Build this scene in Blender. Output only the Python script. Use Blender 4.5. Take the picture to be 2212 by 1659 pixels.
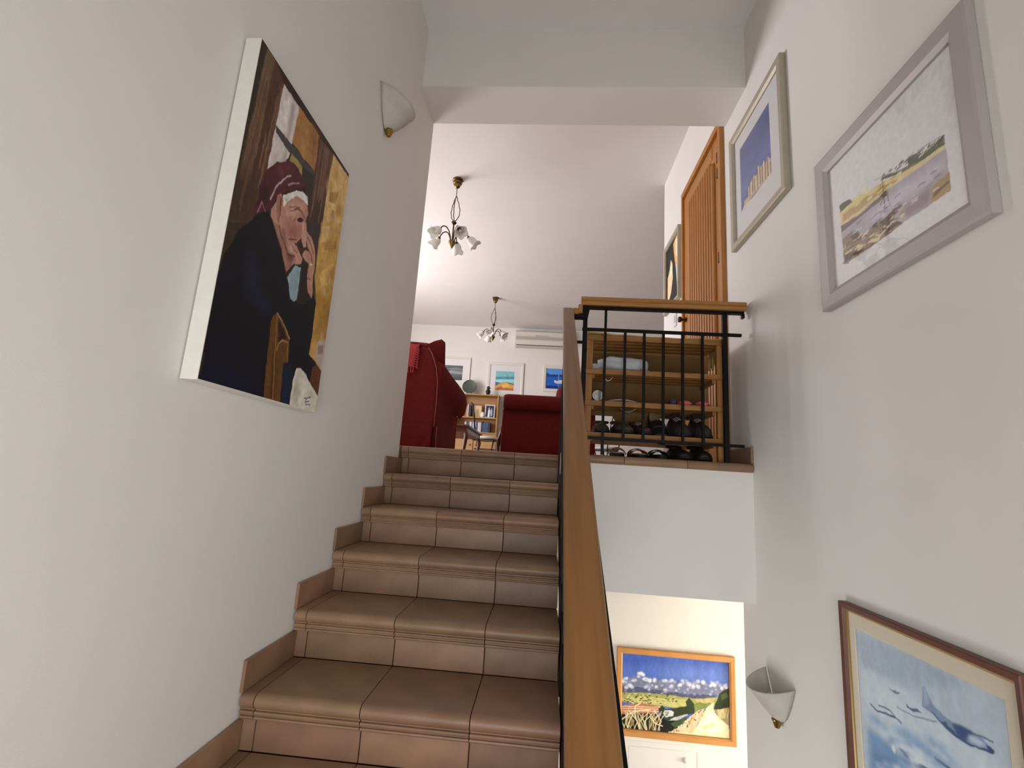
import bpy, bmesh, math, random
import numpy as np
from mathutils import Vector, Matrix, noise as mnoise

scn = bpy.context.scene
COL = scn.collection
for ob in list(bpy.data.objects):
    bpy.data.objects.remove(ob, do_unlink=True)
random.seed(7)

# ------------------------------------------------------------------ camera
cam_d = bpy.data.cameras.new('camera'); cam = bpy.data.objects.new('camera', cam_d); COL.objects.link(cam)
YAW, PITCH, ROLL = 0.07500, 0.18775, 0.06433
def _cam_axes(yaw, pitch, roll):
    f = Vector((-math.sin(yaw)*math.cos(pitch), math.cos(yaw)*math.cos(pitch), math.sin(pitch)))
    r = Vector((math.cos(yaw), math.sin(yaw), 0)); u = r.cross(f)
    return r*math.cos(roll)+u*math.sin(roll), u*math.cos(roll)-r*math.sin(roll), f
_r, _u, _f = _cam_axes(YAW, PITCH, ROLL)
_m = Matrix((_r, _u, -_f)).transposed().to_4x4(); _m.translation = (0.89541, -2.97393, -0.14003)
cam.matrix_world = _m
cam_d.sensor_width = 36.0; cam_d.lens = 1036.27624*36.0/2212.0; cam_d.clip_start = 0.02; cam_d.clip_end = 100
scn.camera = cam

# ------------------------------------------------------------------ world, daylight, exposure
scn.view_settings.view_transform = 'Standard'; scn.view_settings.look = 'None'
scn.view_settings.gamma = 1.0; scn.view_settings.use_curve_mapping = False
scn.view_settings.exposure = 0.0
w = bpy.data.worlds.new('daylight'); scn.world = w; w.use_nodes = True
w.node_tree.nodes['Background'].inputs[0].default_value = (0.80, 0.88, 1.0, 1)
w.node_tree.nodes['Background'].inputs[1].default_value = 1.0
def area(name, loc, direction, sx, sy, power, col):
    """daylight entering through one of the window openings"""
    d = bpy.data.lights.new(name, 'AREA'); d.shape = 'RECTANGLE'; d.size = sx; d.size_y = sy; d.energy = power; d.color = col
    o = bpy.data.objects.new(name, d); COL.objects.link(o); o.location = loc
    o.rotation_euler = Vector(direction).to_track_quat('-Z', 'Z').to_euler(); return o
area('daylight_stair_window', (1.0, -4.02, -.70), (0, 1, .03), 1.35, 1.75, 45, (.985, .99, 1.0))
area('daylight_living_window', (-3.22, 3.0, 1.25), (1, 0, .12), 4.4, 2.2, 400, (1.0, .96, .985))
area('daylight_stairwell_window', (-.02, -1.0, -2.12), (1, -.05, .25), 1.15, .95, 24, (.95, .98, 1.0))
area('daylight_lower_window', (4.02, .27, -1.75), (-1, .05, .05), .7, 1.9, 150, (1.0, .955, .89))

# ------------------------------------------------------------------ helpers
def lin(c):
    return tuple((x/255.0/12.92) if x/255.0 <= .04045 else ((x/255.0+.055)/1.055)**2.4 for x in c)
MATS = {}
def mat(name, rgb, rough=.6, var=0.0, vscale=8, stretch=None, bump=0.0, bscale=60, metal=0.0, rand=0.0, spec=.5, dark=None, coat=0):
    if name in MATS: return MATS[name]
    m = bpy.data.materials.new(name); m.use_nodes = True; nt = m.node_tree; N = nt.nodes; L = nt.links
    b = N['Principled BSDF']; c = lin(rgb)
    b.inputs['Roughness'].default_value = rough; b.inputs['Metallic'].default_value = metal
    b.inputs['Specular IOR Level'].default_value = spec
    if coat: b.inputs['Coat Weight'].default_value = coat; b.inputs['Coat Roughness'].default_value = .15
    b.inputs['Base Color'].default_value = (*c, 1)
    src = None
    tc = N.new('ShaderNodeTexCoord'); mp = N.new('ShaderNodeMapping'); L.new(tc.outputs['Object'], mp.inputs[0])
    if stretch: mp.inputs['Scale'].default_value = stretch
    if var or dark:
        nz = N.new('ShaderNodeTexNoise'); nz.inputs['Scale'].default_value = vscale; nz.inputs['Detail'].default_value = 6
        L.new(mp.outputs[0], nz.inputs['Vector'])
        r = N.new('ShaderNodeValToRGB'); r.color_ramp.elements[0].position = .3; r.color_ramp.elements[1].position = .7
        d0 = lin(dark) if dark else tuple(x*(1-var) for x in c)
        r.color_ramp.elements[0].color = (*d0, 1); r.color_ramp.elements[1].color = (*[min(1, x*(1+var)) for x in c], 1)
        L.new(nz.outputs['Fac'], r.inputs[0]); src = r.outputs[0]
    if rand:
        oi = N.new('ShaderNodeObjectInfo'); hs = N.new('ShaderNodeHueSaturation')
        mr = N.new('ShaderNodeMapRange'); mr.inputs['To Min'].default_value = 1-rand; mr.inputs['To Max'].default_value = 1+rand
        L.new(oi.outputs['Random'], mr.inputs['Value']); L.new(mr.outputs[0], hs.inputs['Value'])
        if src: L.new(src, hs.inputs['Color'])
        else: hs.inputs['Color'].default_value = (*c, 1)
        m2 = N.new('ShaderNodeMapRange'); m2.inputs["To Min"].default_value = .5-.008; m2.inputs["To Max"].default_value = .5+.008
        mm = N.new('ShaderNodeMath'); mm.operation = 'FRACT'; m3 = N.new('ShaderNodeMath'); m3.operation = 'MULTIPLY'; m3.inputs[1].default_value = 7.31
        L.new(oi.outputs['Random'], m3.inputs[0]); L.new(m3.outputs[0], mm.inputs[0]); L.new(mm.outputs[0], m2.inputs['Value']); L.new(m2.outputs[0], hs.inputs['Hue'])
        src = hs.outputs[0]
    if src: L.new(src, b.inputs['Base Color'])
    if bump:
        nb = N.new('ShaderNodeTexNoise'); nb.inputs['Scale'].default_value = bscale; nb.inputs['Detail'].default_value = 4
        L.new(mp.outputs[0], nb.inputs['Vector'])
        bp = N.new('ShaderNodeBump'); bp.inputs['Strength'].default_value = bump; bp.inputs['Distance'].default_value = .01
        L.new(nb.outputs['Fac'], bp.inputs['Height']); L.new(bp.outputs[0], b.inputs['Normal'])
    MATS[name] = m; return m

def glass_thin():
    if 'pane' in MATS: return MATS['pane']
    m = bpy.data.materials.new('picture_glass'); m.use_nodes = True; nt = m.node_tree; N = nt.nodes; L = nt.links
    N.remove(N['Principled BSDF']); out = N['Material Output']
    t = N.new('ShaderNodeBsdfTransparent'); g = N.new('ShaderNodeBsdfGlossy'); g.inputs['Roughness'].default_value = .02
    lw = N.new('ShaderNodeLayerWeight'); pw = N.new('ShaderNodeMath'); pw.operation = 'POWER'; pw.inputs[1].default_value = 5
    ma = N.new('ShaderNodeMath'); ma.operation = 'MULTIPLY_ADD'; ma.inputs[1].default_value = .92; ma.inputs[2].default_value = .035
    L.new(lw.outputs['Facing'], pw.inputs[0]); L.new(pw.outputs[0], ma.inputs[0]); mx = N.new('ShaderNodeMixShader')
    L.new(ma.outputs[0], mx.inputs[0]); L.new(t.outputs[0], mx.inputs[1]); L.new(g.outputs[0], mx.inputs[2]); L.new(mx.outputs[0], out.inputs[0])
    MATS['pane'] = m; return m

def frosted(name, rgb, trans=.35, var=.06):
    if name in MATS: return MATS[name]
    m = mat(name, rgb, .35, var, 14)
    b = m.node_tree.nodes['Principled BSDF']; b.inputs['Transmission Weight'].default_value = trans; b.inputs['IOR'].default_value = 1.15
    b.inputs['Roughness'].default_value = .55
    return m

def art_mat(name, amp=.05):
    m = bpy.data.materials.new(name); m.use_nodes = True; nt = m.node_tree; N = nt.nodes; L = nt.links
    b = N['Principled BSDF']; b.inputs['Roughness'].default_value = .55; b.inputs['Specular IOR Level'].default_value = .25
    at = N.new('ShaderNodeAttribute'); at.attribute_name = 'paint'
    tc = N.new('ShaderNodeTexCoord'); nz = N.new('ShaderNodeTexNoise'); nz.inputs['Scale'].default_value = 45; nz.inputs['Detail'].default_value = 5
    L.new(tc.outputs['Object'], nz.inputs['Vector'])
    mr = N.new('ShaderNodeMapRange'); mr.inputs['From Min'].default_value = .3; mr.inputs['From Max'].default_value = .7; mr.inputs['To Min'].default_value = 1-amp; mr.inputs['To Max'].default_value = 1+amp
    L.new(nz.outputs['Fac'], mr.inputs['Value'])
    hs = N.new('ShaderNodeHueSaturation'); L.new(at.outputs['Color'], hs.inputs['Color']); L.new(mr.outputs[0], hs.inputs['Value'])
    L.new(hs.outputs[0], b.inputs['Base Color']); return m

def obj(name, bm, m, parent=None, world=True, smooth=False):
    """links a bmesh as ONE mesh object; coordinates are world ones, the parent an unrotated Empty"""
    if isinstance(bm, bpy.types.Mesh): me = bm
    else:
        bmesh.ops.recalc_face_normals(bm, faces=bm.faces)
        me = bpy.data.meshes.new(name)
        if smooth:
            for f in bm.faces: f.smooth = True
            if smooth is not True:
                for e in bm.edges:
                    if len(e.link_faces) == 2 and e.calc_face_angle(0) > smooth: e.smooth = False
        bm.to_mesh(me); bm.free()
    if m and not me.materials: me.materials.append(m)
    o = bpy.data.objects.new(name, me); COL.objects.link(o)
    if parent:
        o.parent = parent
        if world and parent.type == 'EMPTY': o.matrix_parent_inverse = Matrix.Translation(-Vector(parent.location))
    return o
def tag(o, label, cat, group=None):
    o['label'] = label; o['category'] = cat
    if group: o['group'] = group
    return o
def struct(o, label=None):
    o['kind'] = 'structure'
    if label: o['label'] = label
    return o
def thing(name, label, cat, loc=(0, 0, 0), rz=0, group=None):
    o = bpy.data.objects.new(name, None); COL.objects.link(o); o.location = loc; o.rotation_euler = (0, 0, rz); o.empty_display_size = .05
    tag(o, label, cat, group); return o
def copy_tree(o, parent=None):
    c = o.copy(); COL.objects.link(c); c.parent = parent
    for ch in list(o.children): copy_tree(ch, c)
    return c

def BM(): return bmesh.new()
def box(bm, x0, x1, y0, y1, z0, z1, bev=0.0, seg=1, M=None):
    vs = [bm.verts.new((x, y, z)) for x in (x0, x1) for y in (y0, y1) for z in (z0, z1)]
    fs = [bm.faces.new([vs[i] for i in q]) for q in ((0, 1, 3, 2), (4, 6, 7, 5), (0, 4, 5, 1), (2, 3, 7, 6), (0, 2, 6, 4), (1, 5, 7, 3))]
    if M is not None: bmesh.ops.transform(bm, matrix=M, verts=vs)
    if bev:
        es = list({e for f in fs for e in f.edges})
        bmesh.ops.bevel(bm, geom=es, offset=bev, segments=seg, profile=.5, affect='EDGES', clamp_overlap=True)
    return bm
def B(x0, x1, y0, y1, z0, z1, bev=0.0, seg=1, M=None): return box(BM(), x0, x1, y0, y1, z0, z1, bev, seg, M)
def tube(bm, pts, r, n=8, cap=True, closed=False):
    pts = [Vector(p) for p in pts]; k = len(pts); rr = r if isinstance(r, (list, tuple)) else [r]*k
    t0 = (pts[1]-pts[0]).normalized(); a = Vector((0, 0, 1)) if abs(t0.z) < .9 else Vector((1, 0, 0))
    nrm = t0.cross(a).normalized(); rings = []
    for i, p in enumerate(pts):
        if closed: t = (pts[(i+1) % k]-pts[i-1]).normalized()
        else: t = (pts[min(i+1, k-1)]-pts[max(i-1, 0)]).normalized()
        nrm = (nrm-t*nrm.dot(t)).normalized(); bn = t.cross(nrm)
        rings.append([bm.verts.new(p+(nrm*math.cos(2*math.pi*j/n)+bn*math.sin(2*math.pi*j/n))*rr[i]) for j in range(n)])
    for i in range(k if closed else k-1):
        A_, B_ = rings[i], rings[(i+1) % k]
        for j in range(n): bm.faces.new((A_[j], A_[(j+1) % n], B_[(j+1) % n], B_[j]))
    if cap and not closed:
        bm.faces.new(rings[0][::-1]); bm.faces.new(rings[-1])
    return bm
def loft(bm, rings, cap=True, closed=True):
    R_ = [[bm.verts.new(p) for p in r] for r in rings]; n = len(R_[0])
    for i in range(len(R_)-1):
        for j in range(n if closed else n-1):
            bm.faces.new((R_[i][j], R_[i][(j+1) % n], R_[i+1][(j+1) % n], R_[i+1][j]))
    if cap and closed:
        bm.faces.new(R_[0][::-1]); bm.faces.new(R_[-1])
    return bm
def lathe(bm, prof, c=(0, 0, 0), n=20, M=None, a0=0, a1=2*math.pi, wav=0, wn=5):
    full = abs(a1-a0-2*math.pi) < 1e-6; k = n if full else n+1; rings = []
    for (r, z, *q) in prof:
        ring = []
        for j in range(k):
            a = a0+(a1-a0)*j/n; rr = r*(1+(q[0] if q else 0)*math.cos(wn*a))
            zz = z+(q[1] if len(q) > 1 else 0)*math.cos(wn*a)
            v = Vector((rr*math.cos(a), rr*math.sin(a), zz))
            if M is not None: v = M @ v
            ring.append(bm.verts.new(v+Vector(c)))
        rings.append(ring)
    for i in range(len(rings)-1):
        for j in range(n):
            j2 = (j+1) % k
            bm.faces.new((rings[i][j], rings[i][j2], rings[i+1][j2], rings[i+1][j]))
    if full:
        if prof[0][0] > 1e-5: bm.faces.new(rings[0][::-1])
        if prof[-1][0] > 1e-5: bm.faces.new(rings[-1])
    bmesh.ops.remove_doubles(bm, verts=bm.verts, dist=1e-6)
    return bm
def prism(bm, prof, axis, a0, a1):
    """closed 2D profile extruded along an axis; profile = the two other coordinates in xyz order"""
    def P(q, a): return (a, q[0], q[1]) if axis == 'x' else ((q[0], a, q[1]) if axis == 'y' else (q[0], q[1], a))
    return loft(bm, [[P(q, a0) for q in prof], [P(q, a1) for q in prof]])
def solidify(bm, t):
    bmesh.ops.recalc_face_normals(bm, faces=bm.faces)
    bmesh.ops.solidify(bm, geom=bm.faces[:], thickness=t); return bm

# ---- paintings: flat pictures rasterised into a colour attribute of their own canvas mesh
def vnoise(nu, nv, fu, fv, seed):
    rs = np.random.RandomState(seed); g = rs.rand(fv+2, fu+2)
    x = np.linspace(0, fu-1e-6, nu+1); y = np.linspace(0, fv-1e-6, nv+1)
    xi, yi = x.astype(int), y.astype(int); xf, yf = x-xi, y-yi
    xf, yf = xf*xf*(3-2*xf), yf*yf*(3-2*yf)
    g0 = g[yi][:, xi]*(1-xf)+g[yi][:, xi+1]*xf; g1 = g[yi+1][:, xi]*(1-xf)+g[yi+1][:, xi+1]*xf
    return g0*(1-yf)[:, None]+g1*yf[:, None]-.5
def blur(c, k):
    for ax in (0, 1):
        for _ in range(2):
            p = np.pad(c, [(k+1, k) if i == ax else (0, 0) for i in (0, 1)], mode='edge').cumsum(ax)
            n = c.shape[ax]
            c = (p.take(range(2*k+1, 2*k+1+n), ax)-p.take(range(0, n), ax))/(2*k+1)
    return c
def paint(ops, nu, nv, base, gain=1.6, cap=.85, warp=.008, brush=.10, seed=1):
    """polygons ('p'), soft polygons ('s') and strokes ('l') in canvas fractions -> linear colours on the canvas grid"""
    U, V = np.meshgrid((np.arange(nu+1))/nu, (np.arange(nv+1))/nv)
    asp = nv/nu
    U = U+warp*(vnoise(nu, nv, 22, int(22*asp), seed)+.6*vnoise(nu, nv, 60, int(60*asp), seed+1))
    V = V+warp/asp*(vnoise(nu, nv, 22, int(22*asp), seed+2)+.6*vnoise(nu, nv, 60, int(60*asp), seed+3))
    img = np.zeros((nv+1, nu+1, 3)); img[:] = lin(base)
    sub = [(-.25/nu, -.25/nv), (.25/nu, -.25/nv), (-.25/nu, .25/nv), (.25/nu, .25/nv)]
    for op in ops:
        col = np.array(lin(op[1])); pts = np.array(op[-1]).reshape(-1, 2)
        pad = .02+(op[2]*2.2 if op[0] in 'ls' else 0)
        i0, i1 = np.clip([(pts[:, 0].min()-pad)*nu, (pts[:, 0].max()+pad)*nu+2], 0, nu+1).astype(int)
        j0, j1 = np.clip([(pts[:, 1].min()-pad/asp)*nv, (pts[:, 1].max()+pad/asp)*nv+2], 0, nv+1).astype(int)
        if i1 <= i0 or j1 <= j0: continue
        u, v = U[j0:j1, i0:i1], V[j0:j1, i0:i1]
        if op[0] in 'ps':
            cov = np.zeros(u.shape)
            for du, dv in sub:
                ins = np.zeros(u.shape, bool); x, y = u+du, v+dv
                for a in range(len(pts)):
                    (x1, y1), (x2, y2) = pts[a-1], pts[a]
                    if y1 == y2: continue
                    ins ^= ((y1 > y) != (y2 > y)) & (x < (x2-x1)*(y-y1)/(y2-y1)+x1)
                cov += ins/4
            if op[0] == 's': cov = blur(cov, max(1, int(op[2]*nu)))
        else:
            dmin = np.full(u.shape, 9.0)
            for a in range(len(pts)-1):
                p0, p1 = pts[a]*(1, asp), pts[a+1]*(1, asp); d = p1-p0; L2 = max(d@d, 1e-12)
                t = np.clip(((u-p0[0])*d[0]+(v*asp-p0[1])*d[1])/L2, 0, 1)
                dmin = np.minimum(dmin, np.hypot(u-p0[0]-t*d[0], v*asp-p0[1]-t*d[1]))
            cov = np.clip((op[2]*.5-dmin)*nu*.9+.6, 0, 1)
        img[j0:j1, i0:i1] = img[j0:j1, i0:i1]*(1-cov[..., None])+col*cov[..., None]
    tone = 1+brush*(2*vnoise(nu, nv, 26, int(10*asp), seed+5)+1.4*vnoise(nu, nv, 70, int(40*asp), seed+6))
    return np.clip(img*tone[..., None]*gain, 0, cap)
class Frame2D:
    """a local plane on a wall: u to the viewer's right, v up, n out of the wall"""
    def __init__(s, o, u, n): s.o, s.u, s.n = Vector(o), Vector(u), Vector(n)
    def __call__(s, u, v, n): return s.o+s.u*u+Vector((0, 0, v))+s.n*n
def canvas(name, F, rect, n, img, parent, amp=.05):
    nv, nu = img.shape[0]-1, img.shape[1]-1; u0, u1, v0, v1 = rect
    co = np.zeros((nv+1, nu+1, 3))
    uu = u0+(u1-u0)*np.arange(nu+1)/nu; vv = v0+(v1-v0)*np.arange(nv+1)/nv
    base = np.array(F(0, 0, n))
    co[:] = base; co += np.array(F.u)*uu[None, :, None]; co[..., 2] += vv[:, None]
    idx = np.arange((nu+1)*(nv+1)).reshape(nv+1, nu+1)
    quads = np.stack([idx[:-1, :-1], idx[:-1, 1:], idx[1:, 1:], idx[1:, :-1]], -1).reshape(-1, 4)
    me = bpy.data.meshes.new(name); me.vertices.add(co.size//3); me.vertices.foreach_set('co', co.ravel())
    me.loops.add(quads.size); me.polygons.add(len(quads)); me.loops.foreach_set('vertex_index', quads.ravel().astype(np.int32))
    me.polygons.foreach_set('loop_start', np.arange(0, quads.size, 4, dtype=np.int32))
    me.update(calc_edges=True)
    at = me.attributes.new('paint', 'FLOAT_COLOR', 'POINT')
    at.data.foreach_set('color', np.concatenate([img, np.ones(img.shape[:2]+(1,))], -1).astype(np.float32).ravel())
    return obj(name, me, art_mat(name+'_paint', amp), parent)
def ring(bm, F, rect, prof):
    """mitred moulding around a rectangle; prof = (inset, height) pairs"""
    u0, u1, v0, v1 = rect
    rings = [[F(u0+i, v0+i, h), F(u1-i, v0+i, h), F(u1-i, v1-i, h), F(u0+i, v1-i, h)] for i, h in prof]
    R_ = [[bm.verts.new(p) for p in r] for r in rings]
    for a in range(len(R_)):
        A_, B_ = R_[a], R_[(a+1) % len(R_)]
        for j in range(4): bm.faces.new((A_[j], A_[(j+1) % 4], B_[(j+1) % 4], B_[j]))
    return bm
def quad(bm, F, rect, n, t=.002):
    u0, u1, v0, v1 = rect
    return loft(bm, [[F(u0, v0, h), F(u1, v0, h), F(u1, v1, h), F(u0, v1, h)] for h in (n, n+t)])
def picture(name, label, F, outer, fw, dep, fmat, art, art_rect, nu, nv, base, gain=1.6, mat_rect=None, mat_m=None, glass=True, fillet=None, group=None, warp=.006, brush=.06):
    r = thing(name, label, 'picture', F(0, 0, 0), 0, group)
    o0 = outer
    obj('frame', ring(BM(), F, o0, [(0, .002), (0, dep*.9), (fw*.12, dep), (fw*.75, dep*.92), (fw, dep*.6), (fw, .002)]), fmat, r)
    inn = (o0[0]+fw, o0[1]-fw, o0[2]+fw, o0[3]-fw)
    if fillet is not None:
        obj('gilt_fillet', ring(BM(), F, (inn[0]-.003, inn[1]+.003, inn[2]-.003, inn[3]+.003), [(0, dep*.3), (0, dep*.62), (.009, dep*.5), (.009, dep*.3)]), fillet, r)
    obj('backing', quad(BM(), F, (inn[0]-.004, inn[1]+.004, inn[2]-.004, inn[3]+.004), .003), mat('backing_board', (150, 130, 100), .9), r)
    if mat_m is not None:
        obj('mat_board', ring(BM(), F, (inn[0]-.003, inn[1]+.003, inn[2]-.003, inn[3]+.003),
            [(0, dep*.25), (0, dep*.4)] + [(0, dep*.4)]) if 0 else matboard(F, (inn[0]-.003, inn[1]+.003, inn[2]-.003, inn[3]+.003), art_rect, dep*.3, dep*.38), mat_m, r)
    canvas('artwork', F, art_rect, dep*.27, paint(art, nu, nv, base, gain, .85, warp, brush), r)
    if glass: obj('glass', quad(BM(), F, (inn[0]-.001, inn[1]+.001, inn[2]-.001, inn[3]+.001), dep*.46, .0015), glass_thin(), r)
    return r
def matboard(F, o, i, n0, n1):
    bm = BM(); t = .004
    i2 = (i[0]+t, i[1]-t, i[2]+t, i[3]-t)
    lay = [(o, n0), (o, n1), (i, n1), (i2, n0)]
    R_ = [[bm.verts.new(F(q[a], q[b], h)) for a, b in ((0, 2), (1, 2), (1, 3), (0, 3))] for q, h in lay]
    for a in range(4):
        A_, B_ = R_[a], R_[(a+1) % 4]
        for j in range(4): bm.faces.new((A_[j], A_[(j+1) % 4], B_[(j+1) % 4], B_[j]))
    return bm

# ------------------------------------------------------------------ materials
PLASTER = mat('white_plaster', (228, 225, 220), .85, .015, 3, bump=.03, bscale=180)
PLASTER_C = mat('white_plaster_ceiling', (228, 224, 221), .9, .015, 3, bump=.05, bscale=160)
PLASTER_L = mat('cream_plaster_lower', (244, 238, 226), .85, .01, 3, bump=.05, bscale=160)
TILE = mat('terracotta_tile', (143, 111, 85), .45, .15, 9, bump=.06, bscale=45, rand=.17)
GROUT = mat('brown_grout', (70, 50, 40), .9)
OAK = mat('honey_oak', (130, 88, 43), .42, .2, 2.2, stretch=(26, 1.1, 1.1), bump=.03, bscale=40)
OAKX = mat('honey_oak_crosswise', (164, 114, 58), .42, .18, 7, stretch=(.9, 9, 9), bump=.03, bscale=40)
DOORWOOD = mat('varnished_pine_door', (172, 114, 52), .42, .14, 6, stretch=(9, 9, .8))
PINE = mat('pine_wood', (156, 108, 54), .55, .2, 6, stretch=(.9, 8, 8))
PINEV = mat('pine_wood_upright', (160, 110, 54), .55, .2, 6, stretch=(8, 8, .9))
STEEL = mat('black_painted_steel', (9, 8, 8), .5, spec=.2)
BRASS = mat('antique_brass', (150, 118, 62), .3, .1, 20, metal=1)
DBRASS = mat('dark_bronze', (84, 66, 46), .35, .1, 20, metal=1)
RED = mat('red_upholstery', (100, 26, 22), .92, .12, 30, bump=.25, bscale=120, spec=.2)
PIPING = mat('red_piping', (146, 74, 62), .8)
SILVER = mat('silver_frame', (176, 169, 166), .4, metal=.1)
CHAMP = mat('champagne_frame', (176, 166, 146), .4, .05, 20, metal=.2)
MATW = mat('mat_board_white', (226, 226, 226), .9)
MATC = mat('mat_board_cream', (224, 214, 190), .9)
BLACK = mat('black_rubber', (20, 19, 18), .7, bump=.1)

XR = 2.01; D = .2811; Hh = .1697; SX = .985
YL = -.32                      # front of the right-hand landing
# ------------------------------------------------------------------ the shell
bm = BM()
box(bm, -.2, 0, -4.2, -.03, -1.62, 2.93); box(bm, -.2, 0, -4.2, -1.6, -3.1, -1.62); box(bm, -.2, 0, -.4, -.03, -3.1, -1.62); box(bm, -.2, 0, -1.6, -.4, -3.1, -2.62); struct(obj('wall_left', bm, PLASTER), 'white plaster wall along the left of the stairs')
bm = BM()
box(bm, XR, 2.2, -4.2, .05, -.7, 2.95); box(bm, XR, 2.2, .935, 1.64, -.25, 2.95); box(bm, XR, 2.2, .05, .935, 2.34, 2.95); box(bm, XR, 2.2, .05, .935, -.7, 0)
box(bm, XR, 2.2, -4.2, -.13, -3.1, -.7); struct(obj('wall_right', bm, PLASTER), 'white plaster wall on the right with framed pictures')
bm = BM()     # wall behind the viewer with the window opening
box(bm, 0, XR, -4.2, -4.0, -3.1, -1.6); box(bm, 0, XR, -4.2, -4.0, .2, 2.75); box(bm, 0, .30, -4.2, -4.0, -1.6, .2); box(bm, 1.70, XR, -4.2, -4.0, -1.6, .2)
struct(obj('wall_back', bm, PLASTER))
struct(obj('wall_landing', B(.99, XR, -.30, -.12, -.70, -.03), PLASTER), 'white wall face below the landing railing')
struct(obj('ceiling', B(-.2, 2.2, -4.2, -.36, 2.70, 2.95), PLASTER_C), 'ceiling over the stairs')
struct(obj('ceiling_beam', B(0, XR, -.36, -.03, 2.27, 2.93), PLASTER), 'deep plaster beam across the top of the stairs')
struct(obj('ceiling_living', B(-3.4, 6.2, -.03, 7.0, 2.93, 3.1), PLASTER_C), 'pale ceiling of the living room')
struct(obj('wall_far', B(-3.4, 6.2, 6.8, 7.0, -.25, 2.93), PLASTER), 'far living room wall with three pictures')
struct(obj('wall_near', B(-3.4, -.2, -.2, -.03, -.25, 2.93), PLASTER))
struct(obj('wall_hall', B(2.2, 6.2, 1.45, 1.64, -.25, 2.93), PLASTER))
struct(obj('wall_east', B(6.0, 6.2, 1.64, 6.8, -.25, 2.93), PLASTER))
bm = BM()
box(bm, -3.4, -3.2, -.03, .75, -.25, 2.93); box(bm, -3.4, -3.2, 5.25, 6.8, -.25, 2.93); box(bm, -3.4, -3.2, .75, 5.25, -.25, .10); box(bm, -3.4, -3.2, .75, 5.25, 2.40, 2.93)
struct(obj('wall_west', bm, PLASTER))
FLOORM = mat('floor_tile_field', (150, 118, 96), .4, .1, 4)
bm = BM()
box(bm, -3.2, 6.0, .312, 6.8, -.25, 0); box(bm, -3.2, 0, -.03, .312, -.25, 0); box(bm, SX+.003, XR, -.288, .312, -.25, 0); box(bm, 0, SX+.003, .045, .312, -.25, -.021)
struct(obj('floor', bm, FLOORM), 'brown tiled floor of the upper level')
struct(obj('floor_mid_landing', B(0, XR, -4.0, -9*D+.045, -1.95, -10*Hh), FLOORM))
# lower level
struct(obj('floor_lower', B(-1.7, 4.2, -4.2, 1.0, -3.2, -3.0), FLOORM))
struct(obj('wall_lower_far', B(-1.7, 4.2, .75, .95, -3.0, -.25), PLASTER_L), 'cream lit wall of the lower floor')
bm = BM()
box(bm, 4.0, 4.2, -.13, .75, -3.0, -2.75); box(bm, 4.0, 4.2, -.13, .75, -.75, -.25); box(bm, 4.0, 4.2, -.13, -.1, -2.75, -.75); box(bm, 4.0, 4.2, .66, .75, -2.75, -.75)
struct(obj('wall_lower_right', bm, PLASTER_L))
struct(obj('wall_lower_near', B(2.2, 4.0, -.33, -.13, -3.0, -.25), PLASTER_L))
struct(obj('wall_lower_side', B(-1.7, -.2, -.33, -.2, -3.0, -.25), PLASTER_L))
struct(obj('wall_lower_left', B(-1.7, -1.5, -.2, .75, -3.0, -.25), PLASTER_L))
bm = BM()     # descending flight under the landing
for k in range(7):
    y = -9*D+.045+k*.28; box(bm, 1.06, XR, y, y+.282, -3.0, -10*Hh-(k+1)*.186+.001)
struct(obj('floor_descending_steps', bm, FLOORM))

# windows (out of the frame, where the daylight comes in)
WHITEW = mat('white_window_paint', (236, 236, 234), .4)
def window(name, F, rect, mull):
    root = obj(name, ring(BM(), F, rect, [(0, -.10), (0, .012), (.06, .012), (.06, -.10)]), WHITEW); struct(root, 'white framed window letting in daylight')
    u0, u1, v0, v1 = rect
    for i in range(1, mull):
        u = u0+(u1-u0)*i/mull; bm = BM(); loft(bm, [[F(u-.03, v, n) for n in (-.08, -.03)]+[F(u+.03, v, n) for n in (-.03, -.08)] for v in (v0+.06, v1-.06)])
        obj('mullion', bm, WHITEW, root)
window('window_1', Frame2D((1, -4.0, 0), (-1, 0, 0), (0, 1, 0)), (-.70, .70, -1.6, .2), 2)
window('window_2', Frame2D((-3.2, 3.0, 0), (0, 1, 0), (1, 0, 0)), (-2.25, 2.25, .10, 2.40), 4)
window('window_3', Frame2D((4.0, .28, 0), (0, -1, 0), (-1, 0, 0)), (-.38, .38, -2.75, -.75), 1)

window('window_4', Frame2D((0, -1.0, 0), (0, 1, 0), (1, 0, 0)), (-.6, .6, -2.62, -1.62), 2)

# ------------------------------------------------------------------ stairs: every tile its own piece
stairs = thing('staircase', 'tiled staircase climbing to the living room between white walls', 'staircase', (0.49, -2.5, -1.7))
ZS = 1.16
PROF = [(.026, 0), (.014, -.002), (.006, -.007), (.0015, -.0135), (0, -.020), (.002, -.0275), (.007, -.0335), (.013, -.037), (.017, -.039), (.017, -.0415),
        (.010, -.043), (.0075, -.047), (.010, -.051), (.017, -.0525), (.017, -.055), (.012, -.0565), (.0105, -.060), (.013, -.0635), (.029, -.065)]
PROF = [(y, z*ZS) for y, z in PROF]
def tread_mesh(w, depth):
    pr = PROF+[(.029, -.020), (depth, -.020), (depth, 0)]
    bm = BM(); prism(bm, pr, 'x', 0, w)
    bmesh.ops.recalc_face_normals(bm, faces=bm.faces)
    for f in bm.faces: f.smooth = abs(f.normal.x) < .5
    for e in bm.edges:
        if len(e.link_faces) == 2 and e.calc_face_angle(0) > .75: e.smooth = False
    me = bpy.data.meshes.new('tread_tile'); bm.to_mesh(me); bm.free(); me.materials.append(TILE); return me
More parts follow.
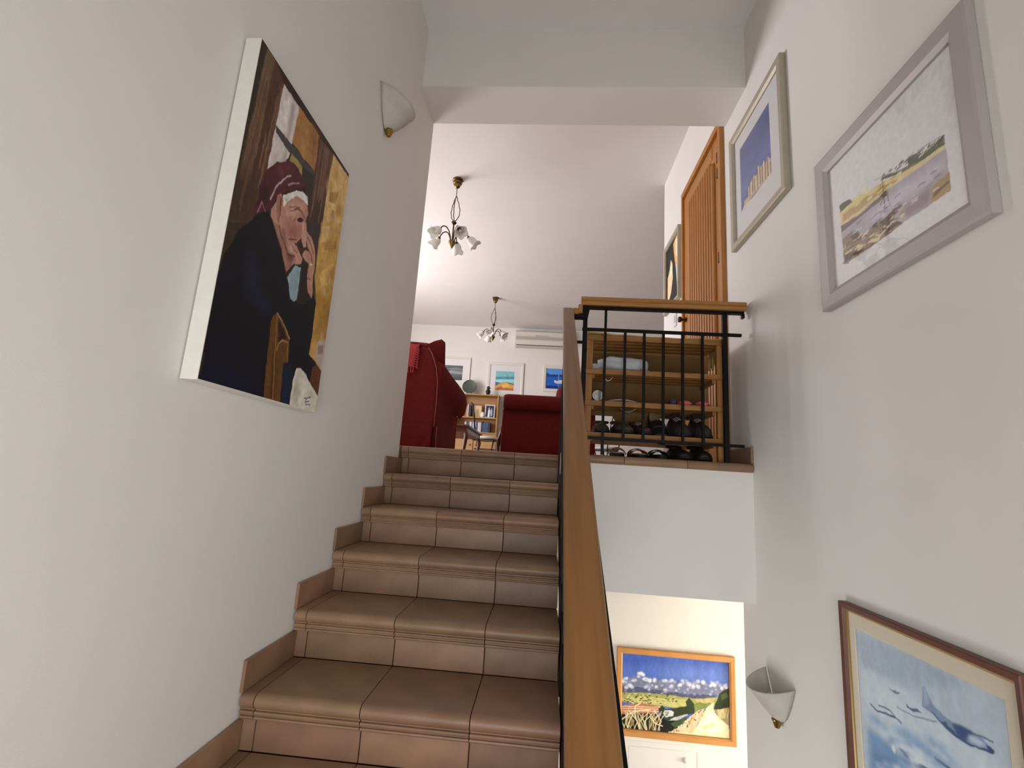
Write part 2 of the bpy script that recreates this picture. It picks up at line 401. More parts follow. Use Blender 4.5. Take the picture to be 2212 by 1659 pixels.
def riser_mesh(w, h):
    me = bpy.data.meshes.new('riser_tile'); bm = B(0, w, 0, .011, 0, h, .0015); bm.to_mesh(me); bm.free(); me.materials.append(TILE); return me
JX = [0.004, .051, .384, .717, SX]
TM = [tread_mesh(JX[i+1]-JX[i]-.003, D+.027) for i in range(4)]
RM = [riser_mesh(JX[i+1]-JX[i]-.003, Hh-.0645*ZS-.001) for i in range(4)]
SM = bpy.data.meshes.new('skirting_tile'); bm = B(0, .011, 0, D+.028, 0, .092, .0015); bm.to_mesh(bm_me := SM); bm.free(); SM.materials.append(TILE)
def piece(name, me, loc, parent):
    o = bpy.data.objects.new(name, me); COL.objects.link(o); o.location = loc; o.parent = parent
    return o
for k in range(10):
    y, z = -k*D, -k*Hh
    core = BM()
    prism(core, [(y+.043, z-Hh), (y+.043, z-.022), (y+D+.040, z-.022), (y+D+.040, z-Hh-.16), (y+.043, z-Hh-.33)], 'x', .001, SX-.004)
    c = obj('step', core, GROUT, stairs)
    for i in range(4):
        piece('tread_tile', TM[i], (JX[i]+.0015, y, z), c)
        piece('riser_tile', RM[i], (JX[i]+.0015, y+.031, z-Hh+.001), c)
    if k: piece('skirting_tile', SM, (.0005, y, z+.001), c)
# nosing tiles along the right-hand landing edge
LN = [(.030, 0), (.014, -.002), (.006, -.008), (.0015, -.016), (0, -.025), (.002, -.035), (.008, -.044), (.014, -.047), (.03, -.047)]
edge = thing('landing_edge', 'row of brown bullnose tiles along the landing edge above white wall', 'tile edging', (1.5, YL, -.05))
for x0, x1 in ((SX+.008, 1.330), (1.330, 1.665), (1.665, 2.008)):
    bm = BM(); prism(bm, [(YL+a, b) for a, b in LN], 'x', x0+.0015, x1-.0015)
    obj('nosing_tile', bm, TILE, edge, smooth=.7)
obj('skirting_tile', B(1.996, 2.009, YL+.005, -.03, .001, .088, .002), TILE, edge)
struct(obj('baseboard_landing', B(1.997, 2.009, 1.0, 1.64, .001, .085, .002), TILE))

# ------------------------------------------------------------------ railing of the flight
SL = Hh/D
def rail_c(y): return Vector((.993+(y+.34)*.0141, y, .82+SL*(y+.34)))
rl = thing('stair_railing', 'black steel stair railing with honey oak handrail climbing beside the steps', 'railing', (.98, -2.5, -1.7))
hp = [(-.030, 0), (-.033, -.006), (-.033, -.036), (-.028, -.042), (.028, -.042), (.033, -.036), (.033, -.006), (.030, 0), (.02, .003), (-.02, .003)]
def rail_ring(y): c = rail_c(y); return [(c.x+a*.92, c.y, c.z+b) for a, b in hp]
obj('handrail', loft(BM(), [rail_ring(-2.75), rail_ring(-1.5), rail_ring(-.335)]), OAK, rl)
def sbar(y0, y1, dz, hw, hh, dx=0):
    bm = BM(); rr = []
    for y in (y0, y1):
        c = rail_c(y); xx = .991+dx; rr.append([(xx-hw, y, c.z+dz-hh), (xx+hw, y, c.z+dz-hh), (xx+hw, y, c.z+dz+hh), (xx-hw, y, c.z+dz+hh)])
    return loft(bm, rr)
obj('rail_strip', sbar(-2.70, -.36, -.049, .014, .006, 0), STEEL, rl)
obj('top_bar', sbar(-2.5, -.36, -.195, .008, .009), STEEL, rl)
obj('bottom_bar', sbar(-2.5, -.36, -.935, .008, .009), STEEL, rl)
obj('stringer', sbar(-2.45, .02, -1.105, .004, .095, .0015), STEEL, rl)
for i in range(18):
    y = -.46-i*.115; zc = rail_c(y).z
    long = i % 6 == 3
    obj('baluster', B(.985, .997, y-.006, y+.006, zc-.935, zc-(.05 if long else .195)), STEEL, rl)
for k in (1, 4, 7):
    y = -k*D+.12; zc = rail_c(y).z
    obj('post', B(.981, 1.001, y-.011, y+.011, -k*Hh-.25, zc-.05), STEEL, rl)
    obj('bracket', B(.955, .983, y-.02, y+.02, -k*Hh-.09, -k*Hh-.075), STEEL, rl)
# railing across the landing
lr = thing('landing_railing', 'black steel balustrade with level oak handrail across the landing', 'railing', (1.5, YL+.03, 0))
YB = YL+.035
hp2 = [(-.032, .852), (-.036, .858), (-.036, .872), (-.031, .876), (-.036, .880), (-.036, .893), (-.03, .901), (.03, .901), (.036, .893), (.036, .858), (.032, .852)]
obj('handrail', loft(BM(), [[(x, YB-.01+a, b) for a, b in hp2] for x in (1.066, 1.992)]), OAKX, lr)
obj('handrail_drop', B(1.052, 1.076, YB-.045, YB+.02, .80, .853, .003), OAKX, lr)
obj('handrail_joint', B(1.022, 1.056, YB-.04, YB+.015, .795, .832, .003), OAKX, lr)
obj('joint_plate', B(1.024, 1.085, YB-.035, YB+.012, .775, .796, .002), STEEL, lr)
obj('corner_plate', prism(BM(), [(1.074, .776), (1.108, .776), (1.122, .850), (1.074, .850)], 'y', YB-.03, YB+.015), STEEL, lr)
obj('rail_strip', B(1.07, 1.985, YB-.022, YB+.008, .838, .853), STEEL, lr)
obj('end_bracket', B(1.975, 1.988, YB-.02, YB+.005, .815, .84), STEEL, lr)
obj('top_bar', B(1.080, 1.972, YB-.012, YB+.006, .708, .724), STEEL, lr)
obj('bottom_bar', B(1.085, 1.972, YB-.012, YB+.006, .084, .100), STEEL, lr)
for i, x in enumerate((1.213, 1.326, 1.434, 1.541, 1.648, 1.757)):
    obj('baluster', B(x-.007, x+.007, YB-.010, YB+.004, .095, .84 if i == 0 else .712), STEEL, lr)
obj('baluster', B(1.205, 1.221, YB-.010, YB+.006, .002, .090), STEEL, lr)
obj('post', B(1.868, 1.892, YB-.016, YB+.008, .001, .84), STEEL, lr)
obj('post', B(1.083, 1.108, YB-.016, YB+.008, -.001+.002, .78), STEEL, lr)
obj('clip', B(1.030, 1.084, YB-.008, YB+.004, .63, .645), STEEL, lr)
obj('clip', B(1.030, 1.040, YB-.012, YB+.006, .625, .655), STEEL, lr)

# ------------------------------------------------------------------ door on the right wall
dr = thing('door_1', 'varnished pine door with vertical reeding set in the right wall', 'door', (XR, .49, 0)); dr['kind'] = 'structure'
x = XR
obj('casing', B(x-.030, x+.16, .005, .055, 0, 2.335, .008, 2), DOORWOOD, dr)
obj('casing', B(x-.022, x+.16, .930, .962, 0, 2.335, .006, 2), DOORWOOD, dr)
obj('casing', B(x-.022, x+.16, .005, .962, 2.335, 2.385, .006, 2), DOORWOOD, dr)
obj('jamb', B(x-.004, x+.16, .055, .125, 0, 2.335, .004), DOORWOOD, dr)
leaf = obj('door_leaf', B(x+.004, x+.042, .125, .930, .005, 2.335, .003), DOORWOOD, dr)
obj('half_round_moulding', lathe(BM(), [(.001, .10), (.026, .105), (.026, 2.14), (.018, 2.155), (.001, 2.16)], (x+.006, .212, 0), 14), DOORWOOD, dr, smooth=.6)
for i in range(10):
    y = .275+i*.055; zt = 2.19
    obj('reed', lathe(BM(), [(.001, .14), (.020, .145), (.020, zt), (.001, zt+.01)], (x+.004, y, 0), 10), DOORWOOD, dr, smooth=.6)
obj('stile', B(x-.002, x+.01, .80, .928, .02, 2.32, .004), DOORWOOD, dr)
obj('top_rail', B(x-.002, x+.01, .24, .80, 2.215, 2.32, .004), DOORWOOD, dr)
for z in (2.10, 1.98, 1.35, .28):
    obj('hinge', B(x-.012, x+.004, .100, .126, z, z+.075, .003), DBRASS, dr)
kb = obj('knob', lathe(BM(), [(.001, 0), (.020, .002), (.022, .006), (.010, .012), (.009, .03), (.020, .038), (.026, .050), (.022, .062), (.001, .066)], (x-.002, .895, 1.21), 16, Matrix.Rotation(-math.pi/2, 3, 'Y')), DBRASS, dr, smooth=.8)
sw = thing('light_switch', 'small white light switch plate on the wall beside the pine door', 'light switch', (XR, 1.21, 1.28))
obj('plate', B(XR-.010, XR-.001, 1.17, 1.25, 1.255, 1.385, .003), mat('switch_plastic', (222, 222, 220), .4), sw)
obj('rocker', B(XR-.014, XR-.009, 1.19, 1.23, 1.29, 1.35, .002), mat('switch_plastic_grey', (200, 200, 200), .4), sw)

# ------------------------------------------------------------------ what the pictures show, as shapes in canvas fractions
ART_PORTRAIT = [
 ('p', (44, 36, 28), [-0.003, 1.007, 1.024, 0.998, 1.032, -0.019, -0.041, -0.002]),
 ('p', (104, 80, 60), [0.042, 1.004, 0.112, 1.0, 0.107, 0.964, 0.1, 0.685, 0.086, 0.427, -0.008, 0.395, 0.01, 0.604, 0.032, 0.84]),
 ('p', (84, 54, 38), [0.112, 1.0, 0.201, 0.991, 0.207, 0.924, 0.191, 0.8, 0.19, 0.665, 0.147, 0.449, 0.071, 0.422, 0.1, 0.685, 0.107, 0.964]),
 ('s', (58, 42, 30), 0.05, [0.0, 0.585, 0.177, 0.647, 0.173, 0.519, 0.131, 0.443, -0.008, 0.395]),
 ('p', (52, 42, 30), [-0.018, 0.418, 0.122, 0.467, 0.021, 0.326, -0.016, 0.255, -0.019, 0.331]),
 ('p', (48, 32, 28), [0.11, 1.005, 1.0, 0.987, 0.985, 0.955, 0.755, 0.968, 0.583, 0.968, 0.358, 0.966, 0.199, 0.967]),
 ('p', (196, 188, 182), [0.203, 0.969, 0.357, 0.97, 0.347, 0.828, 0.337, 0.77, 0.29, 0.731, 0.19, 0.665, 0.194, 0.818]),
 ('s', (164, 156, 152), 0.01, [0.288, 0.952, 0.321, 0.951, 0.319, 0.754, 0.292, 0.74]),
 ('s', (210, 204, 200), 0.012, [0.224, 0.951, 0.277, 0.95, 0.253, 0.813, 0.206, 0.815]),
 ('p', (160, 116, 66), [0.357, 0.97, 0.588, 0.975, 0.59, 0.828, 0.345, 0.831]),
 ('s', (140, 96, 52), 0.02, [0.501, 0.97, 0.588, 0.975, 0.59, 0.828, 0.525, 0.828]),
 ('p', (64, 62, 64), [0.194, 0.819, 0.25, 0.82, 0.587, 0.834, 0.59, 0.811, 0.485, 0.796, 0.314, 0.792, 0.204, 0.797]),
 ('p', (150, 130, 72), [0.355, 0.797, 0.47, 0.799, 0.478, 0.765, 0.404, 0.773, 0.352, 0.764]),
 ('p', (46, 40, 36), [0.47, 0.799, 0.596, 0.816, 0.614, 0.608, 0.543, 0.584, 0.553, 0.708, 0.475, 0.759]),
 ('p', (92, 62, 48), [0.582, 0.972, 0.765, 0.984, 0.759, 0.788, 0.757, 0.657, 0.601, 0.604, 0.598, 0.826]),
 ('s', (120, 88, 72), 0.01, [0.655, 0.967, 0.694, 0.973, 0.697, 0.764, 0.652, 0.746]),
 ('s', (56, 44, 36), 0.03, [0.59, 0.722, 0.765, 0.791, 0.763, 0.661, 0.59, 0.6]),
 ('p', (56, 46, 40), [0.528, 0.613, 0.762, 0.697, 0.75, 0.571, 0.752, 0.489, 0.734, 0.541, 0.606, 0.595]),
 ('p', (198, 164, 104), [0.765, 0.984, 1.0, 0.987, 1.013, 0.861, 1.019, 0.748, 0.757, 0.657, 0.759, 0.788]),
 ('s', (186, 146, 78), 0.004, [0.747, 0.692, 1.011, 0.786, 1.023, 0.155, 0.898, 0.181, 0.818, 0.191, 0.809, 0.418, 0.76, 0.482]),
 ('s', (164, 122, 52), 0.03, [0.814, 0.439, 1.008, 0.488, 1.018, 0.287, 0.823, 0.257]),
 ('p', (204, 170, 110), [0.76, 0.682, 0.861, 0.717, 0.857, 0.654, 0.768, 0.616]),
 ('p', (206, 168, 92), [0.814, 0.506, 0.956, 0.593, 0.963, 0.507, 0.851, 0.462]),
 ('p', (158, 120, 60), [0.788, 0.831, 0.904, 0.883, 0.883, 0.816, 0.804, 0.797]),
 ('p', (160, 122, 62), [0.846, 0.781, 0.896, 0.789, 0.898, 0.748, 0.843, 0.754]),
 ('p', (152, 112, 54), [0.815, 0.636, 0.964, 0.689, 0.964, 0.652, 0.83, 0.605]),
 ('l', (50, 36, 26), 0.006, [0.131, 0.895, 0.104, 0.537]),
 ('l', (116, 88, 66), 0.006, [0.047, 0.914, 0.016, 0.603]),
 ('l', (70, 44, 30), 0.006, [0.135, 0.883, 0.104, 0.489]),
 ('l', (98, 64, 44), 0.006, [0.094, 0.884, 0.058, 0.484]),
 ('l', (70, 44, 30), 0.006, [0.12, 0.907, 0.096, 0.588]),
 ('l', (116, 88, 66), 0.006, [0.149, 0.919, 0.13, 0.649]),
 ('l', (116, 88, 66), 0.006, [0.177, 0.895, 0.154, 0.545]),
 ('l', (50, 36, 26), 0.006, [0.156, 0.943, 0.143, 0.762]),
 ('l', (70, 44, 30), 0.006, [0.135, 0.94, 0.118, 0.739]),
 ('l', (116, 88, 66), 0.006, [0.19, 0.947, 0.18, 0.788]),
 ('l', (116, 88, 66), 0.006, [0.186, 0.936, 0.173, 0.735]),
 ('l', (50, 36, 26), 0.006, [0.081, 0.877, 0.042, 0.45]),
 ('l', (116, 88, 66), 0.006, [0.172, 0.904, 0.151, 0.586]),
 ('l', (98, 64, 44), 0.006, [0.182, 0.9, 0.16, 0.569]),
 ('l', (116, 88, 66), 0.006, [0.086, 0.922, 0.062, 0.649]),
 ('l', (60, 40, 28), 0.006, [0.182, 0.929, 0.169, 0.703]),
 ('l', (70, 44, 30), 0.006, [0.084, 0.904, 0.055, 0.567]),
 ('l', (70, 44, 30), 0.006, [0.128, 0.897, 0.1, 0.547]),
 ('l', (98, 64, 44), 0.006, [0.084, 0.888, 0.05, 0.497]),
 ('l', (98, 64, 44), 0.006, [0.146, 0.935, 0.13, 0.722]),
 ('l', (70, 44, 30), 0.006, [0.147, 0.944, 0.135, 0.765]),
 ('l', (98, 64, 44), 0.006, [0.183, 0.923, 0.169, 0.674]),
 ('l', (60, 40, 28), 0.006, [0.042, 0.889, 0.005, 0.493]),
 ('l', (98, 64, 44), 0.006, [0.094, 0.887, 0.06, 0.493]),
 ('l', (116, 88, 66), 0.006, [0.052, 0.936, 0.029, 0.706]),
 ('l', (98, 64, 44), 0.006, [0.062, 0.93, 0.037, 0.684]),
 ('l', (78, 52, 40), 0.006, [0.645, 0.97, 0.65, 0.732]),
 ('l', (78, 52, 40), 0.006, [0.63, 0.969, 0.637, 0.71]),
 ('l', (118, 84, 66), 0.006, [0.71, 0.974, 0.715, 0.676]),
 ('l', (66, 44, 36), 0.006, [0.598, 0.967, 0.606, 0.616]),
 ('l', (118, 84, 66), 0.006, [0.624, 0.969, 0.63, 0.699]),
 ('l', (78, 52, 40), 0.006, [0.737, 0.975, 0.741, 0.758]),
 ('l', (118, 84, 66), 0.006, [0.676, 0.972, 0.681, 0.746]),
 ('l', (78, 52, 40), 0.006, [0.639, 0.97, 0.647, 0.654]),
 ('l', (118, 84, 66), 0.006, [0.614, 0.968, 0.622, 0.666]),
 ('l', (78, 52, 40), 0.006, [0.616, 0.968, 0.621, 0.779]),
 ('l', (66, 44, 36), 0.006, [0.674, 0.972, 0.679, 0.731]),
 ('l', (118, 84, 66), 0.006, [0.708, 0.974, 0.712, 0.749]),
 ('s', (206, 176, 118), 0.02, [0.799, 0.635, 0.83, 0.665, 0.872, 0.656, 0.844, 0.628]),
 ('s', (146, 106, 48), 0.02, [0.891, 0.395, 0.924, 0.421, 0.968, 0.41, 0.94, 0.383]),
 ('s', (206, 176, 118), 0.02, [0.992, 0.302, 1.028, 0.328, 1.073, 0.315, 1.044, 0.289]),
 ('s', (212, 182, 124), 0.02, [0.737, 0.837, 0.767, 0.871, 0.809, 0.865, 0.783, 0.833]),
 ('s', (158, 116, 52), 0.02, [0.901, 0.801, 0.937, 0.835, 0.982, 0.828, 0.953, 0.796]),
 ('s', (172, 132, 64), 0.02, [0.961, 0.276, 0.995, 0.302, 1.041, 0.288, 1.011, 0.264]),
 ('s', (158, 116, 52), 0.02, [0.851, 0.633, 0.883, 0.665, 0.927, 0.655, 0.898, 0.626]),
 ('s', (158, 116, 52), 0.02, [0.796, 0.908, 0.828, 0.943, 0.87, 0.938, 0.843, 0.905]),
 ('s', (206, 176, 118), 0.02, [0.872, 0.524, 0.904, 0.553, 0.948, 0.543, 0.921, 0.515]),
 ('s', (146, 106, 48), 0.02, [0.874, 0.63, 0.906, 0.662, 0.95, 0.652, 0.922, 0.623]),
 ('s', (146, 106, 48), 0.02, [0.88, 0.737, 0.914, 0.771, 0.958, 0.764, 0.93, 0.732]),
 ('s', (172, 132, 64), 0.02, [0.883, 0.498, 0.916, 0.527, 0.959, 0.516, 0.93, 0.489]),
 ('s', (172, 132, 64), 0.02, [0.995, 0.392, 1.031, 0.42, 1.078, 0.408, 1.047, 0.38]),
 ('s', (206, 176, 118), 0.02, [0.921, 0.283, 0.955, 0.309, 0.998, 0.296, 0.969, 0.271]),
 ('s', (172, 132, 64), 0.02, [0.838, 0.633, 0.872, 0.665, 0.914, 0.655, 0.887, 0.626]),
 ('s', (172, 132, 64), 0.02, [0.882, 0.656, 0.914, 0.688, 0.959, 0.679, 0.93, 0.649]),
 ('s', (212, 182, 124), 0.02, [0.872, 0.745, 0.906, 0.779, 0.95, 0.772, 0.922, 0.74]),
 ('s', (212, 182, 124), 0.02, [0.891, 0.752, 0.927, 0.785, 0.971, 0.778, 0.942, 0.745]),
 ('s', (146, 106, 48), 0.02, [0.964, 0.276, 0.998, 0.303, 1.044, 0.289, 1.015, 0.264]),
 ('s', (212, 182, 124), 0.02, [0.947, 0.27, 0.981, 0.297, 1.026, 0.282, 0.997, 0.258]),
 ('s', (212, 182, 124), 0.02, [0.849, 0.79, 0.883, 0.824, 0.927, 0.818, 0.898, 0.785]),
 ('s', (212, 182, 124), 0.02, [0.815, 0.867, 0.848, 0.902, 0.89, 0.897, 0.862, 0.864]),
 ('s', (172, 132, 64), 0.02, [0.883, 0.786, 0.917, 0.821, 0.963, 0.814, 0.934, 0.782]),
 ('s', (212, 182, 124), 0.02, [0.869, 0.451, 0.901, 0.479, 0.943, 0.468, 0.916, 0.441]),
 ('s', (158, 116, 52), 0.02, [0.927, 0.542, 0.963, 0.572, 1.006, 0.561, 0.977, 0.533]),
 ('s', (158, 116, 52), 0.02, [0.89, 0.526, 0.924, 0.555, 0.968, 0.545, 0.938, 0.517]),
 ('s', (158, 116, 52), 0.02, [0.744, 0.843, 0.775, 0.876, 0.815, 0.87, 0.789, 0.838]),
 ('s', (172, 132, 64), 0.02, [0.853, 0.631, 0.885, 0.663, 0.929, 0.653, 0.901, 0.624]),
 ('s', (158, 116, 52), 0.02, [0.857, 0.714, 0.89, 0.746, 0.934, 0.739, 0.906, 0.709]),
 ('s', (172, 132, 64), 0.02, [0.891, 0.458, 0.925, 0.487, 0.969, 0.476, 0.94, 0.449]),
 ('s', (146, 106, 48), 0.02, [0.963, 0.368, 0.997, 0.396, 1.042, 0.383, 1.013, 0.357]),
 ('s', (206, 176, 118), 0.02, [0.859, 0.72, 0.893, 0.753, 0.937, 0.745, 0.908, 0.714]),
 ('s', (172, 132, 64), 0.02, [0.895, 0.798, 0.929, 0.831, 0.974, 0.825, 0.945, 0.792]),
 ('s', (146, 106, 48), 0.02, [0.95, 0.287, 0.984, 0.314, 1.028, 0.3, 0.998, 0.275]),
 ('p', (11, 12, 20), [0.24, 0.55, 0.177, 0.512, 0.115, 0.459, 0.071, 0.422, 0.041, 0.374, 0.016, 0.338, -0.003, 0.258, -0.015, 0.163, -0.036, 0.063, -0.032, 0.003, 0.699, -0.006, 0.715, 0.127, 0.878, 0.108, 1.013, 0.152, 0.906, 0.182, 0.82, 0.196, 0.831, 0.258, 0.817, 0.392, 0.762, 0.42, 0.728, 0.398, 0.603, 0.484, 0.619, 0.407, 0.606, 0.347, 0.558, 0.344, 0.485, 0.406, 0.386, 0.469, 0.297, 0.531]),
 ('s', (20, 27, 48), 0.03, [0.178, 0.381, 0.222, 0.387, 0.258, 0.328, 0.274, 0.248, 0.199, 0.268, 0.165, 0.325]),
 ('s', (22, 38, 62), 0.03, [0.293, 0.291, 0.366, 0.292, 0.381, 0.257, 0.332, 0.249]),
 ('s', (15, 18, 40), 0.03, [0.005, 0.048, 0.157, 0.047, 0.391, 0.028, 0.433, 0.0, 0.267, 0.006, 0.029, 0.008]),
 ('s', (15, 18, 34), 0.02, [0.045, 0.306, 0.086, 0.31, 0.084, 0.254, 0.053, 0.253]),
 ('s', (20, 30, 52), 0.015, [0.587, 0.129, 0.652, 0.139, 0.69, 0.081, 0.69, -0.004, 0.611, -0.003]),
 ('p', (38, 34, 30), [-0.021, 0.069, 0.01, 0.071, 0.016, 0.014, -0.028, 0.008]),
 ('p', (74, 30, 38), [0.185, 0.656, 0.25, 0.716, 0.332, 0.756, 0.386, 0.773, 0.438, 0.775, 0.498, 0.758, 0.548, 0.733, 0.449, 0.698, 0.348, 0.646, 0.295, 0.617, 0.269, 0.561, 0.237, 0.555, 0.17, 0.509, 0.141, 0.499, 0.157, 0.553, 0.154, 0.594]),
 ('s', (52, 20, 28), 0.015, [0.164, 0.604, 0.243, 0.628, 0.235, 0.575, 0.165, 0.519, 0.157, 0.553]),
 ('s', (94, 44, 50), 0.02, [0.254, 0.707, 0.344, 0.749, 0.402, 0.76, 0.35, 0.717, 0.269, 0.673]),
 ('p', (46, 20, 26), [0.331, 0.646, 0.525, 0.742, 0.545, 0.733, 0.449, 0.698, 0.348, 0.646]),
 ('l', (176, 150, 148), 0.008, [0.251, 0.59, 0.277, 0.639, 0.321, 0.688, 0.381, 0.727]),
 ('l', (160, 130, 130), 0.007, [0.371, 0.688, 0.407, 0.709, 0.462, 0.733]),
 ('l', (128, 90, 110), 0.009, [0.178, 0.521, 0.191, 0.557]),
 ('l', (128, 90, 110), 0.007, [0.191, 0.557, 0.227, 0.543]),
 ('p', (172, 128, 110), [0.357, 0.609, 0.399, 0.648, 0.457, 0.682, 0.527, 0.698, 0.582, 0.689, 0.596, 0.668, 0.58, 0.635, 0.614, 0.585, 0.624, 0.55, 0.598, 0.543, 0.566, 0.57, 0.52, 0.535, 0.574, 0.512, 0.598, 0.506, 0.6, 0.481, 0.556, 0.467, 0.511, 0.445, 0.48, 0.413, 0.441, 0.441, 0.376, 0.491, 0.344, 0.51, 0.31, 0.531, 0.274, 0.542, 0.264, 0.559, 0.295, 0.598, 0.3, 0.624, 0.323, 0.638, 0.34, 0.634]),
 ('p', (150, 106, 90), [0.29, 0.539, 0.353, 0.541, 0.434, 0.494, 0.522, 0.481, 0.511, 0.445, 0.48, 0.413, 0.441, 0.441, 0.376, 0.491]),
 ('s', (104, 68, 56), 0.012, [0.438, 0.467, 0.519, 0.486, 0.541, 0.476, 0.476, 0.46]),
 ('p', (210, 206, 200), [0.342, 0.64, 0.397, 0.672, 0.449, 0.698, 0.506, 0.719, 0.561, 0.722, 0.58, 0.695, 0.527, 0.695, 0.455, 0.683, 0.4, 0.647, 0.358, 0.608]),
 ('p', (170, 168, 166), [0.358, 0.641, 0.392, 0.645, 0.373, 0.629]),
 ('p', (146, 100, 80), [0.313, 0.631, 0.339, 0.634, 0.344, 0.598, 0.35, 0.571, 0.348, 0.543, 0.326, 0.552, 0.305, 0.584, 0.298, 0.615]),
 ('l', (92, 58, 46), 0.01, [0.329, 0.624, 0.334, 0.594, 0.344, 0.574]),
 ('l', (92, 58, 48), 0.01, [0.358, 0.539, 0.382, 0.514, 0.434, 0.494, 0.46, 0.474, 0.528, 0.487]),
 ('s', (190, 150, 130), 0.015, [0.397, 0.634, 0.498, 0.677, 0.538, 0.673, 0.467, 0.62, 0.392, 0.586]),
 ('s', (152, 96, 84), 0.02, [0.415, 0.575, 0.496, 0.597, 0.549, 0.606, 0.554, 0.575, 0.501, 0.547, 0.428, 0.545]),
 ('p', (42, 28, 26), [0.498, 0.615, 0.519, 0.631, 0.562, 0.633, 0.545, 0.618, 0.511, 0.608]),
 ('l', (110, 72, 60), 0.01, [0.459, 0.636, 0.489, 0.652, 0.527, 0.654, 0.571, 0.644]),
 ('l', (120, 80, 68), 0.006, [0.481, 0.608, 0.462, 0.591]),
 ('p', (190, 148, 130), [0.549, 0.616, 0.585, 0.633, 0.622, 0.578, 0.622, 0.55, 0.596, 0.546, 0.569, 0.56]),
 ('l', (110, 66, 58), 0.008, [0.455, 0.526, 0.485, 0.54, 0.519, 0.548]),
 ('l', (84, 48, 42), 0.01, [0.507, 0.533, 0.551, 0.529, 0.595, 0.531]),
 ('p', (180, 134, 116), [0.512, 0.5, 0.574, 0.512, 0.598, 0.506, 0.6, 0.483, 0.562, 0.473]),
 ('p', (134, 156, 166), [0.541, 0.459, 0.605, 0.469, 0.614, 0.352, 0.587, 0.34, 0.551, 0.346, 0.491, 0.405]),
 ('l', (36, 28, 28), 0.012, [0.476, 0.41, 0.504, 0.44, 0.54, 0.461]),
 ('p', (40, 32, 28), [0.605, 0.478, 0.653, 0.513, 0.669, 0.457, 0.697, 0.421, 0.762, 0.394, 0.686, 0.356, 0.614, 0.342]),
 ('p', (176, 132, 114), [0.605, 0.605, 0.665, 0.602, 0.712, 0.583, 0.733, 0.548, 0.744, 0.506, 0.75, 0.456, 0.763, 0.425, 0.763, 0.397, 0.715, 0.406, 0.694, 0.427, 0.679, 0.46, 0.674, 0.502, 0.603, 0.511, 0.598, 0.519, 0.621, 0.539, 0.66, 0.545, 0.627, 0.57]),
 ('l', (98, 60, 50), 0.007, [0.627, 0.59, 0.677, 0.575, 0.708, 0.554]),
 ('l', (98, 60, 50), 0.007, [0.632, 0.557, 0.692, 0.542, 0.713, 0.52]),
 ('l', (120, 80, 68), 0.008, [0.69, 0.456, 0.723, 0.455]),
 ('p', (204, 190, 160), [0.687, 0.509, 0.71, 0.516, 0.713, 0.509, 0.69, 0.502]),
 ('s', (196, 156, 136), 0.008, [0.467, 0.501, 0.504, 0.519, 0.52, 0.502, 0.481, 0.487]),
 ('s', (130, 84, 72), 0.01, [0.37, 0.534, 0.397, 0.538, 0.447, 0.504, 0.425, 0.497]),
 ('s', (140, 92, 78), 0.01, [0.512, 0.643, 0.566, 0.656, 0.579, 0.64, 0.546, 0.635]),
 ('l', (126, 84, 70), 0.005, [0.41, 0.624, 0.454, 0.645, 0.504, 0.66]),
 ('l', (126, 84, 70), 0.005, [0.423, 0.616, 0.46, 0.633]),
 ('l', (122, 80, 68), 0.005, [0.467, 0.558, 0.498, 0.553, 0.496, 0.536]),
 ('l', (110, 70, 60), 0.006, [0.496, 0.516, 0.511, 0.505, 0.538, 0.505]),
 ('p', (92, 60, 24), [0.413, 0.228, 0.426, 0.255, 0.452, 0.272, 0.491, 0.261, 0.6, 0.215, 0.626, 0.138, 0.583, 0.13, 0.59, 0.088, 0.606, -0.002, 0.454, -0.003, 0.429, 0.125]),
 ('p', (42, 24, 12), [0.476, 0.254, 0.579, 0.214, 0.532, 0.198, 0.504, 0.177]),
 ('s', (68, 40, 16), 0.01, [0.464, 0.17, 0.496, 0.176, 0.549, 0.006, 0.504, 0.006]),
 ('l', (170, 130, 84), 0.007, [0.454, 0.271, 0.506, 0.256, 0.6, 0.215]),
 ('l', (160, 120, 70), 0.007, [0.504, 0.161, 0.509, 0.182, 0.541, 0.201, 0.59, 0.202]),
 ('l', (128, 88, 40), 0.01, [0.459, 0.258, 0.485, 0.174, 0.533, 0.005]),
 ('l', (140, 100, 50), 0.007, [0.592, 0.2, 0.608, 0.138]),
 ('p', (92, 52, 30), [0.887, 0.157, 0.922, 0.173, 1.015, 0.149, 1.01, 0.064, 0.882, 0.104]),
 ('p', (178, 160, 146), [0.898, 0.268, 1.002, 0.27, 1.015, 0.162, 0.903, 0.188]),
 ('p', (140, 120, 108), [0.912, 0.249, 0.982, 0.257, 0.982, 0.223, 0.922, 0.213]),
 ('p', (206, 200, 184), [0.715, 0.128, 0.759, 0.136, 0.814, 0.123, 0.883, 0.1, 1.005, 0.062, 1.008, -0.011, 0.702, -0.006, 0.697, 0.081]),
 ('s', (182, 176, 158), 0.012, [0.72, 0.088, 0.749, 0.113, 0.793, 0.049, 0.747, 0.001, 0.715, -0.002]),
 ('l', (84, 80, 76), 0.006, [0.848, 0.035, 0.875, 0.04, 0.914, 0.051]),
 ('l', (84, 80, 76), 0.006, [0.875, 0.04, 0.861, 0.022, 0.9, 0.033]),
 ('l', (110, 106, 100), 0.006, [0.87, 0.017, 0.921, 0.02]),
]
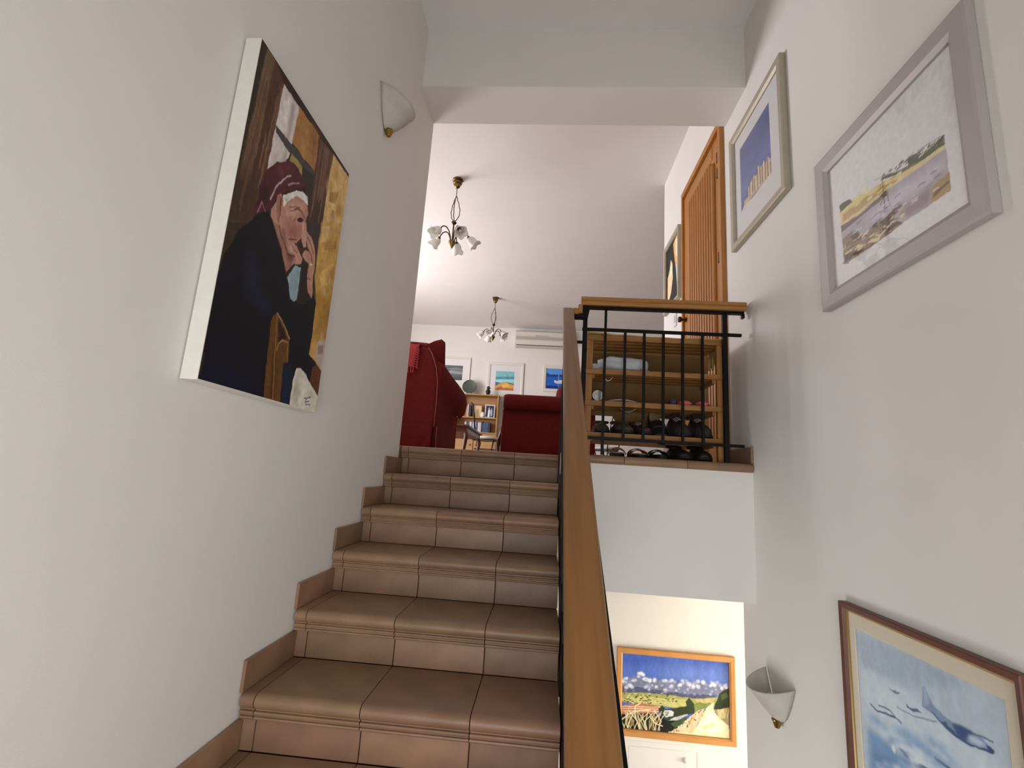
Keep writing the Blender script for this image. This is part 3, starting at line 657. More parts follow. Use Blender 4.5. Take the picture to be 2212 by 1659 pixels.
ART_RUINS = [
 ('p', (64, 84, 138), [-0.159, 1.066, -0.072, 0.04, 1.074, -0.094, 1.061, 1.023]),
 ('s', (52, 70, 124), 0.06, [-0.079, 1.075, -0.023, 0.751, 1.028, 0.634, 0.992, 1.052]),
 ('s', (80, 100, 152), 0.06, [-0.046, 0.423, -0.018, 0.162, 0.581, 0.359, 1.026, 0.308, 1.031, 0.467]),
 ('p', (196, 184, 164), [-0.013, 0.007, 0.118, 0.07, 0.486, -0.009, 0.734, -0.045, 1.015, -0.005, 1.054, -0.094]),
 ('p', (178, 156, 124), [0.079, 0.047, 0.113, 0.117, 0.281, 0.11, 0.263, 0.223, 0.363, 0.279, 0.46, 0.308, 0.506, 0.249, 0.586, 0.27, 0.581, 0.364, 0.701, 0.279, 0.783, 0.305, 0.831, 0.237, 0.893, 0.291, 0.967, 0.202, 1.015, 0.127, 1.015, -0.005, 0.739, 0.007, 0.491, 0.031]),
 ('l', (78, 62, 50), 0.018, [0.225, 0.113, 0.22, 0.232]),
 ('l', (78, 62, 50), 0.018, [0.307, 0.08, 0.309, 0.312]),
 ('l', (78, 62, 50), 0.018, [0.402, 0.082, 0.407, 0.312]),
 ('l', (78, 62, 50), 0.018, [0.468, 0.073, 0.468, 0.244]),
 ('l', (78, 62, 50), 0.018, [0.57, 0.054, 0.575, 0.303]),
 ('l', (78, 62, 50), 0.018, [0.645, 0.063, 0.652, 0.298]),
 ('l', (78, 62, 50), 0.018, [0.719, 0.047, 0.724, 0.265]),
 ('l', (78, 62, 50), 0.018, [0.801, 0.035, 0.811, 0.277]),
 ('l', (78, 62, 50), 0.018, [0.882, 0.026, 0.89, 0.251]),
 ('l', (78, 62, 50), 0.018, [0.964, 0.028, 0.964, 0.162]),
 ('l', (222, 204, 172), 0.016, [0.269, 0.103, 0.263, 0.237]),
 ('l', (222, 204, 172), 0.016, [0.355, 0.094, 0.355, 0.27]),
 ('l', (222, 204, 172), 0.016, [0.514, 0.073, 0.514, 0.258]),
 ('l', (222, 204, 172), 0.016, [0.609, 0.059, 0.614, 0.308]),
 ('l', (222, 204, 172), 0.016, [0.76, 0.047, 0.77, 0.305]),
 ('l', (222, 204, 172), 0.016, [0.918, 0.031, 0.923, 0.242]),
 ('l', (150, 140, 124), 0.012, [0.077, 0.019, 0.606, -0.108, 1.023, -0.061]),
]
ART_COAST = [
 ('p', (206, 206, 206), [-0.068, 1.051, -0.025, -0.032, 1.027, -0.047, 1.016, 1.028]),
 ('s', (194, 194, 192), 0.01, [0.465, 1.013, 0.683, 0.832, 0.919, 0.843, 0.903, 0.811, 0.925, 0.594, 0.998, 0.526, 0.997, 0.853, 0.976, 0.964]),  # reflection in the picture glass, painted into the sheet as a soft grey patch
 ('s', (214, 214, 212), 0.02, [0.116, 0.632, 0.341, 0.608, 0.473, 0.591, 0.656, 0.56, 0.896, 0.483, 0.895, 0.619, 0.495, 0.983]),
 ('p', (208, 186, 132), [0.119, 0.564, 0.228, 0.574, 0.32, 0.572, 0.341, 0.602, 0.376, 0.581, 0.393, 0.53, 0.497, 0.513, 0.64, 0.468, 0.768, 0.438, 0.903, 0.417, 0.906, 0.391, 0.662, 0.417, 0.521, 0.434, 0.325, 0.428, 0.124, 0.447]),
 ('s', (170, 142, 96), 0.008, [0.146, 0.523, 0.331, 0.511, 0.494, 0.475, 0.61, 0.451, 0.581, 0.447, 0.36, 0.447, 0.142, 0.464]),
 ('p', (228, 214, 178), [0.32, 0.566, 0.341, 0.602, 0.373, 0.579, 0.381, 0.519]),
 ('p', (74, 80, 62), [0.119, 0.613, 0.154, 0.619, 0.221, 0.596, 0.245, 0.553, 0.188, 0.555, 0.126, 0.557]),
 ('p', (72, 80, 60), [0.484, 0.532, 0.519, 0.549, 0.6, 0.5, 0.682, 0.472, 0.689, 0.525, 0.725, 0.513, 0.748, 0.5, 0.752, 0.464, 0.795, 0.466, 0.866, 0.468, 0.9, 0.479, 0.904, 0.417, 0.768, 0.434, 0.639, 0.464]),
 ('p', (104, 110, 84), [0.559, 0.521, 0.64, 0.481, 0.72, 0.46, 0.748, 0.44, 0.64, 0.468]),
 ('p', (158, 152, 158), [0.124, 0.447, 0.325, 0.428, 0.521, 0.434, 0.662, 0.417, 0.906, 0.391, 0.906, 0.138, 0.791, 0.14, 0.613, 0.147, 0.126, 0.142]),
 ('p', (104, 88, 84), [0.124, 0.447, 0.323, 0.417, 0.521, 0.434, 0.524, 0.396, 0.357, 0.4, 0.129, 0.394]),
 ('s', (178, 174, 184), 0.02, [0.354, 0.366, 0.629, 0.37, 0.831, 0.347, 0.887, 0.336, 0.887, 0.287, 0.688, 0.285, 0.411, 0.283]),
 ('s', (132, 118, 122), 0.015, [0.615, 0.225, 0.796, 0.242, 0.89, 0.262, 0.807, 0.232, 0.787, 0.151, 0.65, 0.16]),
 ('p', (150, 124, 76), [0.807, 0.232, 0.912, 0.249, 0.906, 0.142, 0.791, 0.142]),
 ('p', (96, 74, 44), [0.814, 0.191, 0.904, 0.202, 0.903, 0.187, 0.806, 0.166]),
 ('p', (128, 108, 86), [0.131, 0.34, 0.226, 0.349, 0.296, 0.287, 0.304, 0.221, 0.408, 0.272, 0.435, 0.268, 0.519, 0.264, 0.607, 0.281, 0.627, 0.243, 0.522, 0.223, 0.618, 0.143, 0.46, 0.138, 0.296, 0.136, 0.127, 0.14]),
 ('p', (66, 54, 44), [0.385, 0.272, 0.435, 0.274, 0.424, 0.24]),
 ('p', (66, 54, 44), [0.455, 0.253, 0.533, 0.268, 0.6, 0.281, 0.618, 0.255, 0.53, 0.23, 0.615, 0.153, 0.494, 0.16]),
 ('p', (200, 178, 126), [0.139, 0.221, 0.269, 0.217, 0.334, 0.177, 0.191, 0.16]),
 ('p', (80, 62, 50), [0.137, 0.206, 0.213, 0.206, 0.298, 0.149, 0.137, 0.153]),
 ('p', (74, 60, 50), [0.205, 0.315, 0.261, 0.317, 0.291, 0.26, 0.236, 0.251]),
 ('p', (196, 176, 136), [0.368, 0.17, 0.419, 0.194, 0.463, 0.166, 0.43, 0.14]),
 ('l', (60, 48, 40), 0.006, [0.336, 0.191, 0.404, 0.211, 0.465, 0.179]),
 ('l', (96, 90, 88), 0.005, [0.502, 0.553, 0.498, 0.292]),
 ('l', (96, 90, 88), 0.005, [0.527, 0.423, 0.533, 0.336]),
 ('l', (96, 90, 88), 0.005, [0.502, 0.4, 0.468, 0.37]),
 ('l', (206, 186, 140), 0.008, [0.373, 0.209, 0.404, 0.209]),
 ('l', (120, 100, 84), 0.005, [0.228, 0.209, 0.248, 0.209]),
 ('l', (62, 50, 42), 0.008, [0.169, 0.172, 0.223, 0.166]),
 ('l', (62, 50, 42), 0.005, [0.457, 0.247, 0.475, 0.243]),
 ('l', (206, 186, 140), 0.008, [0.264, 0.264, 0.299, 0.274]),
 ('l', (206, 186, 140), 0.005, [0.404, 0.202, 0.441, 0.196]),
 ('l', (62, 50, 42), 0.008, [0.274, 0.158, 0.303, 0.151]),
 ('l', (62, 50, 42), 0.008, [0.29, 0.26, 0.311, 0.258]),
 ('l', (62, 50, 42), 0.005, [0.164, 0.27, 0.193, 0.287]),
 ('l', (206, 186, 140), 0.008, [0.377, 0.168, 0.396, 0.179]),
 ('l', (62, 50, 42), 0.008, [0.532, 0.236, 0.557, 0.249]),
 ('l', (150, 130, 98), 0.005, [0.524, 0.249, 0.54, 0.255]),
 ('l', (150, 130, 98), 0.008, [0.389, 0.198, 0.422, 0.209]),
 ('l', (206, 186, 140), 0.005, [0.527, 0.225, 0.554, 0.238]),
 ('l', (120, 100, 84), 0.008, [0.115, 0.162, 0.17, 0.134]),
 ('l', (120, 100, 84), 0.005, [0.223, 0.155, 0.244, 0.151]),
 ('l', (120, 100, 84), 0.008, [0.371, 0.262, 0.414, 0.251]),
 ('l', (150, 130, 98), 0.005, [0.166, 0.247, 0.207, 0.238]),
 ('l', (206, 186, 140), 0.005, [0.368, 0.17, 0.411, 0.153]),
 ('l', (120, 100, 84), 0.005, [0.205, 0.162, 0.248, 0.145]),
 ('l', (206, 186, 140), 0.008, [0.46, 0.211, 0.494, 0.206]),
 ('l', (96, 78, 62), 0.005, [0.186, 0.268, 0.231, 0.255]),
 ('l', (206, 186, 140), 0.008, [0.352, 0.174, 0.387, 0.185]),
 ('l', (206, 186, 140), 0.005, [0.621, 0.245, 0.643, 0.258]),
 ('l', (96, 78, 62), 0.008, [0.244, 0.268, 0.275, 0.253]),
 ('l', (120, 100, 84), 0.005, [0.225, 0.226, 0.245, 0.221]),
 ('l', (120, 100, 84), 0.005, [0.373, 0.232, 0.409, 0.24]),
 ('l', (96, 78, 62), 0.005, [0.385, 0.228, 0.403, 0.24]),
 ('l', (96, 78, 62), 0.005, [0.385, 0.192, 0.432, 0.17]),
 ('l', (150, 130, 98), 0.008, [0.417, 0.194, 0.446, 0.2]),
 ('l', (206, 186, 140), 0.005, [0.583, 0.194, 0.619, 0.187]),
 ('l', (120, 100, 84), 0.005, [0.46, 0.226, 0.492, 0.211]),
 ('l', (206, 186, 140), 0.008, [0.462, 0.175, 0.489, 0.181]),
 ('l', (120, 100, 84), 0.005, [0.438, 0.221, 0.47, 0.219]),
 ('l', (62, 50, 42), 0.005, [0.301, 0.257, 0.349, 0.234]),
 ('l', (206, 186, 140), 0.008, [0.53, 0.206, 0.568, 0.192]),
 ('l', (120, 100, 84), 0.005, [0.202, 0.198, 0.247, 0.185]),
 ('l', (150, 130, 98), 0.008, [0.599, 0.221, 0.623, 0.213]),
 ('l', (150, 130, 98), 0.005, [0.46, 0.191, 0.487, 0.192]),
 ('l', (206, 186, 140), 0.008, [0.304, 0.253, 0.35, 0.253]),
 ('l', (96, 78, 62), 0.005, [0.495, 0.181, 0.514, 0.185]),
 ('l', (206, 186, 140), 0.008, [0.594, 0.196, 0.626, 0.198]),
 ('l', (96, 78, 62), 0.005, [0.559, 0.209, 0.594, 0.196]),
 ('l', (96, 78, 62), 0.008, [0.449, 0.2, 0.475, 0.211]),
 ('l', (206, 186, 140), 0.005, [0.134, 0.257, 0.156, 0.274]),
 ('l', (62, 50, 42), 0.005, [0.261, 0.253, 0.295, 0.255]),
 ('l', (62, 50, 42), 0.005, [0.47, 0.191, 0.492, 0.194]),
 ('l', (206, 186, 140), 0.005, [0.229, 0.268, 0.253, 0.266]),
 ('l', (120, 100, 84), 0.005, [0.314, 0.192, 0.346, 0.202]),
 ('l', (206, 186, 140), 0.005, [0.591, 0.249, 0.616, 0.24]),
 ('l', (120, 100, 84), 0.008, [0.583, 0.255, 0.61, 0.257]),
 ('l', (62, 50, 42), 0.005, [0.237, 0.187, 0.263, 0.187]),
 ('l', (96, 78, 62), 0.008, [0.174, 0.234, 0.226, 0.234]),
 ('l', (206, 186, 140), 0.008, [0.322, 0.257, 0.358, 0.26]),
 ('l', (62, 50, 42), 0.008, [0.395, 0.26, 0.435, 0.242]),
 ('l', (150, 130, 98), 0.008, [0.307, 0.183, 0.331, 0.189]),
 ('l', (206, 186, 140), 0.008, [0.503, 0.191, 0.535, 0.192]),
 ('l', (120, 100, 84), 0.008, [0.522, 0.223, 0.561, 0.217]),
 ('l', (120, 100, 84), 0.008, [0.215, 0.209, 0.245, 0.208]),
 ('l', (150, 130, 98), 0.008, [0.557, 0.189, 0.597, 0.194]),
 ('l', (132, 122, 130), 0.005, [0.568, 0.291, 0.61, 0.289]),
 ('l', (186, 182, 190), 0.005, [0.49, 0.351, 0.535, 0.347]),
 ('l', (186, 182, 190), 0.005, [0.631, 0.349, 0.672, 0.345]),
 ('l', (186, 182, 190), 0.005, [0.564, 0.311, 0.607, 0.309]),
 ('l', (186, 182, 190), 0.005, [0.543, 0.279, 0.586, 0.279]),
 ('l', (116, 104, 110), 0.005, [0.83, 0.272, 0.863, 0.272]),
 ('l', (132, 122, 130), 0.005, [0.374, 0.326, 0.422, 0.323]),
 ('l', (116, 104, 110), 0.005, [0.427, 0.275, 0.473, 0.274]),
 ('l', (116, 104, 110), 0.005, [0.573, 0.343, 0.616, 0.342]),
 ('l', (132, 122, 130), 0.005, [0.629, 0.24, 0.669, 0.238]),
 ('l', (186, 182, 190), 0.005, [0.683, 0.225, 0.721, 0.223]),
 ('l', (168, 160, 168), 0.005, [0.312, 0.357, 0.363, 0.353]),
 ('l', (116, 104, 110), 0.005, [0.417, 0.332, 0.465, 0.33]),
 ('l', (186, 182, 190), 0.005, [0.229, 0.321, 0.283, 0.319]),
 ('l', (132, 122, 130), 0.005, [0.78, 0.257, 0.815, 0.255]),
 ('l', (186, 182, 190), 0.005, [0.685, 0.236, 0.723, 0.236]),
 ('l', (132, 122, 130), 0.005, [0.46, 0.321, 0.506, 0.319]),
 ('l', (132, 122, 130), 0.005, [0.575, 0.255, 0.616, 0.255]),
 ('l', (132, 122, 130), 0.005, [0.568, 0.258, 0.611, 0.257]),
 ('l', (168, 160, 168), 0.005, [0.341, 0.304, 0.39, 0.302]),
 ('l', (168, 160, 168), 0.005, [0.815, 0.294, 0.849, 0.292]),
 ('l', (132, 122, 130), 0.005, [0.809, 0.311, 0.844, 0.309]),
 ('l', (132, 122, 130), 0.005, [0.809, 0.321, 0.844, 0.317]),
 ('l', (116, 104, 110), 0.005, [0.26, 0.374, 0.312, 0.37]),
 ('l', (116, 104, 110), 0.005, [0.221, 0.313, 0.275, 0.311]),
 ('l', (132, 122, 130), 0.005, [0.58, 0.274, 0.623, 0.272]),
 ('l', (186, 182, 190), 0.005, [0.478, 0.291, 0.522, 0.289]),
 ('l', (168, 160, 168), 0.005, [0.221, 0.336, 0.277, 0.334]),
 ('l', (186, 182, 190), 0.005, [0.811, 0.204, 0.846, 0.204]),
 ('l', (168, 160, 168), 0.005, [0.689, 0.266, 0.728, 0.266]),
 ('l', (132, 122, 130), 0.005, [0.551, 0.279, 0.594, 0.277]),
 ('l', (186, 182, 190), 0.005, [0.753, 0.279, 0.79, 0.277]),
 ('l', (116, 104, 110), 0.005, [0.167, 0.345, 0.223, 0.342]),
 ('l', (132, 122, 130), 0.005, [0.271, 0.364, 0.323, 0.36]),
 ('l', (168, 160, 168), 0.005, [0.295, 0.364, 0.346, 0.36]),
 ('l', (186, 182, 190), 0.005, [0.833, 0.323, 0.866, 0.321]),
 ('l', (186, 182, 190), 0.005, [0.256, 0.321, 0.309, 0.319]),
 ('l', (116, 104, 110), 0.005, [0.731, 0.302, 0.769, 0.3]),
 ('l', (132, 122, 130), 0.005, [0.498, 0.323, 0.543, 0.321]),
 ('l', (186, 182, 190), 0.005, [0.629, 0.351, 0.669, 0.349]),
 ('l', (96, 104, 76), 0.007, [0.846, 0.472, 0.855, 0.477]),
 ('l', (52, 60, 44), 0.007, [0.659, 0.511, 0.672, 0.517]),
 ('l', (52, 60, 44), 0.007, [0.758, 0.496, 0.769, 0.502]),
 ('l', (40, 46, 34), 0.007, [0.645, 0.525, 0.658, 0.53]),
 ('l', (96, 104, 76), 0.007, [0.855, 0.447, 0.865, 0.453]),
 ('l', (40, 46, 34), 0.007, [0.744, 0.496, 0.755, 0.502]),
 ('l', (96, 104, 76), 0.007, [0.892, 0.442, 0.901, 0.447]),
 ('l', (40, 46, 34), 0.007, [0.627, 0.526, 0.639, 0.534]),
 ('l', (96, 104, 76), 0.007, [0.82, 0.458, 0.83, 0.464]),
 ('l', (40, 46, 34), 0.007, [0.562, 0.536, 0.575, 0.542]),
 ('l', (52, 60, 44), 0.007, [0.79, 0.468, 0.801, 0.474]),
 ('l', (52, 60, 44), 0.007, [0.677, 0.494, 0.689, 0.502]),
 ('l', (52, 60, 44), 0.007, [0.828, 0.472, 0.839, 0.477]),
 ('l', (40, 46, 34), 0.007, [0.506, 0.549, 0.519, 0.555]),
 ('l', (96, 104, 76), 0.007, [0.866, 0.47, 0.876, 0.475]),
 ('l', (96, 104, 76), 0.007, [0.879, 0.449, 0.889, 0.455]),
 ('l', (52, 60, 44), 0.007, [0.599, 0.525, 0.61, 0.53]),
 ('l', (96, 104, 76), 0.007, [0.729, 0.494, 0.74, 0.5]),
 ('l', (96, 104, 76), 0.007, [0.771, 0.474, 0.78, 0.479]),
 ('l', (40, 46, 34), 0.007, [0.893, 0.464, 0.903, 0.47]),
 ('l', (96, 104, 76), 0.007, [0.551, 0.542, 0.564, 0.547]),
 ('l', (52, 60, 44), 0.007, [0.678, 0.517, 0.689, 0.523]),
 ('l', (96, 104, 76), 0.007, [0.775, 0.494, 0.785, 0.5]),
 ('l', (40, 46, 34), 0.007, [0.611, 0.506, 0.624, 0.511]),
 ('l', (40, 46, 34), 0.007, [0.732, 0.492, 0.744, 0.498]),
 ('l', (40, 46, 34), 0.007, [0.74, 0.472, 0.752, 0.477]),
 ('l', (40, 46, 34), 0.007, [0.693, 0.494, 0.705, 0.5]),
 ('l', (52, 60, 44), 0.007, [0.753, 0.475, 0.764, 0.481]),
 ('l', (96, 104, 76), 0.007, [0.669, 0.491, 0.68, 0.496]),
 ('l', (96, 104, 76), 0.007, [0.705, 0.506, 0.717, 0.511]),
 ('l', (96, 104, 76), 0.007, [0.732, 0.487, 0.744, 0.492]),
 ('l', (40, 46, 34), 0.007, [0.881, 0.457, 0.89, 0.462]),
 ('l', (40, 46, 34), 0.007, [0.675, 0.509, 0.688, 0.515]),
 ('l', (40, 46, 34), 0.007, [0.627, 0.509, 0.64, 0.515]),
 ('l', (40, 46, 34), 0.007, [0.874, 0.451, 0.884, 0.457]),
 ('l', (52, 60, 44), 0.007, [0.634, 0.528, 0.646, 0.536]),
 ('l', (96, 104, 76), 0.007, [0.748, 0.481, 0.76, 0.487]),
 ('l', (96, 104, 76), 0.007, [0.814, 0.474, 0.823, 0.479]),
 ('l', (40, 46, 34), 0.007, [0.812, 0.483, 0.822, 0.489]),
 ('l', (52, 60, 44), 0.007, [0.881, 0.466, 0.89, 0.472]),
 ('l', (226, 208, 160), 0.006, [0.379, 0.481, 0.416, 0.481]),
 ('l', (196, 170, 116), 0.006, [0.174, 0.528, 0.217, 0.526]),
 ('l', (226, 208, 160), 0.006, [0.602, 0.475, 0.634, 0.475]),
 ('l', (196, 170, 116), 0.006, [0.465, 0.494, 0.5, 0.492]),
 ('l', (226, 208, 160), 0.006, [0.374, 0.504, 0.411, 0.502]),
 ('l', (160, 132, 88), 0.006, [0.344, 0.506, 0.381, 0.504]),
 ('l', (160, 132, 88), 0.006, [0.384, 0.47, 0.42, 0.468]),
 ('l', (196, 170, 116), 0.006, [0.462, 0.464, 0.495, 0.462]),
 ('l', (196, 170, 116), 0.006, [0.373, 0.464, 0.409, 0.462]),
 ('l', (160, 132, 88), 0.006, [0.562, 0.481, 0.594, 0.479]),
 ('l', (226, 208, 160), 0.006, [0.525, 0.479, 0.557, 0.477]),
 ('l', (196, 170, 116), 0.006, [0.416, 0.487, 0.452, 0.487]),
 ('l', (160, 132, 88), 0.006, [0.475, 0.477, 0.508, 0.477]),
 ('l', (196, 170, 116), 0.006, [0.465, 0.458, 0.5, 0.457]),
 ('l', (226, 208, 160), 0.006, [0.457, 0.464, 0.492, 0.462]),
 ('l', (196, 170, 116), 0.006, [0.255, 0.509, 0.295, 0.508]),
 ('l', (226, 208, 160), 0.006, [0.6, 0.436, 0.632, 0.436]),
 ('l', (160, 132, 88), 0.006, [0.478, 0.498, 0.511, 0.496]),
 ('l', (226, 208, 160), 0.006, [0.376, 0.474, 0.412, 0.472]),
 ('l', (226, 208, 160), 0.006, [0.272, 0.506, 0.312, 0.504]),
 ('l', (226, 208, 160), 0.006, [0.604, 0.475, 0.634, 0.474]),
 ('l', (160, 132, 88), 0.006, [0.478, 0.477, 0.511, 0.475]),
 ('l', (160, 132, 88), 0.006, [0.341, 0.494, 0.379, 0.492]),
 ('l', (226, 208, 160), 0.006, [0.527, 0.445, 0.559, 0.445]),
 ('l', (196, 170, 116), 0.006, [0.554, 0.464, 0.586, 0.464]),
 ('l', (160, 132, 88), 0.006, [0.568, 0.445, 0.6, 0.443]),
 ('l', (150, 146, 140), 0.004, [0.439, 0.574, 0.588, 0.511, 0.726, 0.525]),
 ('l', (120, 116, 108), 0.004, [0.75, 0.515, 0.846, 0.492, 0.89, 0.481]),
 ('l', (232, 232, 232), 0.012, [0.543, 0.07, 0.565, 0.081]),
]
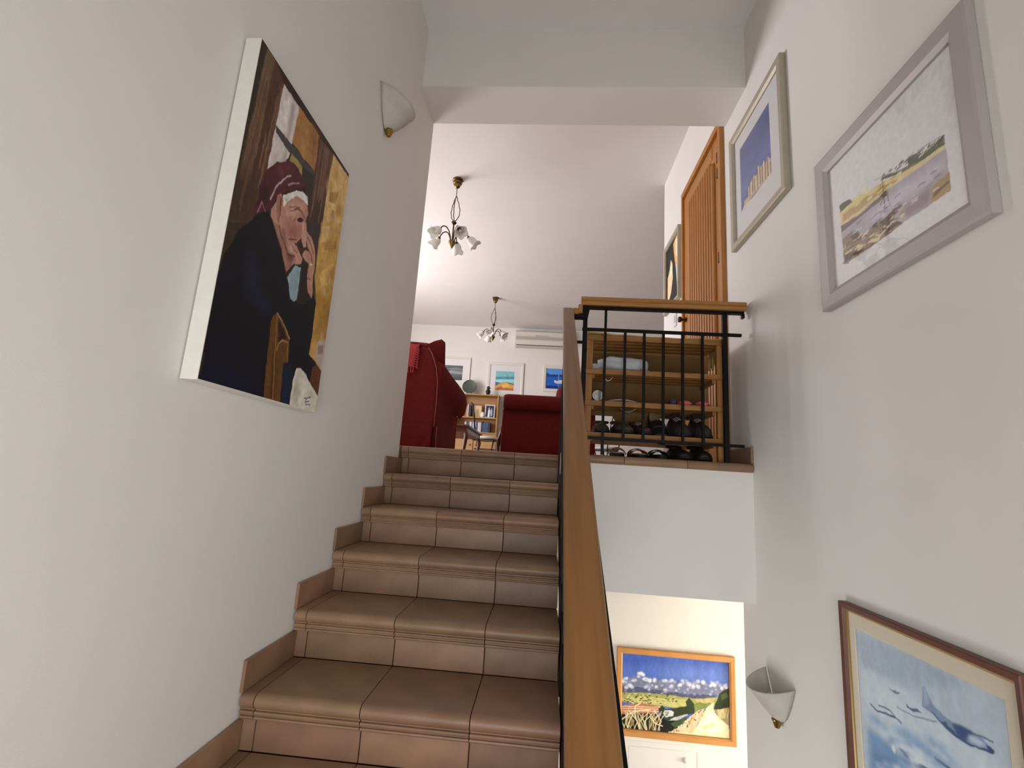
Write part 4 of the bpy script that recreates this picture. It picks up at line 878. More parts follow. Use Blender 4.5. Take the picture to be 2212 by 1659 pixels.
ART_JET = [
 ('p', (176, 190, 202), [-0.063, 0.994, 1.025, 1.081, 1.016, 0.431, -0.088, -0.377]),
 ('s', (160, 176, 192), 0.02, [-0.013, 0.952, 0.555, 1.004, 0.741, 0.929, 0.38, 0.767, 0.04, 0.748]),
 ('s', (150, 168, 184), 0.02, [0.55, 0.969, 0.778, 0.998, 0.773, 0.944, 0.614, 0.927]),
 ('s', (188, 202, 212), 0.02, [0.04, 0.748, 0.38, 0.767, 0.523, 0.717, 0.771, 0.677, 0.978, 0.69, 0.995, 0.587, 0.177, 0.421, 0.05, 0.55]),
 ('s', (122, 158, 192), 0.02, [0.07, 0.46, 0.157, 0.485, 0.25, 0.46, 0.231, 0.431, 0.105, 0.421]),
 ('s', (96, 140, 182), 0.02, [0.054, 0.381, 0.225, 0.385, 0.386, 0.381, 0.555, 0.379, 0.614, 0.34, 0.041, -0.035]),
 ('s', (128, 164, 196), 0.02, [0.236, 0.49, 0.418, 0.55, 0.557, 0.525, 0.668, 0.498, 0.56, 0.431, 0.438, 0.458]),
 ('s', (200, 212, 220), 0.02, [0.105, 0.421, 0.231, 0.431, 0.36, 0.431, 0.566, 0.477, 0.627, 0.45, 0.488, 0.398, 0.292, 0.373]),
 ('s', (118, 156, 190), 0.02, [0.494, 0.573, 0.564, 0.59, 0.64, 0.562, 0.728, 0.542, 0.632, 0.506]),
 ('s', (70, 112, 160), 0.02, [0.088, 0.252, 0.216, 0.281, 0.38, 0.321, 0.328, 0.267, 0.09, 0.169]),
 ('p', (214, 220, 222), [0.27, 0.417, 0.292, 0.373, 0.276, 0.342, 0.258, 0.36]),
 ('p', (46, 76, 122), [0.31, 0.402, 0.373, 0.402, 0.4, 0.373, 0.355, 0.375]),
 ('l', (62, 84, 118), 0.01, [0.103, 0.54, 0.16, 0.525, 0.241, 0.548, 0.31, 0.565]),
 ('l', (84, 104, 134), 0.008, [0.175, 0.571, 0.263, 0.583, 0.35, 0.554]),
 ('p', (96, 118, 150), [0.268, 0.723, 0.294, 0.715, 0.328, 0.727, 0.36, 0.727, 0.333, 0.71, 0.285, 0.708]),
 ('p', (76, 98, 136), [0.398, 0.69, 0.422, 0.679, 0.47, 0.698, 0.506, 0.692, 0.445, 0.667, 0.404, 0.667]),
 ('l', (130, 146, 166), 0.006, [0.326, 0.631, 0.443, 0.644, 0.602, 0.692]),
 ('p', (120, 144, 174), [0.526, 0.837, 0.546, 0.85, 0.564, 0.81, 0.6, 0.767, 0.652, 0.748, 0.701, 0.738, 0.757, 0.754, 0.802, 0.754, 0.856, 0.75, 0.895, 0.733, 0.919, 0.723, 0.908, 0.708, 0.854, 0.692, 0.789, 0.688, 0.683, 0.681, 0.616, 0.71, 0.562, 0.729, 0.514, 0.727]),
 ('s', (150, 170, 194), 0.006, [0.528, 0.833, 0.546, 0.848, 0.56, 0.808, 0.569, 0.769, 0.526, 0.742]),
 ('p', (44, 78, 126), [0.566, 0.727, 0.593, 0.725, 0.629, 0.706, 0.663, 0.721, 0.674, 0.706, 0.715, 0.698, 0.789, 0.688, 0.854, 0.692, 0.793, 0.675, 0.683, 0.677, 0.616, 0.704]),
 ('s', (40, 72, 122), 0.005, [0.695, 0.731, 0.757, 0.752, 0.802, 0.754, 0.823, 0.742, 0.787, 0.727, 0.773, 0.694, 0.784, 0.685, 0.726, 0.69]),
 ('p', (48, 70, 116), [0.876, 0.731, 0.895, 0.733, 0.919, 0.723, 0.908, 0.708, 0.854, 0.692, 0.816, 0.69, 0.883, 0.713]),
 ('s', (186, 198, 216), 0.008, [0.787, 0.723, 0.832, 0.738, 0.874, 0.727, 0.84, 0.702, 0.796, 0.702]),
 ('l', (90, 108, 136), 0.006, [0.818, 0.748, 0.863, 0.758, 0.914, 0.76]),
 ('l', (60, 90, 134), 0.012, [0.573, 0.492, 0.618, 0.488, 0.692, 0.492]),
 ('p', (60, 94, 140), [0.407, 0.377, 0.461, 0.398, 0.559, 0.408, 0.429, 0.363]),
 ('s', (110, 150, 188), 0.012, [0.333, 0.433, 0.389, 0.454, 0.427, 0.45, 0.364, 0.427]),
 ('s', (150, 180, 204), 0.012, [0.29, 0.315, 0.348, 0.338, 0.386, 0.335, 0.321, 0.31]),
 ('s', (110, 150, 188), 0.012, [0.238, 0.265, 0.297, 0.29, 0.337, 0.287, 0.27, 0.26]),
 ('s', (206, 216, 222), 0.012, [0.333, 0.404, 0.389, 0.425, 0.425, 0.423, 0.364, 0.4]),
 ('s', (206, 216, 222), 0.012, [0.355, 0.425, 0.409, 0.446, 0.447, 0.442, 0.384, 0.419]),
 ('s', (84, 126, 172), 0.012, [0.33, 0.354, 0.386, 0.375, 0.423, 0.373, 0.36, 0.35]),
 ('s', (206, 216, 222), 0.012, [0.243, 0.262, 0.303, 0.287, 0.342, 0.285, 0.276, 0.258]),
 ('s', (206, 216, 222), 0.012, [0.247, 0.229, 0.306, 0.254, 0.344, 0.254, 0.279, 0.225]),
 ('s', (150, 180, 204), 0.012, [0.479, 0.438, 0.53, 0.456, 0.564, 0.454, 0.506, 0.431]),
 ('s', (150, 180, 204), 0.012, [0.25, 0.429, 0.31, 0.45, 0.35, 0.446, 0.283, 0.423]),
 ('s', (206, 216, 222), 0.012, [0.463, 0.471, 0.515, 0.49, 0.548, 0.485, 0.492, 0.465]),
 ('s', (150, 180, 204), 0.012, [0.267, 0.358, 0.326, 0.381, 0.364, 0.379, 0.299, 0.354]),
 ('s', (150, 180, 204), 0.012, [0.328, 0.294, 0.384, 0.317, 0.42, 0.317, 0.357, 0.29]),
 ('s', (110, 150, 188), 0.012, [0.355, 0.452, 0.411, 0.471, 0.447, 0.467, 0.386, 0.446]),
 ('s', (206, 216, 222), 0.012, [0.101, 0.183, 0.166, 0.208, 0.209, 0.21, 0.137, 0.179]),
 ('s', (84, 126, 172), 0.012, [0.294, 0.381, 0.351, 0.402, 0.389, 0.4, 0.324, 0.377]),
 ('s', (150, 180, 204), 0.012, [0.526, 0.402, 0.575, 0.421, 0.607, 0.419, 0.551, 0.396]),
 ('s', (110, 150, 188), 0.012, [0.532, 0.45, 0.58, 0.469, 0.613, 0.465, 0.559, 0.444]),
 ('s', (150, 180, 204), 0.012, [0.164, 0.231, 0.227, 0.256, 0.268, 0.256, 0.198, 0.227]),
 ('s', (206, 216, 222), 0.012, [0.548, 0.531, 0.596, 0.548, 0.627, 0.544, 0.573, 0.525]),
 ('s', (206, 216, 222), 0.012, [0.395, 0.383, 0.449, 0.404, 0.483, 0.402, 0.423, 0.377]),
 ('s', (206, 216, 222), 0.012, [0.449, 0.35, 0.499, 0.371, 0.533, 0.369, 0.476, 0.346]),
 ('s', (206, 216, 222), 0.012, [0.423, 0.458, 0.476, 0.477, 0.51, 0.475, 0.452, 0.452]),
 ('s', (206, 216, 222), 0.012, [0.279, 0.406, 0.337, 0.427, 0.377, 0.425, 0.31, 0.4]),
 ('s', (110, 150, 188), 0.012, [0.595, 0.581, 0.641, 0.598, 0.672, 0.594, 0.62, 0.575]),
 ('s', (84, 126, 172), 0.012, [0.11, 0.19, 0.175, 0.217, 0.218, 0.217, 0.146, 0.188]),
 ('s', (150, 180, 204), 0.012, [0.225, 0.398, 0.285, 0.419, 0.324, 0.417, 0.258, 0.392]),
 ('s', (150, 180, 204), 0.012, [0.519, 0.479, 0.568, 0.496, 0.6, 0.494, 0.546, 0.473]),
 ('s', (110, 150, 188), 0.012, [0.542, 0.502, 0.591, 0.521, 0.622, 0.517, 0.568, 0.496]),
 ('s', (206, 216, 222), 0.012, [0.368, 0.379, 0.422, 0.398, 0.458, 0.396, 0.396, 0.373]),
 ('s', (84, 126, 172), 0.012, [0.476, 0.338, 0.526, 0.358, 0.559, 0.356, 0.503, 0.333]),
 ('s', (150, 180, 204), 0.012, [0.499, 0.333, 0.55, 0.352, 0.58, 0.352, 0.526, 0.327]),
 ('s', (206, 216, 222), 0.012, [0.553, 0.4, 0.6, 0.419, 0.632, 0.417, 0.578, 0.394]),
 ('s', (206, 216, 222), 0.012, [0.568, 0.371, 0.614, 0.39, 0.645, 0.388, 0.593, 0.367]),
 ('s', (206, 216, 222), 0.012, [0.38, 0.342, 0.434, 0.363, 0.468, 0.36, 0.409, 0.338]),
 ('s', (110, 150, 188), 0.012, [0.328, 0.39, 0.384, 0.41, 0.422, 0.408, 0.359, 0.385]),
 ('s', (84, 126, 172), 0.012, [0.225, 0.415, 0.286, 0.435, 0.326, 0.431, 0.259, 0.408]),
 ('s', (84, 126, 172), 0.012, [0.479, 0.479, 0.53, 0.498, 0.562, 0.494, 0.506, 0.473]),
 ('s', (206, 216, 222), 0.012, [0.333, 0.425, 0.389, 0.446, 0.427, 0.442, 0.364, 0.419]),
 ('s', (150, 180, 204), 0.012, [0.35, 0.323, 0.404, 0.344, 0.44, 0.344, 0.378, 0.317]),
 ('s', (110, 150, 188), 0.012, [0.447, 0.356, 0.499, 0.377, 0.532, 0.375, 0.474, 0.352]),
 ('s', (206, 216, 222), 0.012, [0.584, 0.425, 0.631, 0.444, 0.661, 0.442, 0.609, 0.419]),
 ('s', (206, 216, 222), 0.012, [0.409, 0.306, 0.461, 0.329, 0.495, 0.327, 0.436, 0.302]),
 ('s', (150, 180, 204), 0.012, [0.267, 0.421, 0.326, 0.442, 0.366, 0.44, 0.299, 0.415]),
 ('s', (84, 126, 172), 0.012, [0.205, 0.385, 0.267, 0.408, 0.308, 0.406, 0.24, 0.381]),
 ('s', (110, 150, 188), 0.012, [0.432, 0.483, 0.485, 0.502, 0.519, 0.498, 0.461, 0.477]),
 ('s', (150, 180, 204), 0.012, [0.584, 0.504, 0.631, 0.521, 0.661, 0.519, 0.609, 0.498]),
 ('s', (84, 126, 172), 0.012, [0.431, 0.31, 0.483, 0.331, 0.517, 0.329, 0.459, 0.306]),
 ('s', (84, 126, 172), 0.012, [0.562, 0.477, 0.609, 0.494, 0.64, 0.49, 0.587, 0.471]),
 ('s', (206, 216, 222), 0.012, [0.596, 0.523, 0.641, 0.54, 0.672, 0.535, 0.62, 0.517]),
]
ART_LANDSCAPE = [
 ('p', (78, 104, 176), [-0.018, 1.025, 1.029, 1.034, 1.014, -0.023, -0.018, -0.051]),
 ('s', (60, 86, 164), 0.04, [-0.003, 0.996, 1.007, 1.008, 1.006, 0.968, 0.561, 0.983, 0.267, 0.871, -0.001, 0.824]),
 ('s', (104, 128, 194), 0.05, [0.414, 0.837, 1.004, 0.873, 1.003, 0.727, 0.561, 0.71, 0.341, 0.722]),
 ('p', (214, 198, 152), [-0.019, 0.051, 1.03, 0.129, 1.028, -0.051, -0.032, -0.102]),
 ('p', (24, 26, 22), [-0.019, 0.051, 0.416, 0.072, 0.459, -0.064, -0.032, -0.102]),
 ('s', (112, 118, 144), 0.01, [-0.01, 0.612, 0.12, 0.693, 0.341, 0.68, 0.561, 0.667, 0.779, 0.697, 0.994, 0.695, 0.993, 0.519, 0.675, 0.477, 0.341, 0.492, -0.007, 0.456]),
 ('p', (78, 82, 108), [-0.008, 0.559, 0.195, 0.555, 0.414, 0.534, 0.633, 0.532, 0.885, 0.547, 0.877, 0.504, 0.675, 0.47, 0.341, 0.492, -0.007, 0.456]),
 ('s', (132, 138, 160), 0.004, [0.225, 0.6, 0.232, 0.617, 0.246, 0.617, 0.25, 0.6, 0.238, 0.589]),
 ('s', (236, 236, 240), 0.004, [0.454, 0.608, 0.463, 0.631, 0.481, 0.629, 0.485, 0.608, 0.47, 0.595]),
 ('s', (236, 236, 240), 0.004, [0.238, 0.65, 0.25, 0.682, 0.273, 0.68, 0.279, 0.65, 0.258, 0.631]),
 ('s', (200, 204, 218), 0.004, [0.522, 0.619, 0.53, 0.638, 0.543, 0.636, 0.547, 0.619, 0.535, 0.608]),
 ('s', (236, 236, 240), 0.004, [0.211, 0.659, 0.222, 0.689, 0.244, 0.686, 0.251, 0.659, 0.231, 0.642]),
 ('s', (132, 138, 160), 0.004, [0.722, 0.608, 0.727, 0.619, 0.735, 0.619, 0.738, 0.608, 0.729, 0.602]),
 ('s', (190, 194, 208), 0.004, [0.026, 0.534, 0.037, 0.561, 0.058, 0.559, 0.064, 0.534, 0.046, 0.517]),
 ('s', (190, 194, 208), 0.004, [0.575, 0.538, 0.581, 0.557, 0.595, 0.555, 0.599, 0.538, 0.587, 0.528]),
 ('s', (200, 204, 218), 0.004, [0.696, 0.625, 0.709, 0.657, 0.732, 0.655, 0.738, 0.625, 0.717, 0.608]),
 ('s', (200, 204, 218), 0.004, [0.855, 0.71, 0.86, 0.722, 0.87, 0.72, 0.872, 0.71, 0.863, 0.701]),
 ('s', (160, 166, 186), 0.004, [0.239, 0.574, 0.25, 0.6, 0.269, 0.597, 0.275, 0.572, 0.257, 0.557]),
 ('s', (190, 194, 208), 0.004, [0.402, 0.549, 0.412, 0.57, 0.428, 0.568, 0.432, 0.549, 0.417, 0.536]),
 ('s', (96, 102, 128), 0.004, [0.561, 0.542, 0.57, 0.566, 0.588, 0.564, 0.593, 0.542, 0.577, 0.528]),
 ('s', (160, 166, 186), 0.004, [0.963, 0.625, 0.968, 0.64, 0.978, 0.638, 0.979, 0.625, 0.971, 0.619]),
 ('s', (150, 156, 176), 0.004, [0.931, 0.568, 0.939, 0.591, 0.956, 0.589, 0.96, 0.568, 0.945, 0.555]),
 ('s', (120, 126, 148), 0.004, [0.613, 0.525, 0.62, 0.54, 0.631, 0.538, 0.634, 0.523, 0.624, 0.515]),
 ('s', (160, 166, 186), 0.004, [0.463, 0.597, 0.471, 0.617, 0.486, 0.614, 0.49, 0.595, 0.477, 0.585]),
 ('s', (160, 166, 186), 0.004, [0.779, 0.663, 0.785, 0.676, 0.794, 0.676, 0.796, 0.663, 0.787, 0.655]),
 ('s', (132, 138, 160), 0.004, [0.414, 0.636, 0.42, 0.648, 0.43, 0.648, 0.431, 0.636, 0.423, 0.629]),
 ('s', (160, 166, 186), 0.004, [0.59, 0.695, 0.599, 0.72, 0.619, 0.718, 0.623, 0.693, 0.606, 0.68]),
 ('s', (120, 126, 148), 0.004, [0.533, 0.536, 0.54, 0.551, 0.551, 0.551, 0.555, 0.536, 0.544, 0.528]),
 ('s', (224, 226, 234), 0.004, [0.293, 0.672, 0.301, 0.695, 0.319, 0.693, 0.323, 0.672, 0.308, 0.659]),
 ('s', (150, 156, 176), 0.004, [0.919, 0.551, 0.925, 0.568, 0.938, 0.566, 0.941, 0.551, 0.93, 0.542]),
 ('s', (150, 156, 176), 0.004, [0.667, 0.53, 0.674, 0.547, 0.688, 0.547, 0.691, 0.53, 0.68, 0.521]),
 ('s', (132, 138, 160), 0.004, [0.867, 0.674, 0.876, 0.695, 0.89, 0.693, 0.894, 0.674, 0.88, 0.663]),
 ('s', (96, 102, 128), 0.004, [0.367, 0.538, 0.377, 0.561, 0.395, 0.559, 0.401, 0.536, 0.384, 0.523]),
 ('s', (160, 166, 186), 0.004, [0.417, 0.576, 0.423, 0.591, 0.434, 0.589, 0.438, 0.576, 0.427, 0.568]),
 ('s', (160, 166, 186), 0.004, [0.423, 0.661, 0.43, 0.678, 0.441, 0.676, 0.445, 0.661, 0.434, 0.653]),
 ('s', (224, 226, 234), 0.004, [-0.001, 0.606, 0.007, 0.629, 0.023, 0.627, 0.029, 0.606, 0.014, 0.593]),
 ('s', (186, 192, 210), 0.004, [0.365, 0.6, 0.37, 0.612, 0.38, 0.612, 0.383, 0.6, 0.374, 0.593]),
 ('s', (160, 166, 186), 0.004, [0.602, 0.64, 0.612, 0.665, 0.63, 0.663, 0.635, 0.64, 0.619, 0.625]),
 ('s', (132, 138, 160), 0.004, [0.587, 0.669, 0.595, 0.691, 0.61, 0.689, 0.615, 0.669, 0.601, 0.657]),
 ('s', (160, 166, 186), 0.004, [0.041, 0.557, 0.054, 0.589, 0.077, 0.587, 0.084, 0.557, 0.064, 0.54]),
 ('s', (200, 204, 218), 0.004, [0.605, 0.667, 0.613, 0.691, 0.63, 0.689, 0.635, 0.667, 0.62, 0.655]),
 ('s', (132, 138, 160), 0.004, [0.349, 0.648, 0.356, 0.665, 0.37, 0.665, 0.373, 0.648, 0.362, 0.638]),
 ('s', (150, 156, 176), 0.004, [0.256, 0.549, 0.26, 0.561, 0.269, 0.559, 0.272, 0.549, 0.264, 0.542]),
 ('s', (200, 204, 218), 0.004, [0.29, 0.657, 0.301, 0.684, 0.32, 0.68, 0.326, 0.655, 0.308, 0.64]),
 ('s', (224, 226, 234), 0.004, [0.309, 0.576, 0.319, 0.602, 0.337, 0.6, 0.343, 0.576, 0.326, 0.564]),
 ('s', (200, 204, 218), 0.004, [0.091, 0.629, 0.098, 0.646, 0.11, 0.644, 0.115, 0.629, 0.104, 0.619]),
 ('s', (150, 156, 176), 0.004, [0.425, 0.544, 0.431, 0.557, 0.441, 0.557, 0.443, 0.544, 0.435, 0.536]),
 ('s', (224, 226, 234), 0.004, [0.859, 0.661, 0.865, 0.676, 0.876, 0.676, 0.878, 0.661, 0.869, 0.653]),
 ('s', (150, 156, 176), 0.004, [0.026, 0.489, 0.032, 0.506, 0.044, 0.504, 0.048, 0.489, 0.037, 0.481]),
 ('s', (224, 226, 234), 0.004, [0.83, 0.678, 0.841, 0.706, 0.862, 0.703, 0.867, 0.678, 0.848, 0.661]),
 ('s', (160, 166, 186), 0.004, [0.785, 0.674, 0.79, 0.686, 0.798, 0.686, 0.801, 0.674, 0.793, 0.667]),
 ('s', (190, 194, 208), 0.004, [0.499, 0.551, 0.507, 0.572, 0.522, 0.57, 0.526, 0.551, 0.512, 0.54]),
 ('s', (236, 236, 240), 0.004, [0.282, 0.6, 0.286, 0.61, 0.294, 0.608, 0.296, 0.6, 0.289, 0.593]),
 ('s', (132, 138, 160), 0.004, [0.135, 0.737, 0.146, 0.769, 0.17, 0.765, 0.175, 0.737, 0.156, 0.72]),
 ('s', (186, 192, 210), 0.004, [0.948, 0.669, 0.96, 0.701, 0.982, 0.697, 0.988, 0.669, 0.967, 0.653]),
 ('s', (186, 192, 210), 0.004, [0.203, 0.555, 0.214, 0.583, 0.235, 0.581, 0.242, 0.553, 0.222, 0.538]),
 ('s', (120, 126, 148), 0.004, [0.721, 0.538, 0.731, 0.559, 0.746, 0.557, 0.75, 0.538, 0.736, 0.525]),
 ('s', (120, 126, 148), 0.004, [0.834, 0.544, 0.838, 0.557, 0.848, 0.557, 0.851, 0.544, 0.843, 0.538]),
 ('s', (190, 194, 208), 0.004, [0.023, 0.528, 0.032, 0.549, 0.047, 0.547, 0.052, 0.528, 0.039, 0.517]),
 ('s', (200, 204, 218), 0.004, [0.552, 0.693, 0.564, 0.718, 0.581, 0.716, 0.587, 0.693, 0.57, 0.678]),
 ('s', (132, 138, 160), 0.004, [0.49, 0.669, 0.494, 0.68, 0.503, 0.678, 0.504, 0.669, 0.497, 0.663]),
 ('s', (150, 156, 176), 0.004, [0.395, 0.521, 0.405, 0.544, 0.421, 0.542, 0.425, 0.521, 0.41, 0.508]),
 ('s', (96, 102, 128), 0.004, [0.239, 0.53, 0.247, 0.549, 0.261, 0.549, 0.265, 0.53, 0.253, 0.517]),
 ('s', (224, 226, 234), 0.004, [0.2, 0.661, 0.213, 0.691, 0.233, 0.689, 0.24, 0.661, 0.22, 0.644]),
 ('s', (120, 126, 148), 0.004, [0.152, 0.612, 0.163, 0.644, 0.185, 0.64, 0.192, 0.612, 0.171, 0.595]),
 ('s', (160, 166, 186), 0.004, [0.47, 0.61, 0.478, 0.629, 0.492, 0.627, 0.494, 0.61, 0.482, 0.6]),
 ('s', (224, 226, 234), 0.004, [0.233, 0.585, 0.242, 0.606, 0.258, 0.604, 0.262, 0.585, 0.247, 0.572]),
 ('s', (150, 156, 176), 0.004, [0.461, 0.566, 0.465, 0.576, 0.472, 0.576, 0.475, 0.566, 0.468, 0.561]),
 ('s', (224, 226, 234), 0.004, [0.033, 0.655, 0.041, 0.676, 0.057, 0.674, 0.061, 0.655, 0.047, 0.644]),
 ('s', (160, 166, 186), 0.004, [0.826, 0.708, 0.834, 0.729, 0.849, 0.727, 0.854, 0.708, 0.84, 0.695]),
 ('s', (236, 236, 240), 0.004, [0.144, 0.735, 0.152, 0.754, 0.164, 0.752, 0.169, 0.735, 0.156, 0.725]),
 ('s', (160, 166, 186), 0.004, [0.57, 0.657, 0.576, 0.669, 0.586, 0.669, 0.588, 0.657, 0.579, 0.648]),
 ('s', (186, 192, 210), 0.004, [0.419, 0.676, 0.423, 0.686, 0.43, 0.684, 0.431, 0.676, 0.425, 0.669]),
 ('s', (160, 166, 186), 0.004, [0.367, 0.676, 0.373, 0.691, 0.384, 0.689, 0.387, 0.676, 0.377, 0.669]),
 ('s', (186, 192, 210), 0.004, [0.442, 0.593, 0.45, 0.614, 0.467, 0.612, 0.471, 0.593, 0.456, 0.581]),
 ('s', (160, 166, 186), 0.004, [0.775, 0.623, 0.783, 0.642, 0.797, 0.64, 0.8, 0.623, 0.787, 0.61]),
 ('s', (190, 194, 208), 0.004, [0.608, 0.581, 0.615, 0.597, 0.627, 0.595, 0.63, 0.581, 0.619, 0.57]),
 ('s', (186, 192, 210), 0.004, [0.442, 0.663, 0.45, 0.686, 0.467, 0.684, 0.471, 0.663, 0.456, 0.653]),
 ('s', (120, 126, 148), 0.004, [0.572, 0.568, 0.579, 0.583, 0.59, 0.581, 0.593, 0.568, 0.583, 0.559]),
 ('s', (160, 166, 186), 0.004, [0.899, 0.676, 0.912, 0.706, 0.932, 0.703, 0.938, 0.676, 0.919, 0.659]),
 ('s', (186, 192, 210), 0.004, [0.102, 0.633, 0.113, 0.663, 0.137, 0.661, 0.142, 0.631, 0.123, 0.614]),
 ('s', (120, 126, 148), 0.004, [0.634, 0.551, 0.645, 0.578, 0.666, 0.576, 0.671, 0.551, 0.652, 0.536]),
 ('s', (132, 138, 160), 0.004, [0.714, 0.629, 0.72, 0.642, 0.728, 0.642, 0.731, 0.629, 0.722, 0.623]),
 ('s', (236, 236, 240), 0.004, [0.696, 0.646, 0.702, 0.661, 0.713, 0.659, 0.715, 0.646, 0.706, 0.638]),
 ('s', (236, 236, 240), 0.004, [0.037, 0.653, 0.041, 0.665, 0.051, 0.663, 0.054, 0.653, 0.046, 0.646]),
 ('s', (224, 226, 234), 0.004, [0.159, 0.739, 0.17, 0.767, 0.192, 0.765, 0.198, 0.737, 0.178, 0.722]),
 ('s', (186, 192, 210), 0.004, [0.012, 0.648, 0.021, 0.669, 0.036, 0.667, 0.04, 0.648, 0.028, 0.638]),
 ('s', (224, 226, 234), 0.004, [0.916, 0.64, 0.927, 0.667, 0.948, 0.665, 0.952, 0.64, 0.934, 0.625]),
 ('s', (200, 204, 218), 0.004, [0.963, 0.648, 0.971, 0.669, 0.986, 0.667, 0.99, 0.646, 0.977, 0.636]),
 ('s', (96, 102, 128), 0.004, [0.088, 0.544, 0.099, 0.576, 0.123, 0.572, 0.128, 0.544, 0.109, 0.528]),
 ('s', (200, 204, 218), 0.004, [0.847, 0.701, 0.852, 0.712, 0.86, 0.712, 0.862, 0.701, 0.855, 0.695]),
 ('s', (236, 236, 240), 0.004, [0.62, 0.644, 0.63, 0.669, 0.649, 0.667, 0.653, 0.644, 0.637, 0.629]),
 ('s', (132, 138, 160), 0.004, [0.232, 0.589, 0.244, 0.619, 0.267, 0.617, 0.272, 0.587, 0.253, 0.57]),
 ('s', (236, 236, 240), 0.004, [0.401, 0.678, 0.409, 0.699, 0.424, 0.697, 0.428, 0.678, 0.414, 0.667]),
 ('s', (190, 194, 208), 0.004, [0.815, 0.544, 0.823, 0.564, 0.837, 0.561, 0.841, 0.544, 0.827, 0.534]),
 ('s', (200, 204, 218), 0.004, [0.137, 0.693, 0.148, 0.722, 0.17, 0.718, 0.175, 0.691, 0.156, 0.676]),
 ('s', (190, 194, 208), 0.004, [0.077, 0.544, 0.09, 0.574, 0.112, 0.572, 0.117, 0.544, 0.098, 0.528]),
 ('s', (150, 156, 176), 0.004, [0.57, 0.555, 0.576, 0.568, 0.584, 0.566, 0.587, 0.555, 0.579, 0.547]),
 ('s', (186, 192, 210), 0.004, [0.568, 0.663, 0.575, 0.678, 0.586, 0.678, 0.588, 0.663, 0.579, 0.655]),
 ('s', (96, 102, 128), 0.004, [0.515, 0.568, 0.525, 0.593, 0.543, 0.591, 0.548, 0.568, 0.532, 0.555]),
 ('s', (236, 236, 240), 0.004, [0.863, 0.684, 0.87, 0.701, 0.881, 0.699, 0.884, 0.684, 0.873, 0.676]),
 ('s', (236, 236, 240), 0.004, [0.191, 0.665, 0.196, 0.68, 0.207, 0.678, 0.21, 0.665, 0.2, 0.657]),
 ('s', (236, 236, 240), 0.004, [0.742, 0.697, 0.754, 0.729, 0.776, 0.725, 0.783, 0.697, 0.762, 0.678]),
 ('s', (186, 192, 210), 0.004, [0.677, 0.684, 0.685, 0.708, 0.702, 0.706, 0.706, 0.684, 0.691, 0.672]),
 ('s', (236, 236, 240), 0.004, [0.533, 0.633, 0.544, 0.659, 0.562, 0.657, 0.568, 0.631, 0.55, 0.619]),
 ('s', (150, 156, 176), 0.004, [0.762, 0.561, 0.767, 0.574, 0.775, 0.572, 0.776, 0.561, 0.769, 0.557]),
 ('s', (96, 102, 128), 0.004, [0.631, 0.578, 0.637, 0.589, 0.645, 0.589, 0.646, 0.578, 0.64, 0.572]),
 ('s', (200, 204, 218), 0.004, [0.231, 0.657, 0.238, 0.672, 0.249, 0.672, 0.251, 0.657, 0.242, 0.648]),
 ('s', (160, 166, 186), 0.004, [0.606, 0.6, 0.61, 0.61, 0.619, 0.608, 0.62, 0.6, 0.613, 0.593]),
 ('s', (224, 226, 234), 0.004, [0.16, 0.737, 0.166, 0.752, 0.175, 0.75, 0.178, 0.737, 0.169, 0.731]),
 ('s', (160, 166, 186), 0.004, [0.71, 0.701, 0.715, 0.712, 0.724, 0.712, 0.727, 0.699, 0.718, 0.693]),
 ('s', (160, 166, 186), 0.004, [0.021, 0.602, 0.03, 0.627, 0.05, 0.625, 0.055, 0.602, 0.039, 0.587]),
 ('s', (236, 236, 240), 0.004, [-0.004, 0.621, 0.003, 0.64, 0.018, 0.638, 0.022, 0.619, 0.008, 0.608]),
 ('s', (236, 236, 240), 0.004, [0.062, 0.566, 0.072, 0.593, 0.093, 0.591, 0.098, 0.566, 0.08, 0.551]),
 ('s', (160, 166, 186), 0.004, [0.38, 0.61, 0.384, 0.623, 0.394, 0.621, 0.396, 0.61, 0.388, 0.604]),
 ('s', (132, 138, 160), 0.004, [0.065, 0.608, 0.072, 0.627, 0.087, 0.627, 0.091, 0.608, 0.077, 0.597]),
 ('s', (160, 166, 186), 0.004, [0.873, 0.71, 0.885, 0.739, 0.907, 0.737, 0.913, 0.71, 0.892, 0.693]),
 ('s', (186, 192, 210), 0.004, [0.656, 0.661, 0.663, 0.68, 0.678, 0.678, 0.682, 0.661, 0.669, 0.65]),
 ('s', (160, 166, 186), 0.004, [0.648, 0.606, 0.659, 0.633, 0.68, 0.631, 0.684, 0.606, 0.666, 0.591]),
 ('s', (120, 126, 148), 0.004, [0.098, 0.498, 0.105, 0.515, 0.117, 0.515, 0.122, 0.498, 0.109, 0.489]),
 ('s', (160, 166, 186), 0.004, [0.651, 0.636, 0.655, 0.648, 0.663, 0.646, 0.664, 0.636, 0.657, 0.629]),
 ('s', (186, 192, 210), 0.004, [0.659, 0.625, 0.666, 0.64, 0.675, 0.638, 0.678, 0.625, 0.669, 0.619]),
 ('s', (186, 192, 210), 0.004, [0.707, 0.695, 0.714, 0.712, 0.728, 0.71, 0.731, 0.693, 0.72, 0.684]),
 ('s', (160, 166, 186), 0.004, [0.435, 0.678, 0.443, 0.701, 0.46, 0.699, 0.464, 0.678, 0.45, 0.665]),
 ('s', (160, 166, 186), 0.004, [0.623, 0.606, 0.631, 0.625, 0.645, 0.623, 0.649, 0.606, 0.635, 0.595]),
 ('s', (200, 204, 218), 0.004, [0.627, 0.644, 0.634, 0.661, 0.646, 0.659, 0.649, 0.644, 0.638, 0.633]),
 ('s', (132, 138, 160), 0.004, [0.686, 0.697, 0.692, 0.71, 0.702, 0.71, 0.704, 0.697, 0.695, 0.689]),
